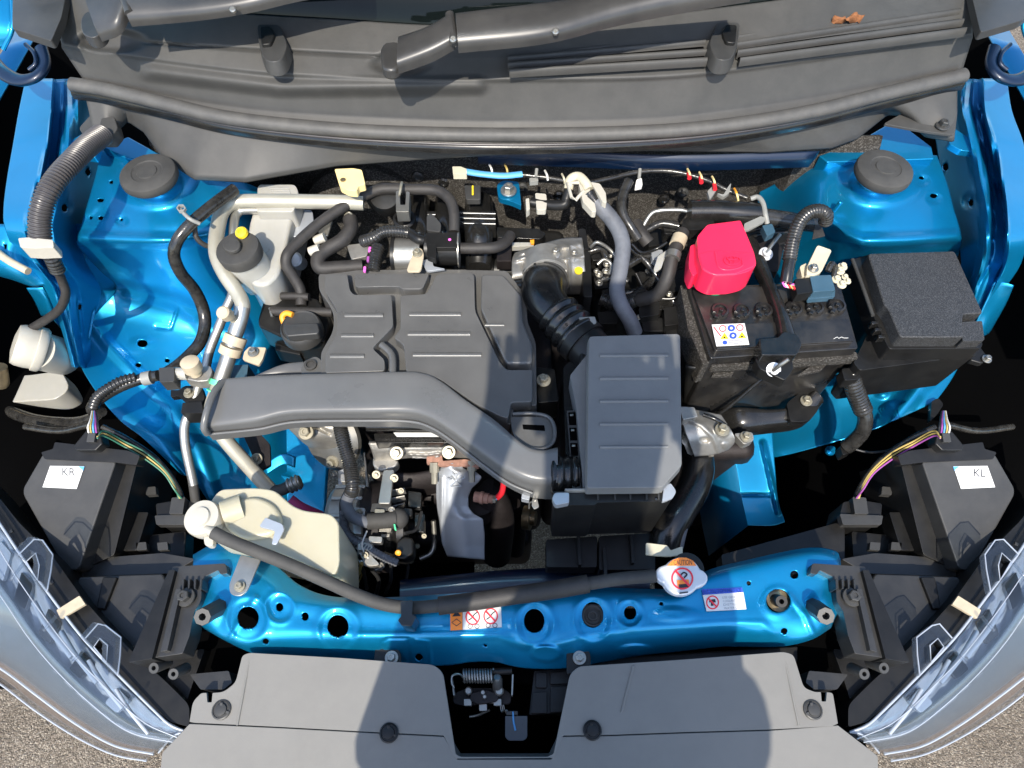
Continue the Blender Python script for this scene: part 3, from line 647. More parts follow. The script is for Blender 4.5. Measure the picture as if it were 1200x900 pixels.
# raised bonnet (stands open above the picture) with its hinges, and the fender edges in the top corners
bn = T('bonnet', 'raised blue bonnet standing open above the windscreen with hinge arms coloured as in shade', 'bonnet', (0, .98, 1.06))
B = []
for t in np.linspace(0, 1, 9):
    B.append([Vector((x, 1.06 - .46 * t + .05 * math.sin(3 * t) - .05 * (x / .66) ** 2 * (1 - t), 1.13 + .90 * t - .05 * (x / .66) ** 2)) for x in np.linspace(-.70, .70, 21)])
wallmesh('bonnet_panel', B, 'blue_paint', bn, solid=.02, smooth=80)
B2 = [[v + Vector((0, -.03, -.012)) for v in r[3:-3]] for r in B[1:-1]]
wallmesh('insulation_pad', B2, 'shade_liner', bn, solid=.01, smooth=80)
for mx in (0, 1):
    m = (lambda p: (1214 - p[0],) + tuple(p[1:])) if mx else (lambda p: p)
    tube('hinge_arm', [m(q) for q in ((-14, 66, 1.0), (2, 84, 1.0), (22, 94, 1.0), (42, 90, 1.005), (52, 76, 1.01), (48, 56, 1.02))], 9, 'blue_shaded', bn, seg=16, squash=.6)
    tube('hinge_lip', [m(q) for q in ((30, 52, 1.02), (40, 62, 1.02), (42, 74, 1.015), (34, 82, 1.01))], 2.4, 'blue_shaded', bn, seg=10)
    fe = T('fender', 'blue front fender edge in the top %s corner' % ('right' if mx else 'left'), 'fender', P(*m((-20, 20, 1.0))), 'front fenders')
    loft('fender_edge', [[m(q) for q in E] for E in ([(-90, -30, 1.06), (-30, -30, 1.065), (12, -30, 1.06)], [(-90, 20, 1.03), (-30, 24, 1.04), (14, 30, 1.035)], [(-90, 70, 1.0), (-30, 60, 1.01), (6, 56, 1.01)])], 20, 20, 'blue_paint', fe, solid=.002)
    tube('fender_bead', [m(q) for q in ((13, -20, 1.065), (15, 30, 1.04), (4, 58, 1.015))], 2.5, 'blue_paint', fe, seg=10)
    s_ = 1 if mx else -1
    wallmesh('fender_skin', [[Vector((s_ * x, y, z + .06 * min(0, y - .5))) for x, z in ((.80, .93), (.84, .93), (.87, .86), (.88, .70), (.87, .30))] for y in np.linspace(.42, 1.1, 12)], 'blue_paint', fe, solid=.002)

arch('bulkhead_top', [(560, 178, .925), (680, 180, .925), (800, 183, .925), (960, 178, .925)], [(560, 186, .915), (680, 190, .915), (800, 194, .915), (950, 190, .915)], .006, 'blue_shaded', fire, nu=30, nv=8)
# ================================================================== RADIATOR SUPPORT
rs = T('radiator_support', 'blue pressed-steel radiator support crossmember with round holes', 'crossmember', P(600, 730, .74))
rs_rows = [
 [(226, 650, .788), (250, 638, .788), (280, 640, .788), (320, 660, .788), (352, 686, .788), (390, 699, .788), (450, 700, .788), (520, 696, .788), (600, 690, .788), (690, 688, .788), (765, 690, .788), (800, 688, .788), (830, 668, .788), (880, 655, .788), (945, 642, .788), (978, 645, .788), (985, 655, .788)],
 [(226, 662, .800), (250, 652, .802), (280, 656, .802), (312, 678, .802), (342, 701, .802), (380, 708, .802), (450, 709, .802), (520, 706, .802), (600, 701, .802), (690, 697, .802), (765, 699, .802), (800, 697, .802), (830, 678, .802), (880, 666, .802), (945, 654, .802), (976, 658, .802), (986, 668, .800)],
 [(222, 690, .801), (250, 686, .802), (290, 700, .802), (327, 716, .802), (357, 724, .802), (396, 730, .802), (450, 732, .802), (520, 730, .802), (600, 727, .802), (690, 722, .802), (738, 720, .802), (790, 716, .802), (830, 707, .802), (880, 700, .802), (930, 694, .802), (965, 690, .802), (986, 690, .800)],
 [(226, 718, .799), (250, 722, .802), (290, 738, .802), (320, 742, .801), (360, 744, .801), (396, 747, .801), (450, 747, .801), (520, 746, .801), (590, 746, .801), (640, 752, .801), (690, 744, .801), (740, 738, .801), (800, 734, .801), (850, 730, .801), (900, 732, .802), (950, 722, .802), (984, 712, .799)],
 [(232, 730, .794), (258, 744, .796), (292, 756, .792), (330, 760, .785), (370, 764, .780), (410, 765, .778), (450, 764, .780), (520, 762, .782), (590, 765, .782), (640, 768, .782), (690, 764, .782), (740, 757, .782), (800, 752, .782), (850, 748, .782), (905, 750, .786), (948, 744, .795), (978, 726, .795)],
 [(238, 736, .780), (262, 750, .778), (294, 765, .772), (330, 775, .764), (370, 780, .760), (410, 782, .760), (450, 782, .760), (520, 780, .762), (552, 776, .762), (580, 776, .762), (615, 783, .762), (665, 783, .762), (740, 770, .762), (800, 763, .762), (850, 758, .764), (912, 758, .770), (950, 750, .78), (974, 736, .780)],
]
RH = [(290.5, 724, 12.6, 13.6), (396, 734.5, 12.4, 13.8), (327.5, 711.5, 4.4, 5), (357.5, 722.5, 4.2, 5), (311.5, 752.5, 3.8, 4.2), (626, 727.5, 12, 14), (694.5, 720.5, 12.6, 15), (738.5, 718, 7.2, 8), (775, 707.5, 2.4, 2.6), (931, 673.5, 4.8, 5), (877.5, 683.5, 2.8, 3), (919, 740.5, 4, 4.4), (912, 704, 14, 13.5), (568.5, 757, 2.4, 2.6), (491, 771, 4.6, 5)]
def rs_bump(X, Y):
    z = 0 * X
    for hx, hy, a, b in ((290, 726, 25, 27), (396, 738, 24, 27), (627, 731, 22, 26), (695, 726, 22, 27), (738, 719, 15, 16), (328, 712, 17, 18)):
        d = np.hypot((X - hx) / a, (Y - hy) / b); z += .0022 * np.exp(-((d - 1) / .2) ** 2) - .0022 * sst((1 - d) / .25)
    z += dome(X, Y, 912, 706, 26, 24, .004, .5) - dome(X, Y, 912, 704, 17, 16, .003, .3)
    z += dome(X, Y, 962, 712, 22, 24, .006, .7) + dome(X, Y, 245, 715, 22, 24, .006, .7)
    z += ridge(X, Y, [(268, 752), (282, 725), (300, 700)], 5, .003) + ridge(X, Y, [(955, 748), (943, 720), (925, 698)], 6, .004)
    z += ridge(X, Y, [(420, 745), (520, 745), (585, 745), (612, 757), (645, 757), (680, 746), (760, 736), (860, 730), (893, 730), (905, 742)], 7, .0022)
    z += dome(X, Y, 640, 766, 22, 12, .010, .4) + dome(X, Y, 745, 762, 26, 9, .006, .5)
    z += dome(X, Y, 790, 720, 34, 12, .004, .7)
    z += ridge(X, Y, [(447, 778), (448, 752), (455, 748), (478, 748), (480, 778)], 3, -.003) + ridge(X, Y, [(488, 750), (503, 752), (505, 778)], 3, .003)
    return z
loft('panel', rs_rows, 420, 84, 'blue_paint', rs, bump=lambda X, Y: .55 * rs_bump(X, Y), holes=RH, solid=.002, soft=(True, True), smooth=80)
# grommets in the crossmember
for x, y, a in ((694.5, 722, 13), ):
    c = P(x, y, .795); r = px(a, x, y, .795)
    lathe('grommet', c, UP, [(r, 0), (r, .004), (r * .85, .005), (r * .55, -.004), (r * .45, -.003), (r * .42, .003), (r * .3, .003), (r * .28, -.006)], 'rubber', rs, seg=28)
c = P(911, 704, .792); r = px(13.5, 911, 704, .792)
lathe('bush', c, UP, [(r, 0), (r, .003), (r * .5, .003), (r * .48, -.002)], 'bronze', rs, seg=28)
def post(x0, y0, z0, x1, y1, z1, r, hexed, mt, parent):
    a, b = P(x0, y0, z0), P(x1, y1, z1); ax = b - a; L = ax.length; rr = px(r, x1, y1, z1)
    lathe('post', a, ax, [(rr * 1.02, 0), (rr, L * .95), (rr * .95, L), (rr * .42, L), (rr * .40, L - .012)], mt, parent, seg=8 if hexed else 20, smooth=25)
post(908, 703, .79, 916, 705, .818, 7, False, 'black_plastic', rs)
post(953, 711, .80, 968, 722, .842, 10.5, True, 'dark_plastic', rs)
post(257, 712, .80, 237, 723, .842, 10.5, True, 'dark_plastic', rs)
# lower radiator face seen through the gap, and the black ducting below the front
rd = T('radiator', 'black radiator top tank and fan shroud behind the crossmember', 'radiator', P(700, 660, .6))
arch('top_tank', [(470, 680, .66), (600, 668, .66), (760, 662, .66)], [(470, 712, .66), (600, 700, .66), (760, 700, .66)], .012, 'blue_shaded', rd, nu=30, nv=10, ex=3, depth=.05)
for x0, x1, y0, y1, zz in ((640, 700, 632, 665, .72), (702, 768, 628, 668, .722)):
    plate('shroud_panel', [(x0, y0), (x1, y0 - 4), (x1, y1), (x0, y1)], zz, .03, 'black_plastic', rd, r=3, bevel=.003)
for x, y in ((676, 642), (738, 640), (706, 655)):
    plate('shroud_rib', [(x, y - 14), (x + 4, y - 14), (x + 6, y + 20), (x + 2, y + 20)], .73, .012, 'black_plastic', rd, bevel=.001)
plate('shroud_panel', [(845, 650), (990, 610), (990, 660), (850, 690)], .68, .03, 'black_plastic', rd, r=3, bevel=.003)
# radiator cap
zc = .838
ears = []
for k in range(48):
    t = 2 * math.pi * k / 48; e = 23 + 8 * max(0, math.cos(2 * (t - .12)) - .55) / .45
    ears.append((799 + e * math.cos(t), 675 + .98 * e * math.sin(t)))
rc = plate('filler_cap', ears, zc, .012, 'white_metal', rd, bevel=.003, label='silver pressure cap with red prohibition sign')
lathe('filler_neck', P(799, 675, zc - .045), UP, [(.019, 0), (.019, .034)], 'black_plastic', rc, seg=28)
flat('warning_band', [(782, 663), (787, 657), (796, 653.5), (804, 653.5), (812, 657), (816, 663)], zc + .0006, 'print_orange', rc)
text('lettering', '! CAUTION', 787, 662, zc + .001, 24, 6, 'ink', rc)
ring('prohibition_ring', 799.5, 678, 13, 13, 2.0, zc + .0006, 'print_red', rc)
flat('flame_mark', [(793, 680), (807, 679), (808, 686), (794, 687)], zc + .0007, 'print_orange', rc)
flat('hot_block', [(795, 685), (806, 684), (807, 688), (796, 689)], zc + .001, 'ink', rc)
tube('hand_mark', [(797, 675, zc + .0008), (801, 671, zc + .0008), (805, 673, zc + .0008), (802, 677, zc + .0008)], .9, 'ink', rc, seg=6)
flat('prohibition_bar', [(790, 669), (792, 667.5), (809, 686), (807.5, 688)], zc + .0014, 'print_red', rc)
flat('print_line', [(796, 694.5), (806, 693), (806.3, 694.6), (796.3, 696.1)], zc + .0007, 'ink', rc)
# hose clip behind the cap
plate('hose_clamp', [(757, 636), (782, 639), (786, 645), (800, 640), (800, 650), (786, 652), (780, 652), (757, 650)], .80, .004, 'cream', None, r=2, bevel=.001, label='cream metal spring clamp on the radiator hose beside the silver cap', cat='clamp')
boxw0 = lambda n_, x0, x1, y0, y1, z0, z1, mt, par: mk(n_, [(x, y, z) for z in (z0, z1) for y in (y0, y1) for x in (x0, x1)], [[0, 1, 3, 2], [4, 5, 7, 6], [0, 1, 5, 4], [2, 3, 7, 6], [0, 2, 6, 4], [1, 3, 7, 5]], mt, par, bevel=.004)
boxw0('radiator_core', -.42, .42, .10, .19, .22, .725, 'shade_liner', rd)
# unseen bumper skin and undertray, added to keep light out of the bay
bp_ = T('front_bumper', 'unseen dark bumper skin added below the grille cover and headlamps to block light', 'bumper', (0, .0, .15))
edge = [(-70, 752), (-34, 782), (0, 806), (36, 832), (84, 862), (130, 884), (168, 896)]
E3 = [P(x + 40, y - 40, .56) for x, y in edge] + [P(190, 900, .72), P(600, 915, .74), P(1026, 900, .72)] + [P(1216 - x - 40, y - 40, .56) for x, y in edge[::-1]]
wallmesh('bumper_skin', [E3, [v + Vector((0, 0, -.25)) for v in E3], [Vector((v.x, v.y + .05, .18)) for v in E3]], 'shade_liner', bp_, solid=.003)
boxw0('undertray', -.62, -.08, .02, .52, .17, .175, 'shade_liner', bp_); boxw0('undertray', .30, .66, .02, .52, .17, .175, 'shade_liner', bp_)
boxw0('undertray', -.08, .30, .02, .24, .17, .175, 'shade_liner', bp_)
# labels on the crossmember
lb = T('warning_label', 'white and orange warning sticker with two red prohibition circles', 'sticker', P(560, 722, .803))
zl = .8035
flat('orange_field', [(527.5, 716), (542, 715), (542, 738), (528, 739)], zl, 'print_orange', lb, h=.0006)
flat('white_field', [(542.3, 715), (587, 708), (588, 735), (542.3, 738)], zl, 'paper', lb, h=.0006)
flat('warning_triangle', [(530, 722.5), (535, 715.5), (540, 722)], zl + .0005, 'ink', lb)
ring('book_mark', 535, 729.5, 6, 4.5, 1, zl + .0005, 'ink', lb, n=4)
for cx_, cy_ in ((554, 723), (575, 722)):
    ring('prohibition_ring', cx_, cy_, 8.6, 9.6, 1.6, zl + .0005, 'print_red', lb)
    flat('prohibition_bar', [(cx_ - 6.5, cy_ - 5), (cx_ - 5, cy_ - 6.5), (cx_ + 6.2, cy_ + 5.5), (cx_ + 4.8, cy_ + 6.8)], zl + .0008, 'print_red', lb)
    tube('pictogram', [(cx_ - 5, cy_ + 4, zl + .0004), (cx_ - 1, cy_ + 1, zl + .0004), (cx_ + 2, cy_ - 3, zl + .0004), (cx_ + 6, cy_ - 6, zl + .0004)], .8, 'ink', lb, seg=6)
    ring('pictogram_wheel', cx_ - 3, cy_ + 11, 3, 3, .8, zl + .0005, 'ink', lb, n=14); ring('pictogram_wheel', cx_ + 5, cy_ + 11, 3, 3, .8, zl + .0005, 'ink', lb, n=14)
lb2 = T('coolant_label', 'blue and white coolant dilution notice sticker', 'sticker', P(848, 703, .803))
zl = .8042
flat('white_field', [(823.5, 697.5), (871, 694), (874.5, 714), (828, 716.5)], zl, 'paper', lb2, h=.0006)
flat('blue_band', [(822.5, 690.5), (869.5, 688.5), (871, 694), (823.5, 697)], zl + .0001, 'print_blue', lb2, h=.0006)
text('lettering', 'LLC DILUTION NOTICE', 824.5, 695.6, zl + .0007, 44, 4.2, 'paper', lb2, rot=-3)
ring('prohibition_ring', 835, 706, 7.6, 8.2, 1.5, zl + .0006, 'print_red', lb2)
flat('tap_mark', [(831, 703), (838, 702), (839, 706), (836, 706), (836, 710), (833, 710), (833, 706), (831, 706)], zl + .0006, 'ink', lb2)
flat('prohibition_bar', [(829, 701.5), (830.4, 700.2), (841, 711), (839.8, 712.3)], zl + .001, 'print_red', lb2)
for k, s in enumerate(('USE GENUINE', 'COOLANT AND', 'DISTILLED', 'WATER ONLY')):
    text('lettering', s, 846.5 + k * .7, 701.6 + k * 4.2, zl + .0007, 23, 2.7, 'ink_grey', lb2, rot=-3)

# ================================================================== COOLANT HOSE AND RESERVOIR
hs = T('overflow_hose', 'long black rubber overflow hose running along the blue crossmember', 'hose', P(480, 712, .80))
tube('hose', [(250, 624, .868), (268, 633, .866), (300, 646, .862), (340, 662, .855), (380, 680, .845), (420, 698, .832), (450, 708, .825), (480, 712, .823), (520, 709, .823), (600, 699, .825), (690, 684, .828), (730, 678, .83), (768, 675, .832)], 7.6, 'hose_grey' if False else 'rubber', hs, seg=18, res=12)
tube('foam_sleeve', [(514, 710, .824), (560, 704, .824), (600, 698, .826), (650, 691, .827), (689, 684, .828)], 10.6, 'hose', hs, seg=20, res=12)
plate('clip', [(469, 704), (484, 703), (483, 720), (488, 722), (482, 734), (471, 733), (466, 727), (470, 722)], .842, .035, 'black_gloss', hs, r=2, bevel=.0015)
cr_ = T('coolant_reservoir', 'cream translucent plastic coolant reservoir tank with round cap', 'reservoir', P(320, 630, .7))
body = [(248, 584, 8), (258, 573, 10), (300, 571, 12), (322, 574, 8), (342, 592, 10), (356, 598, 8), (388, 602, 12), (397, 612, 10), (398, 660, 10), (392, 676, 8), (372, 668, 14), (330, 650, 12), (285, 640, 12), (250, 636, 10), (240, 610, 10)]
plate('tank', body, .842, .13, 'white_translucent', cr_, bevel=.016, seg=5, flare=-.03)
plate('tank_shoulder', [(262, 588, 10), (300, 580, 12), (322, 590, 10), (332, 610, 10), (318, 628, 10), (284, 632, 10), (262, 618, 10)], .850, .014, 'white_translucent', cr_, bevel=.006, seg=4)
c = P(246, 612, .838); r = px(21.5, 246, 612, .84)
cp = lathe('cap', c, Vector((-.10, -.05, 1)), [(r * .6, -.02), (r * .95, .002), (r, .006), (r, .016), (r * .94, .021), (r * .55, .022), (r * .5, .025), (r * .2, .026)], 'white_plastic', cr_, seg=36, smooth=40)
plate('cap_lug', [(238, 628), (250, 628), (250, 640), (240, 640)], .852, .010, 'white_plastic', cp, r=5, bevel=.002)
lathe('spout', P(246, 622, .858), (P(262, 630, .868) - P(246, 622, .858)), [(.0055, -.006), (.0055, .012)], 'white_plastic', cp, seg=16)
tube('neck', [(262, 604, .845), (285, 596, .842)], 17, 'white_translucent', cr_, seg=20)
plate('bracket', [(304, 616), (311, 606), (331, 614), (333, 620), (324, 638), (318, 638), (322, 622), (306, 618)], .862, .003, 'shield', cr_, r=2, bevel=.0008)
bk = plate('mounting_strap', [(282, 650), (305, 656), (290, 692, 5), (282, 699, 7), (270, 697, 7), (268, 686, 7)], .832, .003, 'steel', cr_, r=2, bevel=.0008)
bolt(281, 687, .833, 6.5, 'zinc', bk)

# ================================================================== GRILLE TOP COVER
gc = T('grille_cover', 'grey plastic grille top cover with a notch for the bonnet latch', 'cover', P(600, 840, .72))
gz = plane(P(600, 780, .800), P(600, 900, .785), P(900, 780, .800))
go_ = [(222, 846), (226, 822, 6), (236, 812, 5), (242, 812), (243, 823), (248, 823), (249, 812), (262, 811, 6), (276, 800, 6), (284, 768, 5), (292, 765, 4), (400, 771), (508, 779, 6), (519, 788, 8), (534, 884, 2), (540, 887, 2), (642, 887, 2), (649, 883, 2), (668, 790, 8), (678, 781, 6), (800, 773), (918, 764, 4), (930, 767, 6), (942, 806, 6), (955, 811, 6), (962, 811), (963, 822), (968, 822), (969, 811), (976, 812, 6), (982, 848)]
lip = [(1029, 886, 3), (1030, 930), (185, 930), (190, 882, 3)]
# upper deck and front lip are one moulding with a step between them
plate('deck', go_ + [(975, 851), (900, 855), (800, 858), (720, 861), (660, 862), (649, 888), (534, 889), (520, 862), (440, 858), (330, 852), (228, 847)], gz, .004, 'grille_plastic', gc, r=1, bevel=.0011)
plate('front_lip', [(222, 848.2), (330, 853.2), (440, 859.2), (520.5, 863.4), (536, 890), (646, 890), (659, 863.4), (720, 862.3), (800, 859.3), (900, 856.3), (982, 850)] + lip, up(gz, -.0006), .05, 'grille_plastic', gc, r=1, bevel=.0011)
for a, b in (((294, 766), (278, 850)), ((918, 766), (936, 850))):
    tube('moulded_rib', [(a[0], a[1], .8005), ((a[0] + b[0]) / 2, (a[1] + b[1]) / 2, .7965), (b[0], b[1], .7915)], 1.3, 'grille_plastic', gc, seg=8)
plate('raised_facet', [(741, 780), (744, 780), (730, 834), (727, 835)], up(gz, .0012), .002, 'grille_plastic', gc, bevel=.0008)
for x, y, m_ in ((260, 832, 'dark_plastic'), (456, 859, 'black_plastic'), (694, 856, 'black_plastic'), (952, 832, 'dark_plastic')):
    zq = P(x, y, gz).z; r = px(11, x, y, zq)
    cl = lathe('push_clip', P(x, y, gz), UP, [(r, 0), (r, .0025), (r * .85, .0032), (r * .8, .0022), (r * .62, .0022), (r * .58, .0045), (r * .3, .005)], m_, gc, seg=24)
    for k in range(3):
        t = k * 2.1 + .4
        plate('clip_prong', [(x + 9 * math.cos(t - .2), y + 9 * math.sin(t - .2)), (x + 9 * math.cos(t + .2), y + 9 * math.sin(t + .2)), (x + 5 * math.cos(t + .3), y + 5 * math.sin(t + .3)), (x + 5 * math.cos(t - .3), y + 5 * math.sin(t - .3))], up(gz, .0042), .002, m_, cl, bevel=.0004)

# ================================================================== BONNET LATCH
mk('latch_well_dark', [P(505, 770, .70), P(690, 770, .70), P(690, 890, .62), P(505, 890, .62)], [[0, 1, 2, 3]], 'shade_liner', label='black sheet standing for the shade behind the grille under the bonnet latch', cat='cavity', solid=.003)  # black sheet put in for the shade of the latch recess
lt = T('bonnet_latch', 'greasy steel bonnet latch with coil spring in the grille notch', 'latch', P(570, 820, .70))
n = 11; hel = []
for k in range(n * 12 + 1):
    t = 2 * math.pi * k / 12; u = k / (n * 12)
    c = P(543 + 35 * u, 792, .757); r = .0074
    hel.append((c.x, c.y + r * math.cos(t), c.z + r * math.sin(t), .00115))
tube('spring', hel, 0, 'steel', lt, seg=6, world=True, soft=False)
tube('spring_hook', [(543, 794, .757), (538, 790, .757), (530, 792, .757), (529, 800, .755), (532, 806, .752)], 1.2, 'steel', lt, seg=7)
tube('rod', [(560, 788, .75), (600, 786, .752)], 4, 'black_plastic', lt)
lathe('pin', P(583, 806, .735), (0, .5, 1), [(.006, -.01), (.006, .018), (.004, .022)], 'steel', lt, seg=16)
plate('latch_plate', [(532, 812, 5), (548, 806, 5), (590, 806, 6), (600, 814, 5), (598, 826, 5), (570, 824), (545, 828, 5), (530, 824, 5)], .728, .006, 'dark_iron', lt, r=4, bevel=.001)
plate('lever', [(552, 812, 4), (570, 808, 4), (585, 814, 4), (583, 822, 4), (560, 826, 4), (550, 820, 4)], .738, .005, 'dark_iron', lt, r=3, bevel=.001)
for x, y, r_ in ((549, 810, 4.5), (585, 810, 5.5), (566, 812, 3), (568, 817, 2.6)): lathe('rivet', P(x, y, .735), UP, [(px(r_, x, y, .73), 0), (px(r_, x, y, .73), .004), (px(r_ * .7, x, y, .73), .0055)], 'steel', lt, seg=16)
for x, y in ((548, 823), (566, 829), (575, 820), (583, 823)):
    plate('nut', [(x - 4.5, y - 4, 1), (x + 4.5, y - 4, 1), (x + 4.5, y + 4, 1), (x - 4.5, y + 4, 1)], .734, .012, 'steel', lt, r=1, bevel=.001)
tube('release_rod', [(574, 832, .715), (560, 838, .71), (550, 840, .71)], 1.6, 'steel', lt, seg=8)
for k in range(3): tube('wire_curl', [(586 + k * 2, 826, .73), (588 + k * 2, 834, .73), (592 + k, 832, .735), (594 + k, 838, .735)], .7, 'steel', lt, seg=6)
plate('latch_frame', [(528, 792), (530, 792), (533, 815), (531, 815)], .75, .02, 'steel', lt, bevel=.0004)
plate('latch_frame', [(600, 790), (602, 790), (601, 815), (599, 815)], .75, .02, 'steel', lt, bevel=.0004)
tg = plate('pull_handle', [(592, 839, 1), (618, 839, 1), (618, 864, 5), (614, 868, 4), (596, 868, 4), (592, 864, 5)], .745, .005, 'smoke_plastic', None, r=1, bevel=.0012, label='small dark translucent pull tab with blue pen mark below the latch', cat='pull tab')
tube('blue_mark', [(601, 834, .7465), (602, 846, .7462), (604, 856, .7462)], 1.1, 'wire_blue', tg, seg=6)
plate('tab_hinge', [(593, 833), (607, 833), (607, 838), (593, 838)], .747, .006, 'dark_plastic', tg, bevel=.001)
bb = T('air_guide', 'black ribbed plastic air guide behind the right half of the grille cover', 'air guide', P(660, 820, .65))
plate('panel', [(626, 786), (668, 784), (662, 835), (620, 838)], .735, .04, 'black_plastic', bb, r=2, bevel=.002)
for a in ([(628, 788), (641, 788), (641, 806), (628, 806)], [(645, 788), (668, 786), (666, 801), (645, 802)], [(645, 805), (666, 804), (662, 834), (645, 835)], [(624, 812), (641, 810), (641, 836), (622, 836)]):
    plate('panel_rib', a, .742, .008, 'black_plastic', bb, r=2, bevel=.002)
plate('panel', [(690, 772), (935, 757), (935, 775), (690, 790)], .735, .06, 'black_plastic', bb, bevel=.002)
# steel brackets between crossmember and cover
for pts, bx_, by_, lab in (([(670, 757, 4), (682, 756, 6), (692, 764, 6), (693, 790), (664, 790), (664, 762)], 679, 771, 'black bracket with a bolt at the right edge of the latch notch'), ([(440, 756, 4), (462, 754, 8), (470, 766), (470, 790), (436, 790)], 459, 771, 'black bracket with a bolt half hidden by the left grille cover')):
    b_ = plate('latch_bracket', pts, .783, .004, 'black_plastic', None, r=3, bevel=.001, label=lab, cat='bracket', group='latch brackets')
    bolt(bx_, by_, .784, 8, 'steel', b_)

# ================================================================== HEADLAMPS (mirror pair)
def headlamp(mx, labels):
    m = (lambda p: (1216 - p[0],) + tuple(p[1:])) if mx else (lambda p: tuple(p))
    mm = lambda E: [m(p) for p in E]
    s = -1 if mx else 1
    h = T('headlamp', labels[0], 'headlamp', P(*m((90, 790)), .55), 'headlamps')
    # clear lens shell: from the inner flange over the crest, down the outer face to the lower edge
    rows = [mm(E) for E in (
        [(-40, 560, .772), (0, 616, .772), (24, 652, .770), (56, 696, .768), (96, 748, .766), (138, 792, .764), (182, 836, .762), (222, 858, .758)],
        [(-46, 570, .782), (-8, 632, .781), (14, 668, .779), (44, 712, .777), (82, 762, .774), (124, 806, .771), (168, 846, .766), (212, 866, .758)],
        [(-60, 600, .776), (-20, 670, .774), (6, 706, .772), (34, 748, .768), (66, 786, .764), (108, 826, .758), (152, 858, .752), (204, 870, .748)],
        [(-80, 640, .74), (-40, 720, .735), (-8, 752, .73), (20, 776, .725), (52, 806, .72), (96, 840, .715), (140, 866, .712), (190, 878, .715)],
        [(-90, 690, .69), (-50, 750, .685), (-18, 772, .68), (10, 790, .675), (44, 816, .672), (88, 848, .67), (134, 874, .672), (180, 884, .68)],
        [(-95, 720, .64), (-56, 765, .635), (-24, 786, .63), (6, 806, .625), (40, 832, .622), (86, 862, .622), (132, 884, .628), (172, 892, .64)])]
    loft('lens', rows, 60, 50, 'clear_lens', h, solid=.0025, soft=(True, True), smooth=80)
    # silver bezel under the lens and the reflector behind the face
    bz = [mm(E) for E in (
        [(-40, 566, .755), (2, 622, .755), (28, 660, .753), (60, 704, .751), (100, 756, .749), (142, 800, .747), (184, 840, .745), (214, 858, .742)],
        [(-70, 620, .748), (-16, 690, .746), (10, 722, .744), (38, 760, .740), (72, 796, .736), (114, 834, .730), (156, 862, .726), (200, 872, .724)],
        [(-80, 680, .69), (-30, 745, .685), (0, 768, .68), (30, 790, .675), (62, 816, .67), (104, 846, .668), (144, 870, .668), (186, 880, .675)],
        [(-85, 710, .62), (-36, 772, .615), (-6, 795, .61), (24, 818, .605), (56, 842, .602), (98, 868, .602), (138, 890, .61), (176, 895, .62)])]
    loft('bezel', bz[:2], 50, 20, 'headlamp_silver', h, solid=.002, smooth=80, bump=lambda X, Y: .006 * np.sin(Y * .55 + X * .2 * (-1 if mx else 1)) * .3)
    ins = 5 if not mx else -5
    loft('reflector', [[(a + ins, b - 5, c - .010) for a, b, c in q] for q in rows[2:5]], 50, 30, 'headlamp_sky_grey', h, solid=.002, smooth=80)
    loft('lower_trim', [[(a + ins, b - 5, c - .010) for a, b, c in q] for q in rows[4:6]], 50, 12, 'amber_clear', h, solid=.002, smooth=80)
    for q, zz_ in ((rows[1], .002), (rows[2], .002)): tube('crest_highlight', [(a, b, c + zz_) for a, b, c in q], .6, 'headlamp_silver', h, seg=8)  # thin silver tubes drawn as highlights along the lens crests
    tube('outer_rim', [(a, b, c + .001) for a, b, c in rows[4]], 1.1, 'headlamp_silver', h, seg=8); tube('outer_rim', [(a, b, c + .001) for a, b, c in rows[5]], .9, 'headlamp_silver', h, seg=8)
    for q in range(7):
        a_ = np.array(bz[0][1]) + (np.array(bz[0][6]) - np.array(bz[0][1])) * (q + .5) / 7; k_ = int(1 + 5 * (q + .5) / 7)
        pa, pb = np.array(bz[0][k_]), np.array(bz[1][k_]); plate('bezel_step', [tuple(pa[:2] + (pb - pa)[:2] * .15), tuple(pa[:2] + (pb - pa)[:2] * .15 + [14, 16] * np.array([-1 if mx else 1, 1])), tuple(pa[:2] + (pb - pa)[:2] * .7 + [14, 12] * np.array([-1 if mx else 1, 1])), tuple(pa[:2] + (pb - pa)[:2] * .7)], float(pa[2]) + .003, .006, 'lamp_plastic' if q % 2 else 'headlamp_silver', h, r=3, bevel=.002)
    for q in range(4): tube('glint_streak', mm([(40 + q * 32, 706 + q * 34, .768), (56 + q * 32, 734 + q * 33, .768), (84 + q * 30, 770 + q * 30, .764)]), 3.2 - q * .3, 'headlamp_silver', h, seg=10)  # silver tubes stand in for glint streaks inside the lens
    # lens crest ribs and the two clear mounting tabs
    for a, b in (((12, 680), (28, 660)), ((51, 739), (66, 722)), ((84, 777), (100, 760)), ((144, 832), (156, 816))):
        tube('lens_rib', mm([(a[0], a[1], .786), ((a[0] + b[0]) / 2, (a[1] + b[1]) / 2, .788), (b[0], b[1], .784)]), 2, 'clear_lens', h, seg=8)
    tube('lens_edge', mm([(-40, 556, .776), (0, 614, .776), (24, 650, .775), (56, 694, .773), (96, 746, .771), (138, 790, .769), (182, 834, .766), (200, 850, .764), (220, 858, .760)]), 1.6, 'headlamp_silver', h, seg=8)
    tube('lens_edge', mm([(220, 858, .760), (204, 862, .758), (186, 882, .70)]), 1.2, 'headlamp_silver', h, seg=8)
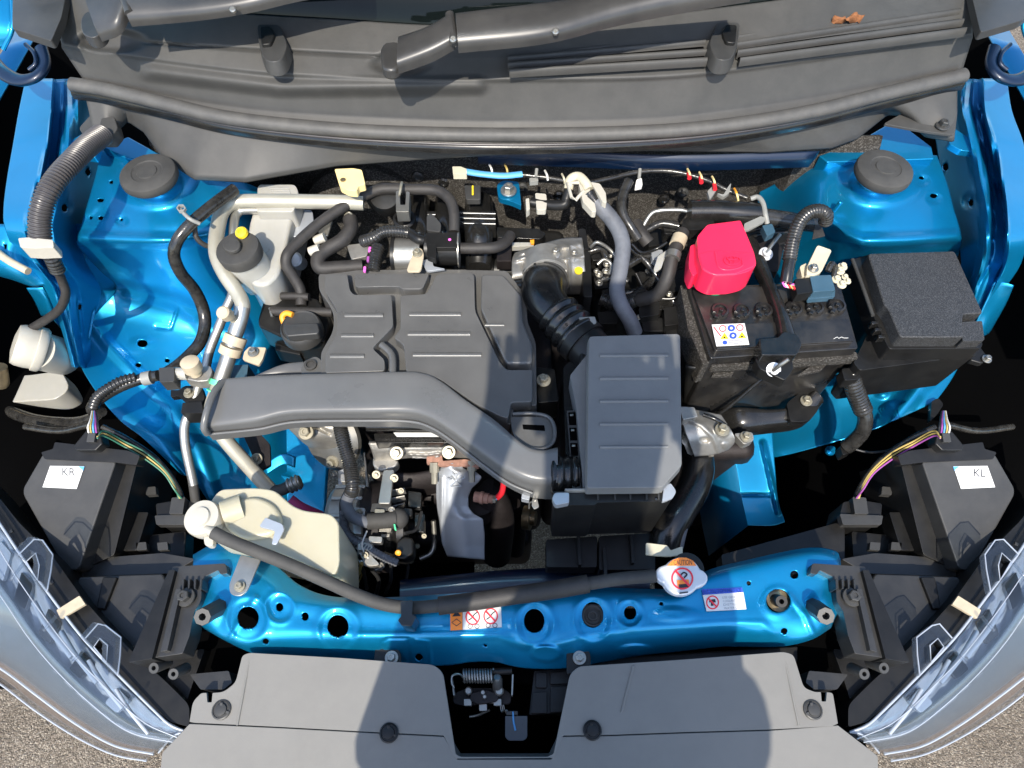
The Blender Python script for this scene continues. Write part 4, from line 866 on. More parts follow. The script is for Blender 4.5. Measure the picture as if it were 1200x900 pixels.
    for tb, hole in (([(22, 650), (40, 632), (50, 633), (62, 650), (60, 668), (55, 694)], [(31, 658), (42, 648), (46, 662), (44, 680)]), ([(100, 748), (115, 731), (124, 733), (142, 747), (141, 768), (138, 792)], [(110, 758), (117, 748), (126, 756), (125, 776)])):
        # a flat tab with a window: frame of quads
        o = mm(tb); i_ = mm(hole)
        zt = .800
        O = [P(*p, zt) for p in o]; I = [P(*p, zt) for p in (i_[0], i_[1], i_[1], i_[2], i_[2], i_[3])]
        vs = O + I; k = 6
        fs = [[q, q + 1, k + q + 1, k + q] for q in range(5)]
        mk('mounting_tab', vs, fs, 'clear_lens', h, solid=.012, smooth=0, bevel=.0012)
        I2 = [P(*p, zt - .004) for p in i_]; vs = I2 + [p + Vector((0, 0, -.014)) for p in I2]
        mk('tab_window', vs, [[0, 1, 5, 4], [1, 2, 6, 5], [2, 3, 7, 6], [3, 0, 4, 7]], 'black_plastic', h, solid=.001, smooth=0)
        tube('tab_rim', [(*P(*p, zt + .001), .0007) for p in i_ + [i_[0]]], 0, 'headlamp_silver', h, seg=6, world=True, soft=False)
        tube('tab_rim', [(*P(*p, zt + .001), .0009) for p in o], 0, 'headlamp_silver', h, seg=6, world=True, soft=False)
    # housing band behind the lens
    hb = plate('housing', mm([(-40, 540), (-10, 572), (22, 612), (62, 652), (96, 700), (128, 736), (160, 768), (196, 800, 10), (222, 826, 8), (222, 852), (200, 846), (176, 826), (138, 788), (96, 744), (56, 692), (24, 648), (0, 612), (-40, 556)]), .760, .05, 'black_plastic', h, r=3, bevel=.006)
    cl = plate('retaining_clip', mm([(66, 715), (93, 698), (100, 708), (71, 725)]), .774, .004, 'beige', h, r=1, bevel=.0015)
    plate('housing_back', mm([(92, 676), (132, 674), (190, 672), (200, 690), (170, 770), (152, 772), (120, 730), (88, 690)]), .735, .04, 'lamp_plastic', h, r=3, bevel=.004)
    plate('housing_step', mm([(120, 676), (137, 676), (122, 714), (112, 714)]), .740, .02, 'black_plastic', h, bevel=.002)
    # bracket with fixing bolt beside the crossmember
    b1 = plate('side_bracket', mm([(202, 664), (264, 660, 3), (267, 672, 3), (258, 673), (256, 668), (240, 676), (236, 690), (236, 704, 8), (228, 716), (222, 745), (214, 766), (172, 772), (182, 740), (200, 684)]), .815, .03, 'lamp_plastic', h, r=2, bevel=.002)
    plate('bracket_rail', mm([(198, 668), (205, 668), (178, 772), (150, 776)]), .822, .05, 'black_plastic', h, r=1, bevel=.002)
    plate('bracket_rail', mm([(206, 690), (212, 690), (196, 762), (188, 764)]), .824, .02, 'lamp_plastic', h, r=1, bevel=.002)
    for k in range(4): plate('bracket_rib', mm([(213 + k * 7, 678), (216 + k * 7, 678), (215 + k * 7, 690), (213 + k * 7, 690)]), .823, .02, 'lamp_plastic', h, bevel=.001)
    bx = m((218, 700))
    bolt(bx[0], bx[1], .818, 11, 'dark_plastic', h)
    for (x0, y0, x1, y1) in ((197, 776, 180, 783), (218, 783, 203, 790)):
        a, b = m((x0, y0)), m((x1, y1)); post(a[0], a[1], .775, b[0], b[1], .80, 6.5, False, 'dark_plastic', h)
    plate('lower_arm', mm([(205, 766), (240, 760), (226, 800), (216, 832), (190, 806)]), .745, .03, 'black_plastic', h, r=4, bevel=.003)
    plate('corner_block', mm([(222, 790), (268, 786), (272, 800), (262, 808), (235, 808)]), .775, .03, 'lamp_plastic', h, r=2, bevel=.002)
    # control unit box with sticker
    u = T('lamp_control_box', labels[1], 'control box', P(*m((85, 600)), .6), 'lamp control boxes')
    pl_ = plane(P(*m((80, 530)), .765), P(*m((140, 600)), .745), P(*m((40, 640)), .735))
    plate('box', mm([(50, 532, 3), (136, 540, 5), (92, 668, 12), (76, 668, 14), (27, 580, 10), (27, 572, 8)]), pl_, .13, 'dark_plastic', u, r=6, bevel=.007, flare=.10, seg=4)
    plate('lid_flange', mm([(48, 530), (62, 526), (64, 518), (150, 528), (164, 534), (160, 545), (136, 542), (52, 538)]), up(pl_, .003), .02, 'black_plastic', u, r=2, bevel=.003)
    plate('side_wing', mm([(136, 545), (162, 536), (134, 650), (96, 668)]), up(pl_, -.025), .12, 'black_plastic', u, r=4, bevel=.006)
    st = flat('sticker', mm([(59, 546), (99, 546.5), (90, 573), (50, 571)]), up(pl_, .0006), 'paper', u, h=.0005)
    zs = up(pl_, .0012)
    if mx: text('lettering', 'KL', 1141, 558.5, zs, 14, 9, 'ink', st, rot=2); x0 = 1126
    else: text('lettering', 'KR', 73, 557.5, zs, 15, 9, 'ink', st, rot=0); x0 = 57
    for k in range(3):
        a = x0 + (k * 1.2 if mx else -k * 1.4); w_ = (18, 23, 32)[k]
        flat('print_line', [(a, 561.2 + k * 3.6), (a + w_, 561.4 + k * 3.6), (a + w_, 562.4 + k * 3.6), (a, 562.2 + k * 3.6)], zs, 'ink_grey', st)
    flat('blue_corner', mm([(92, 546.6), (99, 546.8), (97.5, 551.5)]), zs, 'wire_blue', st)
    cn = plate('connector', mm([(100, 505, 2), (116, 503, 2), (120, 520), (112, 528, 2), (88, 528, 2), (86, 522, 2)]), up(pl_, .018), .02, 'black_plastic', u, r=2, bevel=.002)
    plate('connector_latch', mm([(103, 508), (112, 507), (110, 518), (101, 518)]), up(pl_, .024), .008, 'dark_plastic', cn, r=1, bevel=.0015)
    # levelling motor connector block and its wires
    a_ = T('levelling_motor', labels[2], 'motor', P(*m((208, 605)), .62), 'lamp levelling motors')
    plate('motor_body', mm([(182, 590, 3), (206, 586, 3), (228, 588, 3), (232, 604, 3), (222, 614, 3), (184, 612, 3)]), .70, .05, 'black_plastic', a_, r=3, bevel=.003)
    plate('plug', mm([(201, 583, 2), (217, 582, 2), (214, 602), (198, 602)]), .712, .02, 'dark_plastic', a_, r=1, bevel=.002)
    plate('plug_face', mm([(181, 604), (232, 602), (228, 615), (183, 615)]), .706, .012, 'dark_plastic', a_, r=2, bevel=.0015)
    plate('motor_mount', mm([(165, 628), (218, 622), (216, 655), (160, 660)]), .665, .03, 'black_plastic', a_, r=3, bevel=.004)
    plate('motor_strut', mm([(150, 600), (174, 600), (160, 645), (130, 645)]), .69, .03, 'black_plastic', a_, r=2, bevel=.003)
    for k, (w_, c_) in enumerate((('wire_yellow', 0), ('wire_purple' if mx else 'wire_green', 3), ('wire_yellow' if mx else 'wire_green', -3))):
        tube('wire', mm([(114, 512 + abs(c_) * .5, .80), (122, 508 + c_, .79), (145, 520 + c_, .76), (170, 534 + c_ * 1.3, .75), (192, 552 + c_, .74), (204, 570 + c_, .73), (211 + c_ * .5, 584, .715)]), 1.0, w_, a_, seg=7)
    for k in range(5):
        tube('wire', mm([(104 + 3 * k, 507, .792), (103 + 3 * k, 500, .80), (106 + 2 * k, 492, .795), (108 + k, 482, .78)]), 1.0, ('wire_white', 'wire_yellow', 'wire_blue', 'wire_purple', 'wire_black')[k], a_, seg=6)
    # dark shadowed lower tray between unit and bracket
    plate('lower_tray', mm([(100, 655), (190, 648), (230, 655), (200, 672), (95, 676)]), .70, .02, 'lamp_plastic', h, r=3, bevel=.004)
headlamp(False, ('clear headlamp with mounting tabs in the lower left corner', 'black control box with white KR sticker behind the left headlamp', 'black levelling motor plug with green and yellow wires beside the KR box'))
headlamp(True, ('clear headlamp with mounting tabs in the lower right corner', 'black control box with white KL sticker behind the right headlamp', 'black levelling motor plug with purple and yellow wires beside the KL box'))
# ================================================================== ENGINE BLOCK AND HEAD
en = T('engine_block', 'dark engine block and cylinder head below the plastic cover', 'engine', (-.06, .5, .2))
def boxw(name, x0, x1, y0, y1, z0, z1, mt, parent, bevel=.006, **kw):
    vs = [(x, y, z) for z in (z0, z1) for y in (y0, y1) for x in (x0, x1)]
    return mk(name, vs, [[0, 1, 3, 2], [4, 5, 7, 6], [0, 1, 5, 4], [2, 3, 7, 6], [0, 2, 6, 4], [1, 3, 7, 5]], mt, parent, bevel=bevel, **kw)
boxw('block', -.25, .06, .45, .68, .22, .77, 'dark_iron', en, .02)
boxw('sump', -.22, .04, .40, .66, .14, .30, 'dark_iron', en, .02)
tube('head_rail', [(430, 498, .80), (500, 498, .80), (565, 500, .80)], 7.5, 'black_gloss', en, seg=18)
plate('head_skirt', [(438, 508), (580, 506), (585, 518), (440, 519)], .785, .03, 'black_gloss', en, r=2, bevel=.002)
bl = flat('barcode_sticker', [(461, 507), (512, 507), (516, 512), (465, 512)], .7864, 'paper', en)
loft('exhaust_flange', [[(432, 520, .772), (470, 519, .772), (520, 519, .772), (570, 524, .772)], [(436, 530, .760), (470, 528, .765), (520, 527, .765), (572, 530, .76)], [(440, 546, .735), (470, 538, .745), (520, 536, .745), (575, 540, .74)]], 60, 22, 'cast_alu', en, solid=.01,
     bump=lambda X, Y: dome(X, Y, 465, 530, 10, 10, .01) + dome(X, Y, 527, 529, 10, 10, .01) + ridge(X, Y, [(480, 533), (500, 534), (515, 532)], 4, .008))
bolt(465, 531, .775, 8, 'zinc', en, (0, -.5, 1)); bolt(526, 530, .775, 8, 'zinc', en, (0, -.5, 1))
plate('manifold_gasket', [(500, 535), (518, 534), (519, 540), (545, 538), (562, 541), (561, 548), (540, 545), (520, 546), (500, 543)], .752, .006, 'rust', en, r=1, bevel=.001)
for x, y in ((509, 545), (553, 543)):
    a = P(x, y, .748); lathe('stud', a, (0, -.75, -.45), [(.007, -.004), (.007, .010), (.0045, .010), (.0045, .026)], 'zinc', en, seg=8)
plate('manifold_ear', [(437, 535, 4), (455, 532, 4), (468, 540, 4), (462, 548, 4), (445, 552, 4), (436, 545, 4)], .745, .02, 'cast_alu', en, r=3, bevel=.003)
arch('manifold_runner', [(450, 552, .70), (480, 556, .69), (512, 552, .70)], [(450, 572, .68), (480, 580, .67), (512, 575, .68)], .02, 'dark_iron', en)
tube('manifold_pipe', [(440, 545, .71), (480, 575, .64), (500, 580, .62), (530, 570, .63)], 13, 'dark_iron', en)
# heat shield
hsp = plane(P(540, 545, .745), P(540, 645, .665), P(565, 560, .735))
HR = [(543, 521, 541), (549, 515, 543), (553, 512, 558), (559, 511, 565), (565, 511, 561), (572, 511, 553), (582, 511, 549), (594, 512, 549), (602, 513, 555), (608, 514, 566), (625, 516, 568), (640, 519, 568), (652, 524, 568)]
def hz(x, y): return .745 - .085 * (y - 545) / 100
hsd = loft('heat_shield', [[(a + (b - a) * t, y + (4 * t if y > 645 else 0), hz(0, y) + .012 * math.sin(math.pi * min(1, t * 1.15)) - .006) for t in (0, .25, .5, .75, 1)] for y, a, b in HR], 34, 60, 'shield', None, solid=.0022, soft=(True, False), smooth=70, bump=lambda X, Y: ridge(X, Y, [(518, 560), (517, 640)], 4, .004), label='bare steel exhaust heat shield with a stamped mark', cat='heat shield')
hsp = plane(P(540, 545, .752), P(540, 575, .727), P(560, 558, .741))
for a, b in (((528, 558), (541, 570)), ((541, 558), (528, 570)), ((534.5, 555), (534.5, 564)), ((530, 553), (534.5, 558)), ((539, 553), (534.5, 558)), ((524, 560), (529, 562)), ((545, 560), (540, 562)), ((528, 570), (541, 570))):
    pa, pb = P(*a, up(hsp, .0005)), P(*b, up(hsp, .0005))
    tube('stamped_line', [(*pa, .0011), (*pb, .0011)], .0011, 'shield', hsd, seg=6, world=True, res=2)
# exhaust pipe, sensor
ex = T('exhaust_pipe', 'dark rusty exhaust downpipe beside the heat shield', 'exhaust', P(580, 620, .3))
tube('pipe', [(566, 575, .69), (580, 588, .67), (586, 612, .62), (582, 650, .52)], 17, 'dark_iron', ex, seg=20)
tube('collar', [(562, 588, .68), (562, 600, .65)], 18, 'dark_iron', ex, seg=20)
tube('pipe', [(600, 590, .56), (606, 620, .50), (604, 645, .44)], 10, 'dark_iron', ex, seg=16)
lathe('bronze_flange', P(614, 606, .55), (1, -.2, .2), [(.02, 0), (.02, .012), (.012, .012), (.012, .02)], 'bronze', ex, seg=20)
bolt(622, 606, .56, 4, 'steel', ex, (1, -.5, .5))
ox = T('oxygen_sensor', 'rusty oxygen sensor with red sheathed wire in the exhaust', 'sensor', P(570, 583, .64))
a, b = P(556, 582, .725), P(578, 585, .728)
lathe('sensor_body', a, b - a, [(.0075, 0), (.0075, .008), (.009, .009), (.009, .013), (.0075, .014), (.0075, .02), (.006, .021), (.006, .027)], 'rust', ox, seg=14, smooth=20)
lathe('sensor_nut', b - (b - a) * .15, b - a, [(.0055, 0), (.0055, .008)], 'zinc', ox, seg=6, smooth=20)
tube('red_sleeve', [(583, 583, .728), (588, 577, .74), (590, 566, .755), (589, 556, .77)], 3.6, 'red_dark', ox, seg=10)
tube('blue_lead', [(579, 585, .727), (584, 583, .73)], 2.4, 'wire_blue', ox, seg=8)
tube('red_sleeve', [(621, 531, .80), (627, 527, .805), (631, 523, .81)], 3, 'red_dark', ox, seg=10)

ZOFF = .045
# alternator and its cables
al = T('alternator', 'aluminium and black alternator with rubber terminal boot at the front', 'alternator', P(445, 620, .4))
ca = P(440, 612, .635)
lathe('rear_housing', ca + Vector((-.065, 0, -.02)), (1, 0, .08), [(.03, 0), (.055, .004), (.062, .012), (.062, .05), (.055, .055)], 'cast_alu', al, seg=36)
for k in range(7):
    t = -.2 + k * .42; q = ca + Vector((-.035, -.064 * math.cos(t), -.02 + .064 * math.sin(t)))
    mk('cooling_fin', [q + Vector((dx, dy, dz)) for dx in (-.022, .022) for dy in (-.003, .003) for dz in (-.003, .003)], [[0, 1, 3, 2], [4, 5, 7, 6], [0, 1, 5, 4], [2, 3, 7, 6], [0, 2, 6, 4], [1, 3, 7, 5]], 'cast_alu', al, bevel=.0015)
lathe('stator', ca + Vector((-.012, 0, -.02)), (1, 0, .08), [(.058, 0), (.066, .003), (.066, .03), (.05, .034)], 'dark_iron', al, seg=36)
lathe('pulley', ca + Vector((.022, 0, -.018)), (1, 0, .08), [(.056, 0), (.056, .010), (.050, .013), (.054, .018), (.054, .028), (.03, .030), (.03, .024)], 'black_gloss', al, seg=36)
for k in range(5):
    y0 = 607 + k * 6.5
    plate('vent_bar', [(433 - k, y0), (463 - k * 2, y0 - 1), (462 - k * 2, y0 + 2.5), (433 - k, y0 + 3.5)], .69 - k * .008, .012, 'cast_alu', al, r=1, bevel=.001)
plate('alternator_case', [(425, 596, 4), (432, 592, 3), (434, 650, 5), (446, 662, 5), (430, 664, 6), (416, 640, 6)], .672, .03, 'cast_alu', al, r=3, bevel=.004)
plate('adjuster_arm', [(449, 551, 3), (462, 550, 3), (457, 590, 2), (443, 590, 2)], .715, .006, 'steel', al, r=2, bevel=.001)
plate('arm_pad', [(436, 590), (458, 589), (459, 598), (434, 600)], .705, .02, 'dark_plastic', al, r=1, bevel=.002)
bolt(459, 597, .708, 4, 'steel', al, (0, -.6, .6))
tube('terminal_boot', [(431, 611, .705), (450, 610, .705), (464, 608, .703)], 9.5, 'rubber', al, seg=18)
lathe('boot_dome', P(466, 608, .696), (0, -.4, 1), [(.014, -.006), (.0145, .002), (.013, .008), (.009, .0125), (.003, .0145), (.0005, .0148)], 'rubber', al, seg=24, smooth=60)
plate('paint_dab', [(461, 614), (463, 614), (464.5, 621), (462.5, 621)], .712, .004, 'bright_green', al, bevel=.0004)
plate('plug_housing', [(465, 634, 3), (474, 628, 4), (484, 630, 4), (484, 648, 3), (474, 656, 3), (463, 654, 3)], .675, .03, 'black_plastic', al, r=3, bevel=.003)
lathe('orange_seal', P(467, 647, .682), (0, -.7, 1), [(.004, 0), (.004, .004), (.002, .005)], 'orange', al, seg=14)
plate('ground_bracket', [(418, 655), (440, 659), (452, 657), (450, 665), (440, 668), (420, 660)], .655, .004, 'shield', al, r=1, bevel=.001)
bolt(446, 662, .66, 4, 'steel', al, (0, -.6, .6))
hc = T('alternator_harness', 'black corrugated cable conduit hanging down to the alternator', 'cable', P(410, 560, .6))
tube('conduit', [(397, 492, .770), (402, 515, .765), (410, 545, .755), (413, 568, .755), (411, 580, .745)], 8.5, 'conduit', hc, seg=18, corr=(.0032, .18))
tube('tape_wrap', [(411, 578, .748), (406, 590, .735), (412, 604, .72), (426, 611, .71), (432, 612, .706)], 7, 'hose_grey', hc, seg=16)
tube('branch_conduit', [(402, 600, .70), (404, 618, .68), (414, 632, .675), (430, 642, .675), (448, 652, .675), (466, 660, .67)], 5, 'hose_grey', hc, seg=14, corr=(.004, .14))
tube('lead', [(458, 662, .665), (458, 680, .64), (452, 695, .60)], 2, 'wire_black', hc); tube('lead', [(424, 660, .66), (418, 678, .62), (410, 690, .58)], 2, 'wire_yellow', hc)
tube('return_pipe', [(508, 610, .60), (509, 634, .58), (505, 648, .575), (492, 655, .575)], 3, 'steel', hc)

ZOFF = 0.0
# front left engine mount and pulley end
em = T('engine_mount', 'cast aluminium engine mounting arm with bolts under the intake duct', 'engine mount', P(355, 510, .6))
loft('arm', [[(322, 492, .74), (350, 490, .75), (392, 490, .75)], [(335, 500, .74), (360, 500, .755), (394, 502, .75)], [(352, 516, .72), (366, 515, .74), (396, 520, .72)], [(362, 524, .69), (372, 527, .69), (396, 535, .68)]], 40, 30, 'cast_alu', em, solid=.012, bump=lambda X, Y: dome(X, Y, 359, 507, 11, 11, .008, .4) - ridge(X, Y, [(368, 498), (386, 508)], 4, .006))
bolt(359, 507, .766, 9, 'zinc', em, (0, -.3, 1))
lathe('pulley_cover', P(392, 512, .70), (-.4, -.6, .6), [(.05, 0), (.05, .008), (.044, .014), (.03, .017), (.005, .018)], 'steel', em, seg=32)
bolt(390, 541, .69, 8, 'zinc', em, (-.3, -.7, .6)); plate('lug', [(396, 535), (412, 540), (410, 550), (392, 547)], .68, .015, 'cast_alu', em, r=2, bevel=.003)
plate('sensor_block', [(396, 552, 2), (404, 549, 2), (406, 572), (397, 573)], .69, .02, 'shield', em, r=2, bevel=.002); bolt(393, 556, .695, 4.5, 'steel', em, (-.6, -.6, .6))
plate('mount_bracket', [(283, 506), (300, 503), (316, 520, 3), (317, 545), (303, 552), (294, 530)], .70, .006, 'dark_iron', em, r=2, bevel=.0015)
bolt(301, 538, .704, 7, 'zinc', em, (0, -.3, 1))
plate('strap', [(426, 530), (428, 530), (432, 570), (429, 570)], .72, .01, 'steel', em, bevel=.0005)

# ================================================================== ENGINE COVER
ec = T('engine_cover', 'dark grey plastic engine cover with raised panels and ribs', 'engine cover', P(500, 410, .8))
ZC = .872
base = [(378, 317, 4), (500, 315), (594, 317, 4), (603, 329, 3), (617, 345, 4), (618, 376, 4), (628, 402, 4), (629, 475, 3), (602, 477, 3), (599, 498, 3), (585, 494), (560, 484), (510, 446), (470, 444), (376, 442, 2), (376, 413, 5), (391, 387, 9), (391, 365, 9), (374, 340, 5), (373, 323, 3)]
plate('cover_base', base, ZC - .018, .05, 'cover_plastic', ec, r=2, bevel=.004, flare=.012)
pads = [
 [(380, 320, 3), (408, 320, 3), (411, 339, 5), (415, 344, 4), (460, 344, 4), (462, 383, 4), (438, 408, 4), (452, 421, 4), (452, 436, 3), (380, 438, 2), (380, 415, 4), (394, 389, 8), (394, 364, 8), (379, 341, 5)],
 [(414, 320, 3), (505, 319, 3), (496, 340, 4), (471, 340, 3), (467, 337, 3), (445, 337), (415, 338, 4)],
 [(511, 321, 4), (519, 319, 3), (553, 318, 4), (557, 322, 3), (558, 364, 6), (587, 424, 6), (594, 432, 5), (625, 432, 3), (625, 472, 3), (600, 473, 3), (596, 492, 3), (584, 488, 6), (556, 474, 8), (511, 443, 10), (488, 438, 8), (475, 438, 4), (472, 404, 8), (459, 396, 4), (468, 385, 4), (468, 345, 3), (499, 343, 5)],
 [(563, 320, 3), (590, 320, 4), (612, 345, 5), (614, 377, 5), (625, 403, 4), (625, 427, 4), (594, 427, 4), (590, 422, 5), (562, 362, 5)],
]
for p in pads: plate('raised_panel', inset(p, 1.3), ZC, .022, 'cover_plastic', ec, r=3, bevel=.0036, seg=4)
for x0, x1, y in ((404, 449, 369.5), (400, 438, 393.5), (387, 427, 417.5), (480, 540, 368.5), (478, 551, 391.5), (484, 564, 416)):
    arch('rib', [(x0, y - 2.6, ZC), (x1, y - 2.6, ZC)], [(x0, y + 2.6, ZC), (x1, y + 2.6, ZC)], .0024, 'cover_plastic', ec, nu=8, nv=9, ex=2.2, depth=.001)
arch('rib', [(570, 379, ZC), (590, 379, ZC)], [(568, 383, ZC), (591, 383, ZC)], .0024, 'cover_plastic', ec, nu=8, nv=9, ex=2.2, depth=.001)
tube('connecting_rib', [(447, 404, ZC - .004), (457, 413, ZC - .004), (460, 422, ZC - .004), (460, 443, ZC - .004)], 4.4, 'cover_plastic', ec, seg=14, soft=True)
lg = plate('fixing_lug', [(354, 424, 6), (370, 417, 6), (377, 422, 3), (377, 440), (352, 438)], .848, .02, 'cover_plastic', ec, r=4, bevel=.003)
c = P(364, 428, .849)
lathe('grommet', c, UP, [(.0085, 0), (.0085, .0025), (.0055, .003), (.0045, -.003)], 'rubber', lg, seg=20)
arch('lug_arm', [(300, 441, .835), (330, 428, .838), (356, 424, .842)], [(300, 447, .83), (335, 442, .832), (358, 440, .838)], .005, 'cover_plastic', ec, nu=20, nv=8)
# right-hand U-shaped bracket moulding
ub = plate('corner_moulding', [(598, 488, 3), (640, 488, 9), (650, 500, 9), (648, 517, 9), (634, 527, 8), (617, 527, 5), (611, 533, 4), (607, 522, 6), (600, 505, 5)], .862, .03, 'cover_plastic', ec, r=5, bevel=.005)
plate('slot_dark', [(612, 497), (638, 498), (639, 505), (613, 503)], .8626, .004, 'shade_liner', ub, bevel=.001)  # black plate laid on top for the dark of the opening
tube('rim', [(601, 485, .866), (625, 484.5, .866), (643, 489, .866), (650, 502, .866), (648, 518, .866), (636, 526, .866), (618, 526, .866), (611, 531, .866), (614, 537, .864)], 2.2, 'cover_plastic', ub, seg=10)
bolt(637, 446, .845, 8.5, 'zinc', None, name='cover_bolt').__setitem__('label', 'bright washer-head bolt between the engine cover and the air cleaner box'); bpy.data.objects['cover_bolt']['category'] = 'bolt'
plate('bolt_pad', [(628, 430), (650, 432), (655, 470), (630, 472)], .83, .05, 'black_plastic', ec, r=2, bevel=.003)
# intake duct
du = T('intake_duct', 'long glossy black air intake duct crossing the front of the engine', 'duct', P(420, 470, .8))
EA = [(261, 449, .850), (300, 446, .852), (360, 444, .855), (470, 442, .858), (500, 445, .858), (520, 455, .858), (545, 475, .858), (580, 500, .856), (612, 528, .853), (632, 536, .85), (652, 533, .848)]
EB = [(241, 506, .842), (300, 500, .846), (345, 491, .85), (430, 490, .852), (480, 491, .852), (505, 498, .852), (530, 514, .85), (565, 541, .848), (595, 562, .846), (622, 574, .843), (652, 577, .84)]
arch('duct_body', EA, EB, [.015, .017, .018, .018, .019, .020, .022, .024, .026, .028, .030], 'duct_plastic', du, nu=110, nv=34, ex=6.5, depth=.025, smooth=75)
tube('mouth_rim', [(262, 447, .862), (252, 458, .870), (243, 480, .872), (239, 500, .862), (243, 508, .848)], 4.0, 'duct_plastic', du, seg=12)
tube('upper_flange', [(262, 446, .853), (360, 441.5, .858), (470, 439, .861), (502, 442, .861), (522, 453, .861), (547, 473, .861), (582, 498, .859), (614, 526, .856)], 1.6, 'duct_plastic', du, seg=8, res=14)
tube('lower_flange', [(243, 509, .842), (302, 503, .844), (347, 494.5, .848), (430, 493, .85), (480, 494, .85), (505, 501, .85), (530, 517, .848), (565, 544, .846), (596, 566, .844), (624, 578, .841)], 1.9, 'duct_plastic', du, seg=8, res=14)
tube('bellows', [(645, 556, .852), (656, 556, .852), (676, 556, .85)], 23.5, 'black_gloss', du, seg=30, corr=(.007, .10))
tube('spring_clip', [(620, 596, .80), (621, 589, .81), (627, 587, .815), (628, 581, .815), (640, 584, .815), (641, 578, .82)], 1, 'steel', du, seg=6)
plate('clip_plate', [(624, 583), (629, 582), (632, 594, 2), (626, 597, 2), (623, 592)], .815, .003, 'steel', du, r=1, bevel=.0006)
plate('clip_block', [(612, 576), (622, 577), (620, 586), (611, 584)], .82, .012, 'shield', du, r=1, bevel=.002)

# ================================================================== AIR CLEANER BOX
ab = T('air_cleaner_box', 'slate black air cleaner box with five ribs on its lid', 'air box', P(730, 480, .7))
ZA = .895
plate('lid', [(690, 394, 5), (797, 391, 5), (799, 545, 3), (776, 571, 4), (688, 572, 3)], ZA, .016, 'box_plastic', ab, r=4, bevel=.006, flare=.02, seg=4)
for k in range(5):
    y = 417 + k * 26.8
    arch('rib', [(703, y - 1.8, ZA), (783, y - 2.2, ZA)], [(703, y + 1.8, ZA), (783, y + 1.4, ZA)], .0022, 'box_plastic', ab, nu=6, nv=9, ex=2.2, depth=.001)
plate('side_wall', [(660, 430), (690, 405), (692, 572), (664, 576)], .845, .10, 'black_plastic', ab, r=3, bevel=.004)
plate('lid_slope', [(668, 440), (692, 410), (692, 572), (684, 572), (676, 480)], .875, .03, 'box_plastic', ab, r=2, bevel=.003)
fr = plate('slot_frame', [(664, 481), (676, 481), (681, 572), (671, 573)], .862, .006, 'dark_plastic', ab, r=1, bevel=.001)
for k in range(5):
    y0 = 483 + k * 18; x0 = 666 + k * 1.1
    plate('slot_dark', [(x0, y0), (x0 + 8.5, y0), (x0 + 9.5, y0 + 15), (x0 + 1, y0 + 15)], .8626, .003, 'shade_liner', fr, bevel=.0006)  # black plates on the frame stand for the shade in its cells
    plate('slot_hook', [(x0 + 2, y0 + 2), (x0 + 6, y0 + 2), (x0 + 6, y0 + 4), (x0 + 2, y0 + 4)], .8640, .002, 'steel', fr, bevel=.0003)
boxw('filter_case', P(700, 480, .86).x - .02, P(780, 480, .86).x, P(720, 560, .86).y, P(720, 400, .86).y, .74, .874, 'black_plastic', ab, .006)
tr = plate('tray', [(648, 576, 2), (790, 573, 2), (786, 587), (700, 589), (697, 592, 2), (650, 592, 2)], .872, .12, 'black_plastic', ab, r=1, bevel=.002, flare=-.04)
arch('tray_lip', [(662, 573, .876), (735, 572, .876), (776, 573, .876)], [(662, 576, .876), (735, 575, .876), (776, 576, .876)], .003, 'grey_strap', ab, nu=10, nv=8)
arch('tray_lip', [(664, 589.5, .868), (697, 588.5, .868), (700, 584, .868), (770, 583.5, .868)], [(664, 592, .868), (699, 591, .868), (702, 586.5, .868), (770, 586, .868)], .003, 'grey_strap', ab, nu=20, nv=8, soft=False)
for x in (700, 720, 738, 757, 771): plate('tray_web', [(x, 576), (x + 2, 576), (x + 2, 585), (x, 585)], .875, .02, 'dark_plastic', ab, bevel=.0005)
plate('toggle_clip', [(650, 577, 5), (667, 577, 2), (667, 589, 2), (651, 592, 3), (647, 584, 2)], .882, .012, 'shield', ab, r=2, bevel=.003)
plate('toggle_clip', [(778, 570), (786, 566, 2), (793, 576, 4), (788, 584, 3), (776, 588)], .876, .006, 'shield', ab, r=2, bevel=.0015)
tube('wire_bail', [(769, 585, .876), (779, 577, .845), (783, 568, .85)], 1.4, 'black_gloss', ab, seg=8)
# corrugated rubber elbow to the throttle body
el = T('intake_elbow', 'black corrugated rubber intake elbow between throttle body and air box', 'hose', P(650, 370, .8))
tube('elbow', [(640, 322, .835, 26), (637, 338, .85, 27), (641, 354, .857, 25), (652, 368, .858, 23), (664, 380, .857, 23)], 26, 'black_gloss', el, seg=30, res=10)
tube('bellows', [(652, 366, .858, 27), (662, 378, .857, 28), (673, 390, .856, 29), (681, 399, .855, 29)], 28, 'black_gloss', el, seg=36, corr=(.0135, .13), smooth=70)
tube('sleeve', [(680, 397, .855, 26), (692, 411, .853, 26), (704, 425, .85, 26)], 26, 'black_plastic', el, seg=30)
tube('cuff', [(678, 396, .855), (686, 404, .855)], 29, 'black_plastic', el, seg=36)
tube('side_branch', [(606, 340, .835), (622, 338, .845), (636, 338, .85)], 14, 'black_gloss', el, seg=20)
tube('clamp_band', [(639, 325, .84), (638, 330, .843)], 28, 'dark_plastic', el, seg=36)
plate('clip', [(676, 372), (697, 371), (699, 378), (690, 384), (678, 376)], .885, .006, 'grey_strap', el, r=1, bevel=.001)
for x in (626, 643): tube('cuff_ear', [(x, 321, .868), (x + 1, 309, .872)], 1.8, 'black_plastic', el, seg=8)
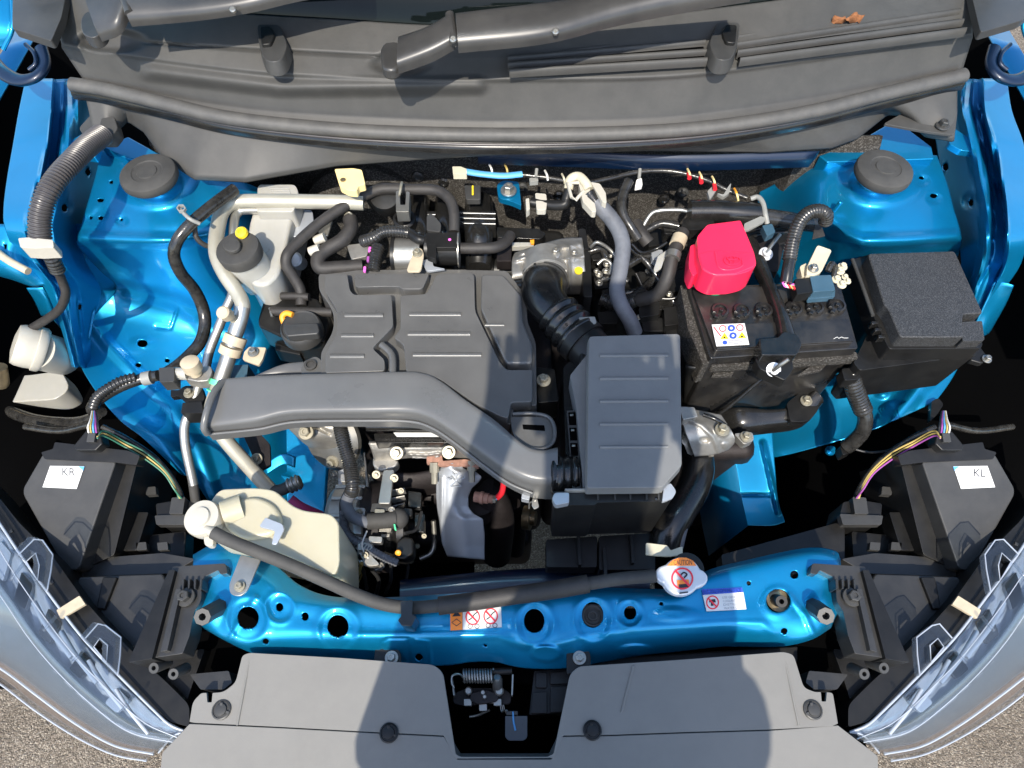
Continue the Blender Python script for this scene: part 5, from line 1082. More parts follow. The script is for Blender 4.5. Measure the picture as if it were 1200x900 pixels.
# throttle body
tb = T('throttle_body', 'cast aluminium throttle body behind the rubber elbow', 'throttle body', P(645, 305, .75))
loft('casting', [[(603, 296, .835), (640, 284, .845), (660, 279, .85), (682, 278, .85)], [(600, 305, .845), (640, 296, .86), (662, 292, .865), (684, 292, .86)], [(600, 325, .845), (640, 318, .86), (664, 318, .86), (686, 318, .855)], [(602, 340, .81), (640, 345, .81), (666, 345, .81), (690, 345, .81)]], 60, 40, 'cast_alu', tb, solid=.015,
     bump=lambda X, Y: dome(X, Y, 651, 296, 9, 10, .010, .5) + ridge(X, Y, [(605, 305), (640, 292), (680, 286)], 4, .006) - dome(X, Y, 620, 312, 12, 9, .006, .6) + ridge(X, Y, [(666, 290), (668, 340)], 3, .006) + ridge(X, Y, [(640, 306), (686, 300)], 3, .005))
bolt(651, 296, .873, 6, 'steel', tb); bolt(673, 296, .868, 4, 'steel', tb); lathe('yellow_dot', P(678, 318, .862), UP, [(.006, 0), (.006, .003), (.003, .003)], 'yellow', tb, seg=16)
lathe('bore', P(640, 318, .84), (0, -1, .25), [(.036, -.02), (.036, .02)], 'cast_alu', tb, seg=32)
plate('motor_flange', [(681, 290, 3), (692, 296, 3), (694, 348), (684, 348)], .855, .05, 'black_plastic', tb, r=2, bevel=.003)
plate('motor_plug', [(678, 268, 2), (686, 268, 2), (690, 292), (680, 292)], .85, .03, 'black_plastic', tb, r=1, bevel=.002)

# ================================================================== INTAKE MANIFOLD AND BITS BEHIND THE COVER
im = T('intake_manifold', 'black plastic intake manifold runners behind the engine cover', 'intake manifold', P(550, 280, .7))
boxw('plenum', -.18, .09, .70, .80, .66, .775, 'black_plastic', im, .02)
for (x0, x1, y0, y1) in ((480, 504, 233, 312), (510, 530, 233, 312), (545, 577, 232, 318)):
    arch('runner', [(x0, y0 + 4, .80), (x0 - 1, (y0 + y1) / 2, .825), (x0 + 1, y1, .80)], [(x1, y0 + 4, .80), (x1 + 1, (y0 + y1) / 2, .825), (x1 - 1, y1, .80)], .022, 'black_gloss', im, nu=24, nv=16, ex=2.2, depth=.05)
for k in range(3): arch('runner_band', [(537, 250 + k * 6, .838), (580, 251 + k * 6, .838)], [(537, 255 + k * 6, .838), (581, 256 + k * 6, .838)], .009, 'black_gloss', im, nu=16, nv=8, depth=.02)
for k in range(3): arch('runner_band', [(470, 249 + k * 9, .828), (535, 249 + k * 9, .828)], [(470, 255 + k * 9, .828), (535, 255 + k * 9, .828)], .006, 'black_gloss', im, nu=16, nv=8, depth=.02)
plate('fuel_rail', [(582, 266, 2), (632, 268, 2), (640, 274, 3), (634, 280, 2), (582, 278)], .82, .03, 'black_gloss', im, r=2, bevel=.003)
plate('rail_end', [(583, 279), (600, 279), (599, 306), (582, 306)], .825, .02, 'dark_iron', im, r=1, bevel=.002)
plate('rail_window', [(600, 284), (622, 284), (626, 288), (600, 289)], .825, .01, 'milk_plastic', im, r=1, bevel=.001); plate('orange_tip', [(621, 281), (626, 280.5), (626, 285), (622, 285)], .832, .004, 'orange', im, bevel=.0005)
boxw('gearbox_side', .06, .40, .45, .78, .25, .62, 'dark_iron', im, .02)
# purge valve and vacuum hoses in the middle
pv = T('purge_valve', 'black solenoid purge valve with pink paint dot and steel cap plate', 'valve', P(515, 290, .8))
tube('valve_body', [(499, 292, .862), (520, 292, .862), (537, 292, .862)], 19, 'black_plastic', pv, seg=26, soft=False)
lathe('valve_plate', P(537, 293, .862), (1, 0, 0), [(.026, 0), (.026, .002)], 'steel', pv, seg=30)
plate('valve_top', [(499, 273, 2), (536, 272, 2), (536, 290), (500, 290)], .886, .012, 'black_plastic', pv, r=2, bevel=.002)
lathe('paint_dot', P(527, 281, .8865), UP, [(.0022, 0), (.0022, .0006)], 'pink', pv, seg=12)
plate('valve_socket', [(501, 286, 2), (511, 286, 2), (511, 304, 2), (500, 300, 2)], .889, .01, 'black_plastic', pv, r=1, bevel=.0015)
tube('outlet_hose', [(540, 291, .862), (560, 291, .862), (580, 290, .86), (592, 284, .855), (598, 276, .848)], 6.6, 'hose', pv, seg=16)
vh = T('vacuum_hose', 'grey-black hose arching over the manifold from the cover to the valve', 'hose', P(450, 235, .85))
tube('hose', [(532, 272, .875), (532, 250, .885), (526, 233, .89), (510, 223, .89), (480, 222, .89), (445, 222, .89), (418, 234, .888), (398, 245, .887), (370, 265, .885), (345, 288, .882), (336, 300, .88), (336, 312, .87), (344, 325, .855), (352, 340, .84), (353, 358, .83)], 6.4, 'hose', vh, seg=16, res=12)
cl_ = plate('hose_bracket', [(464, 224), (468, 223), (469, 240), (475, 240), (476, 224), (480, 225), (479, 248), (464, 248)], .905, .02, 'steel', vh, r=1, bevel=.001)
tube('clamp', [(468, 229, .905), (470, 218, .91), (471, 214, .905)], 1.6, 'zinc', vh)
# egr / cylinder bits left of centre
eg = T('crank_sensor_bracket', 'steel canister with beige bolted strap behind the engine cover', 'bracket', P(475, 300, .8))
tube('canister', [(462, 300, .850), (478, 300, .850), (494, 300, .850)], 22, 'steel', eg, seg=28, soft=False)
tube('canister_band', [(461, 300, .850), (465, 300, .850)], 24, 'black_plastic', eg, seg=28, soft=False)
plate('strap', [(485, 292, 6), (494, 290, 6), (497, 298, 5), (493, 318), (476, 318)], .886, .004, 'beige', eg, r=4, bevel=.001)
bolt(489, 297, .887, 6, 'zinc', eg)
plate('steel_tab', [(494, 305), (506, 303), (508, 312), (522, 315), (500, 318)], .87, .004, 'shield', eg, r=2, bevel=.001)
tube('conduit', [(437, 318, .855), (440, 300, .862), (444, 288, .866)], 8, 'conduit', eg, seg=16, corr=(.004, .14))
tube('conduit', [(425, 283, .86), (438, 279, .872), (450, 272, .880), (466, 271, .882), (480, 273, .88)], 7.5, 'conduit', eg, seg=16, corr=(.004, .14))
tube('plug', [(480, 273, .88), (490, 280, .882), (496, 282, .88)], 6, 'black_plastic', eg, seg=12)
lathe('filler_socket', P(474, 258, .86), (0, -.2, 1), [(.017, -.03), (.017, .004), (.013, .006), (.012, -.002)], 'black_plastic', eg, seg=24)
plate('sensor', [(500, 252, 3), (506, 250, 3), (517, 262, 3), (516, 272, 2), (500, 270, 2)], .885, .03, 'dark_plastic', eg, r=2, bevel=.003)
for x, y, c_ in ((432, 289, 'pink'), (430, 300, 'wire_purple'), (426, 312, 'pink')): plate('paint_dab', [(x, y), (x + 3, y), (x + 2.4, y + 6), (x - .6, y + 6)], .868, .004, c_, eg, r=1, bevel=.0006)
plate('bracket_plate', [(406, 287), (434, 284), (430, 300), (412, 304)], .856, .008, 'cast_alu', eg, r=2, bevel=.0015)
# heater and brake-booster hoses
hh = T('heater_hose', 'dark rubber heater hose curling beside the brake reservoir', 'hose', P(400, 280, .8))
tube('hose', [(410, 256, .87), (411, 268, .868), (400, 282, .865), (382, 293, .862), (373, 303, .86), (376, 314, .855), (395, 314, .853), (425, 312, .85)], 8.4, 'hose', hh, seg=18)
lathe('white_nut', P(372, 281, .87), (1, .2, .3), [(.007, -.004), (.007, .012), (.005, .012)], 'white_plastic', hh, seg=14); lathe('white_nut', P(366, 294, .866), (1, .2, .3), [(.007, -.004), (.007, .012), (.005, .012)], 'white_plastic', hh, seg=14)
plate('pipe_bracket', [(372, 262), (384, 254), (390, 258), (384, 276), (374, 278)], .868, .004, 'steel', hh, r=2, bevel=.001)
tube('clamp', [(404, 252, .875), (409, 249, .882), (414, 253, .875)], 1.2, 'zinc', hh)
# oil filler cap, dipstick, valve box
oc = T('oil_filler_cap', 'round black oil filler cap with a finger bar', 'oil cap', P(356, 390, .82))
c = P(356, 391, .835); r = px(24.5, 356, 391, .85)
lathe('cap', c, UP, [(r, 0), (r, .012), (r * .96, .017), (r * .9, .019), (r * .85, .017), (r * .2, .0168)], 'dark_plastic', oc, seg=40, smooth=40)
gp = plate('grip_bar', [(332, 386, 2), (334, 379, 2), (372, 378, 3), (374, 387, 2), (372, 391, 2), (336, 394, 2)], .866, .014, 'dark_plastic', oc, r=2, bevel=.003)
text('lettering', '0W-20', 342, 386.5, .8665, 24, 3.6, 'dark_plastic', gp)
dp = tube('dipstick_handle', [(333, 379, .846), (331, 371, .852), (336, 367, .855), (343, 369, .855)], 3.4, 'orange', None, seg=12, label='orange loop handle of the oil dipstick beside the oil cap', cat='dipstick')
vb = T('valve_box', 'black plastic oil separator box behind the oil filler cap', 'box', P(325, 365, .78))
plate('box', [(310, 346, 3), (345, 343, 3), (372, 350), (388, 372), (380, 400), (345, 402), (303, 382, 3), (302, 374)], .825, .05, 'black_plastic', vb, r=3, bevel=.004)
tube('pipe', [(318, 365, .835), (345, 365, .838), (390, 366, .84)], 5.5, 'hose', vb, seg=14); tube('clip', [(316, 361, .84), (319, 371, .838)], 1.4, 'steel', vb)
tube('pipe', [(330, 347, .835), (348, 347, .838), (362, 348, .838)], 4.6, 'hose', vb, seg=14)
plate('side_plate', [(322, 400), (352, 412), (352, 416), (322, 410)], .80, .03, 'black_plastic', vb, bevel=.002)
plate('relay', [(270, 428), (291, 427), (289, 442), (266, 444)], .80, .03, 'blue_grey', vb, r=1, bevel=.002)
# ================================================================== BATTERY
bt = T('battery', 'black car battery with six vent caps and a warning sticker', 'battery', P(905, 380, .66))
ZB = .862
plate('case', [(806, 336, 3), (984, 330, 3), (1006, 408, 3), (832, 420, 3)], ZB, .19, 'battery_plastic', bt, r=3, bevel=.004, flare=0)
plate('lid', [(811, 338, 3), (980, 333, 3), (1000, 401, 3), (838, 411, 3)], ZB + .007, .012, 'battery_plastic', bt, r=3, bevel=.003)
plate('lid_step', [(838, 381), (995, 374), (1001, 399), (840, 409)], ZB + .010, .006, 'battery_plastic', bt, r=2, bevel=.002)
def vent(x, y):
    z = ZB + .0075; r = px(10.5, x, y, z); c = P(x, y, z)
    o = lathe('vent_cap', c, UP, [(r, 0), (r, .004), (r * .92, .0065), (r * .70, .0068), (r * .66, .0035), (r * .2, .0035)], 'battery_plastic', bt, seg=24)
    for k in range(4):
        t = k * math.pi / 2 + .5
        plate('cap_notch', [(x + 8 * math.cos(t - .35), y + 6.4 * math.sin(t - .35)), (x + 8 * math.cos(t + .35), y + 6.4 * math.sin(t + .35)), (x + 4 * math.cos(t + .5), y + 3.2 * math.sin(t + .5)), (x + 4 * math.cos(t - .5), y + 3.2 * math.sin(t - .5))], z + .0085, .004, 'black_gloss', o, bevel=.0006)
for x, y in ((843, 366), (868.5, 366), (894, 365), (929, 363.5), (954, 362), (979.5, 360)): vent(x, y)
ws = flat('warning_sticker', [(834, 380.5), (872.5, 379), (878, 404), (839.5, 406)], ZB + .0112, 'paper', bt)
zz = ZB + .0117
for k, (x, y, c_) in enumerate(((847, 385, 'print_red'), (857, 384.6, 'print_blue'), (867, 384, 'print_red'), (859, 393.4, 'print_blue'), (849.5, 401.5, 'print_blue'))):
    if c_ == 'print_red': ring('symbol', x, y, 4.3, 4, 1, zz, c_, ws, n=18)
    else: flat('symbol', disc_pts(x, y, 4.4 if k < 4 else 2.8, 3.9 if k < 4 else 2.4, 18), zz, c_, ws)
for x, y in ((849, 394.5), (869.5, 393.5)): flat('symbol', [(x - 5, y + 3), (x, y - 4.5), (x + 5, y + 2.6)], zz, 'print_yellow', ws)
for x, y in ((857, 384.6), (859, 393.4)): flat('symbol_mark', disc_pts(x, y, 1.8, 1.6, 8), zz + .0006, 'paper', ws)
for x, y in ((849, 394.5), (869.5, 393.5)): flat('symbol_mark', disc_pts(x, y + 1, 1.3, 1.2, 8), zz + .0006, 'ink', ws)
flat('red_stripe', [(835.5, 383), (837, 383), (845.5, 394), (844, 394)], zz, 'print_red', ws)
for k in range(3): flat('print_line', [(854, 399 + k * 2), (874 - k * 4, 398 + k * 2), (874 - k * 4, 398.8 + k * 2), (854, 399.8 + k * 2)], zz, 'ink_grey', ws)
tube('chalk_mark', [(977, 397, ZB + .0104), (981, 395, ZB + .0104), (983, 396.5, ZB + .0104), (986, 395, ZB + .0104), (989, 396, ZB + .0104), (994, 396, ZB + .0104)], .3, 'paper', bt, seg=5)
# insulating felt sleeve round the case
slv = T('battery_sleeve', 'grey-brown felt insulating sleeve wrapped round the battery', 'sleeve', P(905, 420, .68))
plate('side_pad', [(797, 334), (805, 333), (833, 424), (824, 427), (806, 385)], .852, .05, 'felt', slv, r=2, bevel=.004)
plate('front_pad', [(832, 422), (1004, 412), (1006, 420), (834, 430)], .845, .014, 'felt', slv, r=2, bevel=.004)
tray = T('battery_tray', 'black plastic battery tray with a moulded duct along its front', 'tray', P(870, 470, .6))
loft('front_face', [[(803, 430, .825), (830, 432, .825), (900, 430, .825), (1006, 424, .825)], [(802, 450, .77), (830, 455, .77), (900, 450, .77), (1000, 432, .77)], [(802, 480, .70), (840, 485, .70), (900, 478, .70), (975, 440, .74)]], 40, 20, 'black_plastic', tray, solid=.004, bump=lambda X, Y: ridge(X, Y, [(835, 478), (905, 432)], 3, .006))
arch('duct', [(838, 484, .70), (862, 480, .72), (900, 483, .72), (930, 478, .725), (948, 462, .735)], [(842, 506, .69), (865, 508, .71), (900, 505, .71), (940, 498, .715), (962, 476, .73)], .018, 'black_gloss', tray, nu=50, nv=14, ex=3)
plate('ear', [(922, 472), (940, 458), (958, 448, 3), (961, 478, 8), (948, 494, 8), (926, 494)], .742, .01, 'black_plastic', tray, r=4, bevel=.003)
bolt(944.5, 470, .744, 7, 'zinc', tray)
for pts in ([(838, 433), (862, 431), (858, 440), (834, 441)], [(950, 429), (972, 424), (962, 434), (934, 440)]): plate('felt_window', pts, .822, .005, 'felt', tray, r=1, bevel=.001)
for x, y in ((825, 432), (817, 438)): lathe('rivet', P(x, y, .815), (0, -.6, .8), [(.003, 0), (.003, .002), (.001, .003)], 'steel', tray, seg=10)
tube('brace_rod', [(824, 498, .72), (850, 480, .745), (890, 446, .79), (912, 430, .815)], 2.4, 'black_gloss', tray, seg=10)
hd = T('battery_clamp', 'black diagonal battery hold-down bar with hook bolt', 'clamp', P(910, 380, .86))
arch('bar', [(872, 282, .872), (882, 306, .874), (896, 336, .876), (908, 368, .878), (914, 398, .878)], [(884, 280, .872), (896, 304, .874), (908, 334, .876), (922, 366, .878), (932, 394, .878)], .008, 'black_gloss', hd, nu=30, nv=10, depth=.01)
plate('end_block', [(890, 397, 2), (912, 395, 2), (918, 388, 4), (936, 392, 5), (940, 404, 4), (934, 416, 4), (892, 416, 3)], .888, .025, 'black_gloss', hd, r=3, bevel=.005)
plate('end_saddle', [(885, 420, 3), (900, 414, 3), (928, 414, 3), (930, 432, 4), (920, 446, 4), (890, 432, 4)], .872, .02, 'black_plastic', hd, r=3, bevel=.004)
c = P(906, 433, .872)
lathe('washer', c, (0, -.6, .8), [(.0095, 0), (.0095, .002), (.006, .0025), (.006, .006), (.003, .006)], 'white_metal', hd, seg=24)
tube('hook_rod', [(906, 434, .876), (914, 428, .89), (924, 421, .90)], 2.4, 'steel', hd, seg=10)
tube('rear_rod', [(897, 297, .885), (906, 285, .89), (914, 275, .893)], 2.4, 'steel', hd, seg=10)
lathe('washer', P(897, 298, .88), (0, -.3, 1), [(.010, 0), (.010, .002), (.006, .0025), (.006, .008)], 'white_metal', hd, seg=24)
plate('rear_bracket', [(884, 280), (905, 276), (918, 292), (912, 318), (890, 318)], .866, .02, 'dark_iron', hd, r=3, bevel=.002)
# positive terminal cover
ZR = .925
rcv = T('terminal_cover', 'bright red plastic cover over the battery positive terminal', 'terminal cover', P(850, 310, .87))
plate('shell', [(817, 277, 3), (829, 263, 3), (868, 258, 2), (874, 272, 3), (884, 296, 3), (887, 311, 5), (878, 318, 6), (862, 322, 4), (836, 323, 6), (823, 316, 4), (818, 299, 2)], ZR, .042, 'red', rcv, r=3, bevel=.0035, flare=0)
plate('top_step', [(819, 297, 2), (838, 293, 2), (884, 297, 2), (886, 311, 5), (862, 321, 4), (836, 322, 5), (824, 315, 4)], ZR + .0012, .004, 'red', rcv, r=2, bevel=.0012)
zz = ZR + .0016
tube('tab_outline', [(838, 295, zz), (841, 310, zz), (848, 316, zz), (862, 315, zz), (870, 311, zz), (869, 304, zz)], 1.0, 'red', rcv, seg=8)
ring('emblem', 858, 305, 10, 6.2, 1.4, zz + .0008, 'red', rcv, h=.0012); ring('emblem', 858, 305, 3.6, 6, 1.1, zz + .0012, 'red', rcv, h=.0012); ring('emblem', 858, 302.6, 6.5, 2.8, 1, zz + .0014, 'red', rcv, h=.0012)
plate('hinge_ear', [(809, 288, 2), (818, 284), (820, 318), (812, 324, 4), (807, 312, 4)], .905, .03, 'red', rcv, r=3, bevel=.003)
lathe('post_seal', P(836, 335, ZB + .008), UP, [(.017, 0), (.016, .005), (.01, .006)], 'green', bt, seg=24)
# negative terminal, sensor and conduit
ng = T('negative_terminal', 'cream battery clamp with blue-grey current sensor and connector', 'terminal', P(955, 320, .87))
plate('clamp', [(946, 312, 2), (958, 287, 3), (975, 293, 3), (963, 318, 3), (956, 322, 3), (945, 322, 2)], .905, .015, 'cream', ng, r=2, bevel=.002)
plate('clamp_cap', [(937, 312, 3), (945, 308, 2), (948, 323), (940, 325, 2)], .897, .015, 'cream', ng, r=2, bevel=.002); bolt(953, 315, .906, 6, 'steel', ng)
plate('sensor_box', [(949, 323, 2), (974, 322, 2), (979, 340, 2), (953, 342, 2)], .902, .025, 'blue_grey', ng, r=2, bevel=.002)
plate('sensor_lip', [(952, 342), (979, 340), (978, 348), (946, 351)], .888, .004, 'blue_grey', ng, r=1, bevel=.001)
plate('plug', [(931, 327, 2), (949, 325, 2), (953, 342), (934, 345, 2)], .900, .018, 'black_plastic', ng, r=2, bevel=.002)
for x, y in ((984, 318), (990, 325), (980, 328), (993, 330), (986, 334), (987, 313)): bolt(x, y, .898, 5.5 if x < 988 else 4, 'cream', ng)
tube('ground_lead', [(970, 318, .905), (975, 309, .91), (978, 316, .90), (977, 328, .89)], 3.4, 'tape', ng)
for k, c_ in enumerate(('pink', 'wire_white', 'red_dark', 'wire_yellow', 'red_dark')): tube('wire', [(917 + k * 3, 331 + k, .905), (921 + k * 2.6, 336 + k * .6, .902), (930, 333 + k * 1.6, .896)], 1.1, c_, ng, seg=6)
cv = T('battery_conduit', 'black corrugated conduit looping up beside the right strut tower', 'cable', P(940, 280, .88))
tube('conduit', [(925, 305, .925), (929, 282, .935), (936, 262, .945), (947, 250, .95), (960, 247, .948), (968, 252, .94), (967, 261, .925)], 8.2, 'conduit', cv, seg=18, corr=(.0042, .13))
tube('tail', [(921, 331, .91), (923, 318, .918), (926, 302, .926)], 7, 'black_gloss', cv, seg=16)
plate('tape_end', [(955, 264), (962, 262), (967, 276), (952, 280)], .90, .002, 'hose', cv, bevel=.0004)

# ================================================================== FUSE BOX
fb = T('fuse_box', 'grained black fuse and relay box with clipped lid', 'fuse box', P(1080, 360, .78))
ZF = .892
plate('lid', [(1017, 297, 4), (1119, 294, 4), (1152, 367, 3), (1129, 368, 2), (1128, 379, 2), (1130, 395, 3), (1055, 395, 4), (1041, 362, 3), (1036, 357, 3)], ZF, .035, 'grain_plastic', fb, r=3, bevel=.004, seg=4)
plate('lid_corner', [(1127, 377, 2), (1151, 376, 2), (1154, 399, 3), (1128, 400, 2)], ZF - .006, .03, 'grain_plastic', fb, r=2, bevel=.003)
plate('lid_slope', [(999, 304, 3), (1022, 297), (1062, 398), (1148, 402, 2), (1150, 408, 2), (1042, 409, 4), (1024, 371, 3)], ZF - .022, .03, 'black_plastic', fb, r=3, bevel=.006)
plate('tray', [(1001, 310), (1120, 300), (1152, 404), (1144, 416), (1008, 434), (1000, 425), (1022, 380)], ZF - .05, .09, 'black_plastic', fb, r=3, bevel=.005, flare=-.06)
tube('lid_edge', [(999, 304, ZF - .02), (1011, 336, ZF - .02), (1023, 370, ZF - .02)], 2.2, 'dark_plastic', fb, seg=10)
for k in range(3): plate('clip_tooth', [(1021 + k * 4, 376 + k * 8), (1030 + k * 4, 375 + k * 8), (1031 + k * 4, 379 + k * 8), (1022 + k * 4, 380 + k * 8)], ZF - .018, .012, 'black_gloss', fb, bevel=.0015)
fk = plate('fixing_foot', [(1133, 407, 2), (1149, 406, 2), (1158, 418, 5), (1152, 426, 4), (1138, 422, 2)], .828, .01, 'black_plastic', fb, r=2, bevel=.002); bolt(1156, 421, .83, 5.5, 'steel', fk)
tube('main_loom', [(996, 434, .82), (1000, 452, .80), (1006, 468, .78), (1012, 482, .765)], 11, 'tape', fb, seg=18, corr=(.005, .06))
tube('main_loom', [(1010, 476, .77), (1014, 490, .755), (1011, 505, .735), (1002, 516, .715), (992, 524, .70)], 8.6, 'tape', fb, seg=18)
plate('loom_boot', [(986, 432, 3), (1008, 430, 3), (1008, 444, 3), (990, 446, 3)], .826, .02, 'black_plastic', fb, r=3, bevel=.003)
plate('loom_clip', [(984, 522, 3), (997, 518, 3), (1000, 528, 3), (988, 534, 3)], .70, .02, 'black_plastic', fb, r=2, bevel=.003)
tube('branch', [(1000, 526, .70), (1018, 530, .70), (1040, 528, .69), (1062, 520, .69)], 1.4, 'wire_black', fb)

# ================================================================== WIRING AND HOSES BEHIND BATTERY
wh = T('bulkhead_harness', 'thin taped wiring harness with coloured ties along the firewall top', 'harness', P(700, 205, .88))
tube('loom', [(535, 202, .903), (560, 203, .902), (600, 204, .902), (640, 208, .90), (680, 214, .90), (710, 210, .90), (745, 202, .903), (775, 200, .905), (800, 203, .905), (830, 212, .903), (850, 222, .90), (875, 232, .895)], 2.8, 'tape', wh, seg=12, res=12)
tube('blue_sleeve', [(545, 201, .908), (565, 204, .908), (590, 206, .907), (612, 204, .907)], 4.2, 'wire_blue', wh, seg=12, squash=.7)
plate('yellow_plug', [(530, 195), (540, 195), (547, 198), (547, 204), (531, 204)], .912, .01, 'cream', wh, r=1, bevel=.0015)
for x, y, c_ in ((575, 198, 'wire_white'), (593, 198, 'wire_yellow'), (640, 205, 'wire_white'), (660, 209, 'cream'), (807, 203, 'pale_yellow'), (821, 207, 'pale_yellow'), (836, 212, 'pale_yellow'), (862, 226, 'orange'), (863, 229, 'pale_yellow')):
    tube('tie', [(x - 1.5, y - 5, .908), (x + 1, y, .913), (x + 2, y + 6, .905)], 1.3, c_, wh, seg=8)
for x, y in ((838, 220), (822, 212), (808, 207)): tube('red_tape', [(x - 1, y - 4, .908), (x, y + 2, .909)], 2.6, 'red_dark', wh, seg=8)
plate('loom_clip', [(746, 210, 2), (752, 208, 2), (753, 217), (744, 219, 2)], .90, .008, 'wire_white', wh, r=1, bevel=.001); tube('clip_stem', [(749, 208, .904), (750, 198, .908)], 2, 'grey_strap', wh)
plate('loom_clip', [(620, 209), (630, 206), (631, 212), (621, 213)], .90, .008, 'grey_strap', wh, r=1, bevel=.001); tube('clip_stem', [(628, 207, .904), (629, 198, .908)], 2, 'grey_strap', wh)
for pts in ([(829, 224), (836, 217), (840, 222), (832, 234)], [(840, 226, 2), (848, 228, 2), (853, 219, 2), (857, 214, 2), (855, 226, 2), (848, 231, 2)]): plate('strap', pts, .905, .006, 'grey_strap', wh, r=1, bevel=.001)
# main loom trough behind the battery
lm = T('loom_trough', 'black wiring trough with grey strap behind the red terminal cover', 'wiring trough', P(860, 260, .8))
tube('tube_body', [(808, 248, .895), (840, 248, .896), (870, 250, .896), (893, 252, .895)], 13.5, 'black_gloss', lm, seg=24)
plate('trough_lower', [(801, 256, 2), (838, 255), (836, 268), (797, 270, 2)], .893, .02, 'black_gloss', lm, r=2, bevel=.004)
tube('loom_tail', [(893, 254, .89), (915, 257, .885), (935, 260, .88), (955, 262, .87)], 10, 'tape', lm, seg=16)
tube('strap', [(880, 233, .908), (888, 231, .912), (894, 238, .912), (897, 252, .908), (899, 262, .90)], 3.0, 'grey_strap', lm, seg=10)
plate('strap', [(872, 262, 2), (892, 253, 2), (898, 256, 2), (895, 260), (878, 269, 2), (872, 270)], .912, .004, 'grey_strap', lm, r=1, bevel=.001)
plate('strap_buckle', [(893, 264, 2), (905, 262, 2), (909, 272, 2), (899, 277, 2)], .90, .012, 'blue_grey', lm, r=2, bevel=.002)
plate('trough_floor', [(840, 262), (925, 258), (935, 280), (870, 300), (842, 290)], .845, .02, 'black_plastic', lm, r=3, bevel=.003)
for k in range(3): tube('steel_rod', [(868, 282 - k * 8, .868), (895, 274 - k * 7, .872), (925, 272 - k * 6, .87)], 2, 'black_gloss', lm)
tube('silver_pipe', [(752, 268, .86), (762, 252, .872), (772, 247, .878), (795, 246, .88), (808, 248, .882)], 2.4, 'alu_pipe', lm)
plate('flag_strap', [(766, 316), (771, 300), (783, 292), (786, 288), (788, 292), (778, 305), (775, 314), (768, 319)], .875, .003, 'milk_plastic', lm, r=1, bevel=.0008)
tube('positive_cable', [(800, 272, .885), (795, 285, .885), (788, 300, .88), (782, 325, .865), (770, 345, .84), (748, 352, .82)], 8, 'hose', lm, seg=16)
tube('cable_band', [(797, 278, .886), (793, 288, .885)], 9, 'beige', lm, seg=16)
tube('cable_sleeve', [(790, 296, .884), (788, 303, .882)], 8.8, 'steel', lm, seg=16)
# grey heater hose with white quick connector
qh = T('quick_connect_hose', 'grey rubber hose with white quick connector behind the throttle body', 'hose', P(720, 280, .8))
tube('hose', [(698, 237, .905), (706, 245, .90), (716, 256, .895), (726, 272, .888), (730, 290, .88), (727, 315, .868), (723, 340, .855), (728, 358, .845), (738, 375, .83), (744, 390, .81)], 9.2, 'hose_grey', qh, seg=20, res=12)
tube('hose_neck', [(690, 226, .912), (697, 236, .906), (702, 242, .902)], 7.2, 'tape', qh, seg=16)
plate('connector', [(678, 214, 2), (684, 211, 2), (692, 222), (688, 230), (697, 238), (699, 248, 2), (694, 248, 2), (683, 236), (681, 226)], .915, .012, 'white_plastic', qh, r=1, bevel=.002)
plate('connector_wing', [(692, 213, 2), (703, 215, 2), (710, 226, 2), (711, 238, 2), (706, 236), (700, 226)], .92, .012, 'white_plastic', qh, r=1, bevel=.002)
tube('connector_handle', [(679, 214, .914), (665, 215, .914), (670, 232, .913), (675, 234, .912), (684, 224, .914)], 2.2, 'white_plastic', qh, seg=8, soft=False)
tube('elbow', [(666, 222, .905), (669, 210, .913), (678, 207, .917), (686, 214, .918), (690, 222, .915)], 5.5, 'pale_yellow' if False else 'cream', qh, seg=14)
tube('elbow_tail', [(667, 222, .905), (664, 233, .895), (660, 240, .89), (640, 240, .885), (622, 237, .885)], 6, 'black_plastic', qh, seg=14)
plate('white_clip', [(627, 226, 2), (640, 227, 2), (641, 236), (640, 246, 2), (629, 246, 2)], .892, .01, 'white_plastic', qh, r=1, bevel=.0015)
plate('white_clip', [(616, 233), (620, 232), (621, 245), (617, 248)], .892, .012, 'white_plastic', qh, r=1, bevel=.0012)
# body studs on the bulkhead
bs_ = T('bulkhead_stud', 'zinc bolt on a blue painted patch of the bulkhead', 'bolt', P(598, 225, .86))
plate('blue_patch', [(582, 216, 4), (590, 211, 4), (608, 213, 3), (611, 241, 2), (600, 236, 3), (584, 232, 4)], .868, .01, 'blue_paint', bs_, r=3, bevel=.002); bolt(596, 224, .870, 9.5, 'steel', bs_)
plate('bulkhead_clip', [(544, 217), (563, 217), (563, 234), (546, 234)], .865, .01, 'dark_plastic', None, r=2, bevel=.002, label='small black clip block with cream tongue on the bulkhead', cat='clip')
tube('tongue', [(554, 218, .868), (554, 228, .868)], 1.2, 'yellow', bpy.data.objects['bulkhead_clip'], seg=6)
# black loom to the right of the throttle body
gl = T('gearbox_harness', 'twisted black taped gearbox wiring between throttle body and battery', 'harness', P(740, 280, .8))
tube('loom', [(737, 212, .905), (731, 225, .90), (728, 240, .895), (732, 255, .888), (740, 268, .88), (748, 280, .87)], 6, 'tape', gl, seg=14)
tube('loom', [(744, 262, .87), (752, 275, .868), (760, 285, .862)], 8, 'hose', gl, seg=14)
for pts in ([(690, 295, .83), (705, 292, .835), (712, 305, .83), (722, 318, .82), (735, 330, .81)], [(700, 330, .82), (720, 322, .825), (738, 310, .83), (760, 300, .835), (790, 305, .83)], [(705, 350, .80), (725, 345, .81), (750, 340, .815), (775, 320, .82)], [(740, 290, .84), (760, 310, .83), (780, 340, .81), (800, 370, .79)], [(758, 270, .86), (775, 262, .87), (795, 265, .87)]):
    tube('branch', pts, 4.4, 'tape', gl, seg=10)
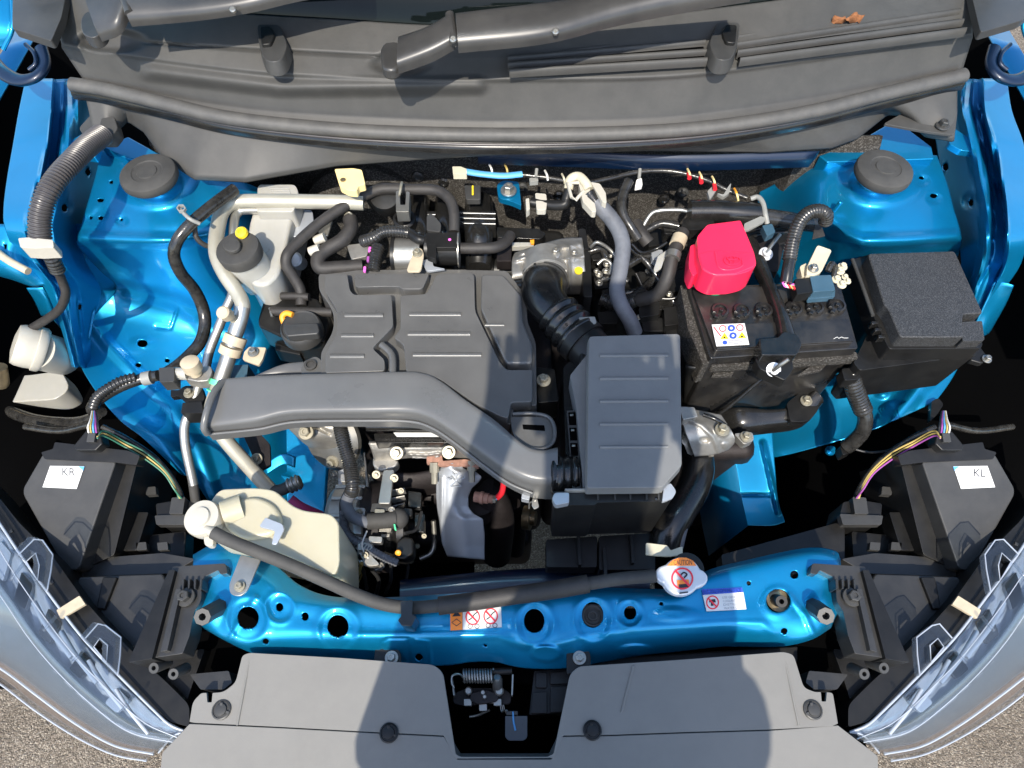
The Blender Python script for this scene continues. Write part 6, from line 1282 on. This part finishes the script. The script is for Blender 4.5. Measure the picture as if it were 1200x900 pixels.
tube('conduit', [(704, 350, .815), (722, 356, .815), (742, 352, .815), (754, 342, .815)], 9, 'conduit', gl, seg=16, corr=(.004, .12))
for x, y, s_ in ((705, 330, 9), (712, 345, 7), (770, 278, 11), (788, 330, 14), (760, 360, 12), (790, 370, 12)):
    plate('connector', [(x - s_, y - s_ * .8, 2), (x + s_, y - s_, 2), (x + s_ * 1.1, y + s_ * .7, 2), (x - s_ * .9, y + s_, 2)], .815, .03, 'black_plastic', gl, r=2, bevel=.003)
for x, y in ((702, 322), (710, 318), (702, 332), (711, 310)): bolt(x, y, .835, 4.5, 'steel', gl)
boxw('black_mass', .13, .26, .52, .80, .55, .72, 'black_plastic', gl, .02)
# gearbox casting and large lower radiator hose in front
gb = T('gearbox_casting', 'cast aluminium gearbox end cover with bolts below the battery tray', 'gearbox', P(830, 510, .5))
loft('casting', [[(798, 478, .775), (815, 480, .78), (845, 486, .775)], [(800, 496, .785), (825, 498, .79), (858, 506, .775)], [(806, 514, .78), (830, 514, .78), (861, 518, .76)], [(814, 535, .75), (836, 533, .75), (854, 527, .74)]], 50, 44, 'cast_alu', gb, solid=.03, bump=lambda X, Y: dome(X, Y, 846, 504, 11, 10, .005, .5) + ridge(X, Y, [(802, 490), (822, 498), (836, 512), (842, 528)], 5, .0035) - dome(X, Y, 826, 516, 7, 4, .006, .6) + dome(X, Y, 850, 522, 6, 5, .003, .6))
bolt(846, 504, .792, 8.5, 'zinc', gb); bolt(874, 512, .75, 7, 'zinc', gb); plate('ear', [(860, 508), (882, 506, 4), (884, 516, 4), (872, 521)], .748, .015, 'cast_alu', gb, r=3, bevel=.002)
plate('top_hook', [(796, 476, 2), (814, 477, 2), (818, 488), (800, 492)], .80, .02, 'cast_alu', gb, r=2, bevel=.003)
tube('breather', [(824, 486, .80), (840, 492, .80), (852, 500, .79)], 2.5, 'black_gloss', gb, seg=10)
lh = T('radiator_hose', 'fat black rubber radiator hose curving down beside the air box', 'hose', P(800, 590, .6))
tube('hose', [(796, 500, .70), (812, 522, .715), (818, 545, .725), (812, 572, .735), (797, 598, .74), (785, 620, .735), (779, 645, .72)], 19, 'black_gloss', lh, seg=28, res=14)
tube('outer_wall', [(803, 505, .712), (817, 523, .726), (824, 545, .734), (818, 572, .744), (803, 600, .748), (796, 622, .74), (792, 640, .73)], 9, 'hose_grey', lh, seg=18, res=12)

# ================================================================== LEFT SIDE: A/C PIPES
ac = T('air_conditioning_pipe', 'thick silver air-conditioning pipe bending round the left of the engine', 'pipe', P(260, 400, .6))
tube('pipe', [(426, 238, .885), (400, 237, .888), (340, 236, .89), (290, 236, .893), (272, 238, .894), (261, 247, .894), (256, 262, .893), (253, 285, .89), (255, 303, .886), (264, 322, .88), (278, 343, .87), (284, 356, .865), (283, 368, .858), (276, 390, .845), (268, 418, .83), (258, 448, .81), (248, 480, .79), (254, 500, .77), (268, 520, .75), (300, 556, .71), (322, 580, .68)], 8.6, 'cream_pipe', ac, seg=20, res=12)
tube('grey_section', [(284, 360, .864), (281, 375, .855), (275, 394, .843), (268, 418, .83), (258, 448, .81)], 8.9, 'alu_pipe', ac, seg=20)
tube('rubber_end', [(318, 576, .69), (330, 574, .69), (342, 568, .692)], 7, 'rubber', ac, seg=16)
tube('crimp', [(338, 570, .692), (352, 564, .695)], 9.5, 'steel', ac, seg=20, corr=(.006, .18))
tube('green_tape', [(256.5, 446, .812), (254.5, 452, .809)], 9.2, 'bright_green', ac, seg=20); tube('green_tape', [(252, 457.5, .806), (251.6, 459, .805)], 9.2, 'bright_green', ac, seg=20)
tube('clamp', [(277, 394, .846), (273, 404, .84)], 13, 'beige', ac, seg=24); tube('clamp', [(272, 406, .84), (269, 415, .833)], 13, 'beige', ac, seg=24)
pl2 = plate('clamp_plate', [(286, 412, 2), (292, 406, 2), (312, 407, 2), (308, 420, 2), (303, 428), (284, 421)], .842, .005, 'beige', ac, r=2, bevel=.001); bolt(297, 413, .843, 6.5, 'steel', pl2)
a = P(274, 374, .862); b = P(261, 366, .892)
lathe('service_port', a, b - a, [(.0055, 0), (.0055, (b - a).length * .55), (.009, (b - a).length * .56), (.009, (b - a).length), (.007, (b - a).length * 1.06)], 'beige', ac, seg=18)
a2 = T('air_conditioning_pipe', 'thin silver air-conditioning pipe running beside the thick one with service valve', 'pipe', P(235, 450, .6))
tube('pipe', [(340, 247, .87), (290, 246, .88), (278, 250, .88), (274, 262, .88), (273, 290, .87), (274, 320, .86), (272, 345, .85), (265, 362, .84), (256, 385, .825), (246, 410, .81), (240, 435, .80), (232, 455, .79), (226, 476, .78), (217, 496, .77), (217, 520, .755), (223, 550, .73), (227, 568, .715)], 5.3, 'alu_pipe', a2, seg=16, res=10)
tube('black_end', [(226, 564, .718), (230, 592, .69)], 5.4, 'rubber', a2, seg=14)
vbk = plate('valve_block', [(214, 436, 3), (226, 432, 3), (246, 428, 3), (249, 434), (244, 446, 3), (232, 447), (216, 444, 3)], .822, .02, 'cast_alu', a2, r=3, bevel=.003)
a = P(230, 438, .825); b = P(222, 424, .85)
lathe('service_port', a, b - a, [(.008, 0), (.008, (b - a).length * .4), (.0125, (b - a).length * .42), (.0125, (b - a).length), (.009, (b - a).length * 1.08)], 'beige', a2, seg=20)
tube('pressure_switch', [(203, 438, .825), (212, 438, .825), (220, 438, .825)], 7.5, 'milk_plastic', a2, seg=14)
plate('switch_plug', [(186, 431, 2), (204, 430, 2), (204, 447, 2), (187, 448, 2)], .836, .022, 'dark_plastic', a2, r=2, bevel=.002)
bkt = plate('black_bracket', [(200, 457, 1), (210, 457), (216, 452, 3), (236, 452, 3), (240, 466), (236, 474, 3), (216, 470, 3), (210, 464), (200, 465, 1)], .79, .01, 'black_plastic', a2, r=2, bevel=.002); bolt(222, 461, .792, 6.5, 'zinc', bkt)
plate('pipe_holder', [(214, 472), (236, 470), (238, 484), (212, 484)], .80, .03, 'black_plastic', a2, r=1, bevel=.003)

# ================================================================== BRAKE FLUID RESERVOIR
br = T('brake_fluid_reservoir', 'translucent white brake fluid reservoir with black cap and yellow tip', 'reservoir', P(310, 290, .75))
plate('tank', [(303, 222, 5), (345, 221, 6), (346, 240, 3), (342, 258), (334, 292, 8), (326, 322, 8), (312, 334, 8), (298, 334, 8), (284, 322, 8), (286, 300, 6), (292, 260)], .872, .08, 'milk_plastic', br, r=4, bevel=.008, seg=4)
plate('tank_rear', [(302, 216, 5), (346, 216, 6), (350, 226, 4), (344, 248), (300, 248)], .888, .05, 'milk_plastic', br, r=4, bevel=.006)
for k in range(4): plate('filler_step', [(317 + k, 219 + k * 2.2), (338 + k * .6, 219 + k * 2.2), (339 + k * .6, 221 + k * 2.2), (316 + k, 221 + k * 2.2)], .8885 + k * .0004, .003, 'milk_plastic', br, bevel=.0005)
c0 = P(298, 318, .862); c1 = P(281, 295, .905)
ax = c1 - c0; L = ax.length; r = px(25.5, 278, 292, .905)
lathe('neck', c0, ax, [(r * .9, -.02), (r * .9, L * .8)], 'milk_plastic', br, seg=32)
cp = lathe('cap', c1, ax * .5 + UP * .04, [(r * .98, -.009), (r, .0), (r, .006), (r * .95, .009), (r * .2, .0095)], 'rubber', br, seg=40, smooth=40)
plate('cap_boss', disc_pts(271, 286, 10.5, 8.5, 20), .922, .006, 'rubber', cp, bevel=.0015)
lathe('yellow_tip', P(284.5, 274, .917), (-.2, -.2, 1), [(.0085, 0), (.0085, .005), (.006, .008), (.0035, .008), (.003, .005)], 'yellow', cp, seg=20)
bk2 = plate('booster_bracket', [(346, 245), (366, 246, 4), (368, 264, 4), (352, 276), (340, 278)], .855, .006, 'shield', br, r=3, bevel=.0015)
lathe('cylinder_nut', P(347, 305, .84), (0, -.5, 1), [(.011, -.02), (.011, .006), (.008, .008)], 'shield', br, seg=20)
plate('foot', [(287, 332), (298, 333), (296, 340, 3), (289, 340, 3)], .835, .012, 'cream', br, r=2, bevel=.002)
mb = T('brake_booster', 'black brake booster drum and dark hoses behind the manifold', 'brake booster', P(420, 270, .7))
lathe('drum', P(430, 262, .74) + Vector((0, .03, 0)), (0, -1, .1), [(.02, .05), (.085, .045), (.105, .02), (.105, 0)], 'felt', mb, seg=40)
lathe('black_cap', P(452, 232, .872), (0, -.4, 1), [(.022, -.02), (.025, 0), (.022, .010), (.006, .012)], 'black_plastic', mb, seg=30)
yl = plate('yellow_clip', [(392, 198), (414, 197), (424, 199, 2), (428, 216, 2), (420, 218), (418, 224), (408, 223), (398, 218)], .93, .012, 'pale_yellow', None, r=2, bevel=.003, label='pale yellow plastic cable clip tucked under the cowl skirt', cat='clip')
lathe('clip_hole', P(402, 211, .9305), UP, [(.004, 0), (.004, .001), (.002, .001)], 'bronze', yl, seg=14)

# ================================================================== LEFT: WASHER FILLER AND HARNESSES
wf = T('washer_filler', 'white washer fluid filler neck and cap at the far left', 'washer filler', P(40, 440, .6))
a = P(60, 422, .74); b = P(30, 405, .80); ax = b - a
r = px(27, 30, 408, .80)
lathe('neck', P(78, 420, .715), P(36, 408, .79) - P(78, 420, .715), [(r * .55, -.01), (r * .82, .006), (r * .86, .03), (r * .86, .07)], 'white_plastic', wf, seg=30, smooth=50)
cp = lathe('cap', P(44, 409, .775), Vector((-.75, -.1, .65)), [(r * .9, -.01), (r * 1.0, -.006), (r * 1.0, .002), (r * .93, .003), (r * .95, .012), (r * .93, .022), (r * .86, .028), (r * .4, .031)], 'white_plastic', wf, seg=40, smooth=45)
plate('bottle', [(-8, 436), (30, 440), (72, 434, 8), (82, 455, 8), (66, 468, 10), (0, 472)], .66, .12, 'milk_plastic', wf, r=8, bevel=.02, seg=4)
tube('nozzle_tip', [(84, 424, .72), (94, 426, .715)], 3, 'white_plastic', wf)
tube('straw', [(-2, 430, .70), (4, 470, .64)], 9, 'bronze', wf, seg=16)
hn = T('corrugated_conduit', 'thick grey corrugated conduit arching over the left fender wall', 'cable', P(60, 230, .9))
tube('conduit', [(120, 158, .972), (104, 170, .985), (84, 190, 1.0), (66, 210, 1.005), (53, 232, 1.0), (47, 255, .985), (47, 280, .965)], 12.5, 'conduit_grey', hn, seg=24, corr=(.0044, .14), res=14)
tube('conduit_lower', [(54, 290, .958), (62, 305, .94), (68, 318, .92)], 8.6, 'conduit', hn, seg=18, corr=(.0048, .14))
tube('lead', [(66, 314, .925), (73, 330, .90), (77, 345, .88), (70, 362, .85), (55, 374, .82), (36, 386, .80), (26, 398, .79)], 5, 'hose', hn, seg=14)
cf = plate('clip', [(21, 279, 2), (34, 278, 2), (62, 281, 2), (63, 290, 2), (40, 291, 2), (24, 290, 2)], .975, .02, 'white_plastic', hn, r=2, bevel=.003)
lh2 = T('left_fender_harness', 'black taped wiring harness draped over the left blue apron', 'harness', P(220, 340, .7))
tube('loom', [(275, 222, .915), (258, 234, .92), (240, 248, .925), (222, 264, .925), (208, 282, .915), (204, 300, .895), (212, 320, .865), (228, 340, .83), (238, 362, .80), (240, 382, .785), (234, 402, .78), (220, 418, .78), (206, 430, .785), (190, 440, .79)], 7, 'tape', lh2, seg=16, res=12)
tube('loom', [(186, 440, .79), (170, 443, .785), (148, 450, .785), (128, 460, .78), (114, 470, .77), (108, 480, .755), (118, 484, .74)], 6.6, 'tape', lh2, seg=16)
tube('conduit', [(160, 442, .79), (142, 447, .792), (126, 456, .79), (114, 466, .782), (109, 478, .77)], 6.5, 'conduit', lh2, seg=16, corr=(.005, .18))
tube('loom', [(118, 482, .755), (104, 492, .73), (80, 496, .70), (40, 492, .67), (6, 480, .65)], 7, 'tape', lh2, seg=14)
tube('grey_wrap', [(168, 444, .787), (178, 442, .788)], 8.2, 'grey_strap', lh2, seg=14)
tube('loom_branch', [(228, 266, .915), (230, 278, .905), (238, 286, .895), (248, 290, .885)], 3, 'hose', lh2, seg=12)
tube('cable_tie', [(212, 246, .945), (222, 256, .945), (234, 262, .935)], 2.4, 'grey_strap', lh2, seg=8)
ring('tie_head', 213.5, 246, 5.6, 4.6, 1.6, .947, 'grey_strap', lh2, n=6, h=.004)
# dark shadow-side odds: magenta hose clip by the reservoir
tube('coolant_hose', [(336, 590, .66), (350, 600, .65), (372, 610, .62)], 12, 'magenta', None, seg=18, label='dark magenta hose end peeking out behind the coolant reservoir', cat='hose')
fs_ = plate('fuse_side_stay', [(1092, 470), (1100, 466, 3), (1106, 474, 3), (1098, 486), (1090, 494)], .70, .01, 'black_plastic', None, r=2, bevel=.002, label='small black stay at the front edge of the right blue apron', cat='stay')
ZOFF = .045
# ================================================================== SMALL THINGS BETWEEN THE BIG ONES
cb = T('front_wiring', 'tangle of thin black and coloured leads between alternator and reservoir', 'wiring', P(430, 660, .6))
for pts, c_, r_ in (([(400, 640, .67), (412, 652, .66), (425, 668, .64), (430, 690, .60)], 'wire_black', 2.2), ([(436, 668, .64), (444, 680, .62), (440, 700, .58)], 'wire_black', 2.4), ([(470, 655, .66), (478, 664, .64), (474, 690, .60)], 'wire_black', 2.0), ([(406, 575, .70), (400, 590, .69), (402, 612, .68), (412, 628, .67)], 'wire_black', 2.6), ([(430, 622, .70), (424, 640, .69), (432, 655, .67)], 'wire_white', 1.0), ([(418, 655, .665), (424, 672, .63), (416, 690, .60)], 'wire_yellow', 1.0), ([(474, 625, .69), (488, 620, .67), (494, 600, .66)], 'wire_black', 2.0)):
    tube('lead', pts, r_, c_, cb, seg=8)
for x, y, z, a, b, m_ in ((421, 600, .705, 7, 6, 'cast_alu'), (428, 640, .68, 9, 5, 'cast_alu'), (405, 560, .70, 6, 5, 'cast_alu'), (440, 632, .69, 8, 4, 'cast_alu'), (419, 618, .695, 5, 8, 'steel'), (486, 585, .66, 8, 10, 'black_gloss'), (492, 612, .64, 6, 12, 'black_gloss'), (478, 600, .69, 5, 5, 'black_plastic'), (412, 648, .66, 6, 6, 'dark_iron'), (445, 600, .71, 6, 4, 'zinc')):
    plate('bracket', [(x - a, y - b, 2), (x + a, y - b * .8, 2), (x + a * .9, y + b, 2), (x - a, y + b * .9, 2)], z, .012, m_, cb, r=2, bevel=.002)
for x, y, z, r_ in ((421, 600, .706, 4), (428, 650, .68, 4), (462, 560, .715, 5), (470, 575, .70, 3.5), (441, 556, .725, 5), (497, 628, .63, 3), (489, 640, .62, 3), (404, 540, .715, 4)): bolt(x, y, z, r_, 'zinc', cb, (0, -.6, .8))
for k in range(4):
    t0 = 575 + k * 9; arch('alternator_rib', [(458 + k, t0, .69 - k * .01), (474, t0 - 3, .69 - k * .01)], [(458 + k, t0 + 3.5, .685 - k * .01), (475, t0 + .5, .685 - k * .01)], .003, 'cast_alu', cb, nu=6, nv=6, depth=.01)
ZOFF = 0.0
ub2 = T('gearbox_fittings', 'dark brackets and steel fittings between air box and battery tray', 'bracket', P(750, 340, .75))
for x, y, z, a, b, m_ in ((700, 300, .82, 8, 5, 'black_gloss'), (716, 334, .81, 10, 6, 'black_gloss'), (735, 300, .80, 8, 9, 'black_plastic'), (757, 330, .80, 9, 12, 'black_gloss'), (778, 355, .80, 10, 8, 'black_gloss'), (765, 380, .80, 14, 8, 'black_plastic'), (790, 392, .80, 10, 9, 'black_plastic'), (712, 372, .81, 12, 7, 'black_plastic'), (786, 266, .86, 9, 8, 'black_gloss'), (770, 298, .845, 7, 6, 'shield')):
    plate('fitting', [(x - a, y - b, 2), (x + a, y - b * .9, 2), (x + a * .9, y + b, 2), (x - a * .8, y + b, 2)], z, .02, m_, ub2, r=2, bevel=.003)
for x, y, z, r_ in ((699, 318, .838, 3.5), (716, 300, .835, 3), (760, 318, .81, 4), (784, 345, .815, 4), (748, 372, .81, 3.5), (775, 300, .85, 3)): bolt(x, y, z, r_, 'steel', ub2)
for pts in ([(692, 290, .85), (700, 284, .86), (714, 292, .85), (722, 304, .84), (716, 316, .83)], [(700, 310, .84), (708, 304, .845), (716, 310, .84), (714, 322, .835)], [(740, 286, .86), (752, 296, .85), (768, 292, .85), (782, 284, .86)], [(745, 320, .83), (760, 345, .81), (788, 350, .81), (802, 340, .82)]):
    tube('steel_line', pts, 2.2, 'steel' if pts[0][0] < 705 else 'black_gloss', ub2, seg=8)
fp = T('bulkhead_plugs', 'small clips and grommets on the dark felt bulkhead', 'clip', P(560, 230, .85))
for x, y, m_ in ((490, 205, 'dark_plastic'), (520, 212, 'black_gloss'), (612, 218, 'dark_plastic'), (655, 228, 'black_gloss'), (778, 232, 'black_gloss'), (800, 224, 'dark_plastic'), (430, 205, 'black_gloss')):
    q = PY(x, y, .868); lathe('grommet', q, (0, -1, .2), [(.009, 0), (.009, .006), (.005, .008), (.003, .006)], m_, fp, seg=14)
# dark liner bolts, lower lamp brackets
for mx in (0, 1):
    m = (lambda x: 1216 - x) if mx else (lambda x: x)
    lw = T('lamp_wiring', 'black loom and clips in the shadow behind the %s headlamp' % ('right' if mx else 'left'), 'wiring', P(m(180), 560, .65), 'lamp wiring')
    tube('loom', [(m(120), 500, .72), (m(150), 515, .71), (m(185), 540, .69), (m(210), 575, .67), (m(214), 600, .68)], 3.2, 'tape', lw, seg=10)
    tube('loom', [(m(30), 500, .70), (m(70), 505, .72), (m(105), 498, .745)], 4, 'tape', lw, seg=10)
    for x, y, z in ((150, 560, .70), (176, 575, .69), (140, 590, .70), (190, 640, .70), (165, 640, .69)):
        plate('clip', [(m(x - 6), y - 4), (m(x + 6), y - 5), (m(x + 7), y + 4), (m(x - 5), y + 5)], z, .01, 'dark_plastic', lw, r=1, bevel=.0015)
    for k in range(5): plate('housing_mark', [(m(10 + k * 12), 622 + k * 15), (m(14 + k * 12), 620 + k * 15), (m(15 + k * 12), 623 + k * 15), (m(11 + k * 12), 625 + k * 15)], .7612, .001, 'dark_plastic', lw, bevel=.0003)
# ================================================================== PHOTOGRAPHER (stands at the bumper; the photo shows the shadow)
def skin_person():
    J = {}; E = []
    def j(n, p, r, par=None):
        J[n] = (len(J), p, r)
        if par: E.append((J[par][0], J[n][0]))
    j('pelvis', (.02, -.56, .95), (.15, .11))
    j('waist', (.02, -.52, 1.10), (.130, .10), 'pelvis'); j('chest', (.02, -.44, 1.30), (.145, .11), 'waist'); j('upper', (.025, -.38, 1.42), (.13, .09), 'chest')
    j('neck', (.035, -.28, 1.53), (.06, .06), 'upper'); j('jaw', (.045, -.205, 1.615), (.07, .075), 'neck'); j('head', (.05, -.190, 1.70), (.088, .10), 'jaw'); j('crown', (.05, -.200, 1.775), (.062, .07), 'head')
    for s, n, sh, el, wr, pm in ((-1, 'l', (-.155, -.40, 1.41), (-.165, -.27, 1.20), (-.085, -.125, 1.50), (-.055, -.080, 1.59)), (1, 'r', (.190, -.40, 1.41), (.185, -.27, 1.20), (.180, -.125, 1.50), (.150, -.080, 1.59))):
        j(n + 'sh', sh, (.065, .065), 'upper'); j(n + 'el', el, (.045, .045), n + 'sh'); j(n + 'fo', tuple(.6 * np.array(el) + .4 * np.array(wr)), (.045, .042), n + 'el'); j(n + 'wr', wr, (.028, .026), n + 'fo'); j(n + 'pm', pm, (.036, .020), n + 'wr')
        for k in range(4):
            b = np.array(pm) + [(k - 1.5) * .019, 0, .028 - abs(k - 1.4) * .004]
            j(f'{n}f{k}a', tuple(b), (.009, .009), n + 'pm'); j(f'{n}f{k}b', tuple(b + [0, .014, .026]), (.0085, .0085), f'{n}f{k}a'); j(f'{n}f{k}c', tuple(b + [0, .038, .030 - .004 * (k == 3)]), (.0075, .0075), f'{n}f{k}b')
        j(n + 'th1', tuple(np.array(pm) + [-s * .034, .008, .004]), (.011, .011), n + 'pm'); j(n + 'th2', tuple(np.array(pm) + [-s * .052, .024, .016]), (.009, .009), n + 'th1')
        hx = .02 + s * .10
        j(n + 'hip', (hx, -.56, .90), (.10, .10), 'pelvis'); j(n + 'kn', (hx + s * .02, -.52, .50), (.065, .065), n + 'hip'); j(n + 'an', (hx + s * .03, -.58, .10), (.042, .045), n + 'kn'); j(n + 'toe', (hx + s * .05, -.42, .045), (.045, .035), n + 'an')
    me = bpy.data.meshes.new('person')
    vs = [v[1] for v in J.values()]
    me.from_pydata(vs, E, []); ob = bpy.data.objects.new('tmp', me); COL.objects.link(ob)
    ob.modifiers.new('skin', 'SKIN'); ob.modifiers.new('sub', 'SUBSURF').levels = 2; ob.modifiers['sub'].render_levels = 2
    for (i, p, r), sv in zip(J.values(), me.skin_vertices[0].data): sv.radius = r; sv.use_root = (i == 0)
    dg = bpy.context.evaluated_depsgraph_get()
    m2 = bpy.data.meshes.new_from_object(ob.evaluated_get(dg)); bpy.data.objects.remove(ob)
    m2.name = 'person'; m2.materials.clear()
    for k in ('shirt', 'trousers', 'skin', 'hair'): m2.materials.append(M[k])
    for f in m2.polygons:
        c = f.center
        if c.z > 1.70 or (c.z > 1.62 and c.y < -.27): f.material_index = 3
        elif c.z > 1.52 or (c.y > -.17 and c.z > 1.40): f.material_index = 2
        elif c.z < 1.0: f.material_index = 1
        else: f.material_index = 0
        f.use_smooth = True
    o = bpy.data.objects.new('person', m2)
    link(o, None, 'person in dark clothes leaning over the front bumper holding up a phone', 'person')
    lathe('nose', Vector((.05, -.105, 1.675)), (0, 1, -.2), [(.014, -.02), (.012, 0), (.007, .012)], 'skin', o, seg=12)
    for s in (-1, 1): lathe('ear', Vector((.05 + s * .085, -.2, 1.69)), (s, -.2, 0), [(.022, -.006), (.024, .002), (.014, .006)], 'skin', o, seg=14)
    return o
skin_person()
# the phone, held just behind the lens position
ph = []
for dx in (-.055, .140):
    for dv in (-.055, .045):
        for dd in (-.012, -.021):
            ph.append(Vector((dx, 0, CAMZ)) + Vector((0, cs, sn)) * dv + Vector((0, sn, -cs)) * dd)
mk('phone', ph, [[0, 1, 3, 2], [4, 5, 7, 6], [0, 1, 5, 4], [2, 3, 7, 6], [0, 2, 6, 4], [1, 3, 7, 5]], 'black_gloss', bevel=.003, label='black phone held out over the engine bay by the photographer', cat='phone')
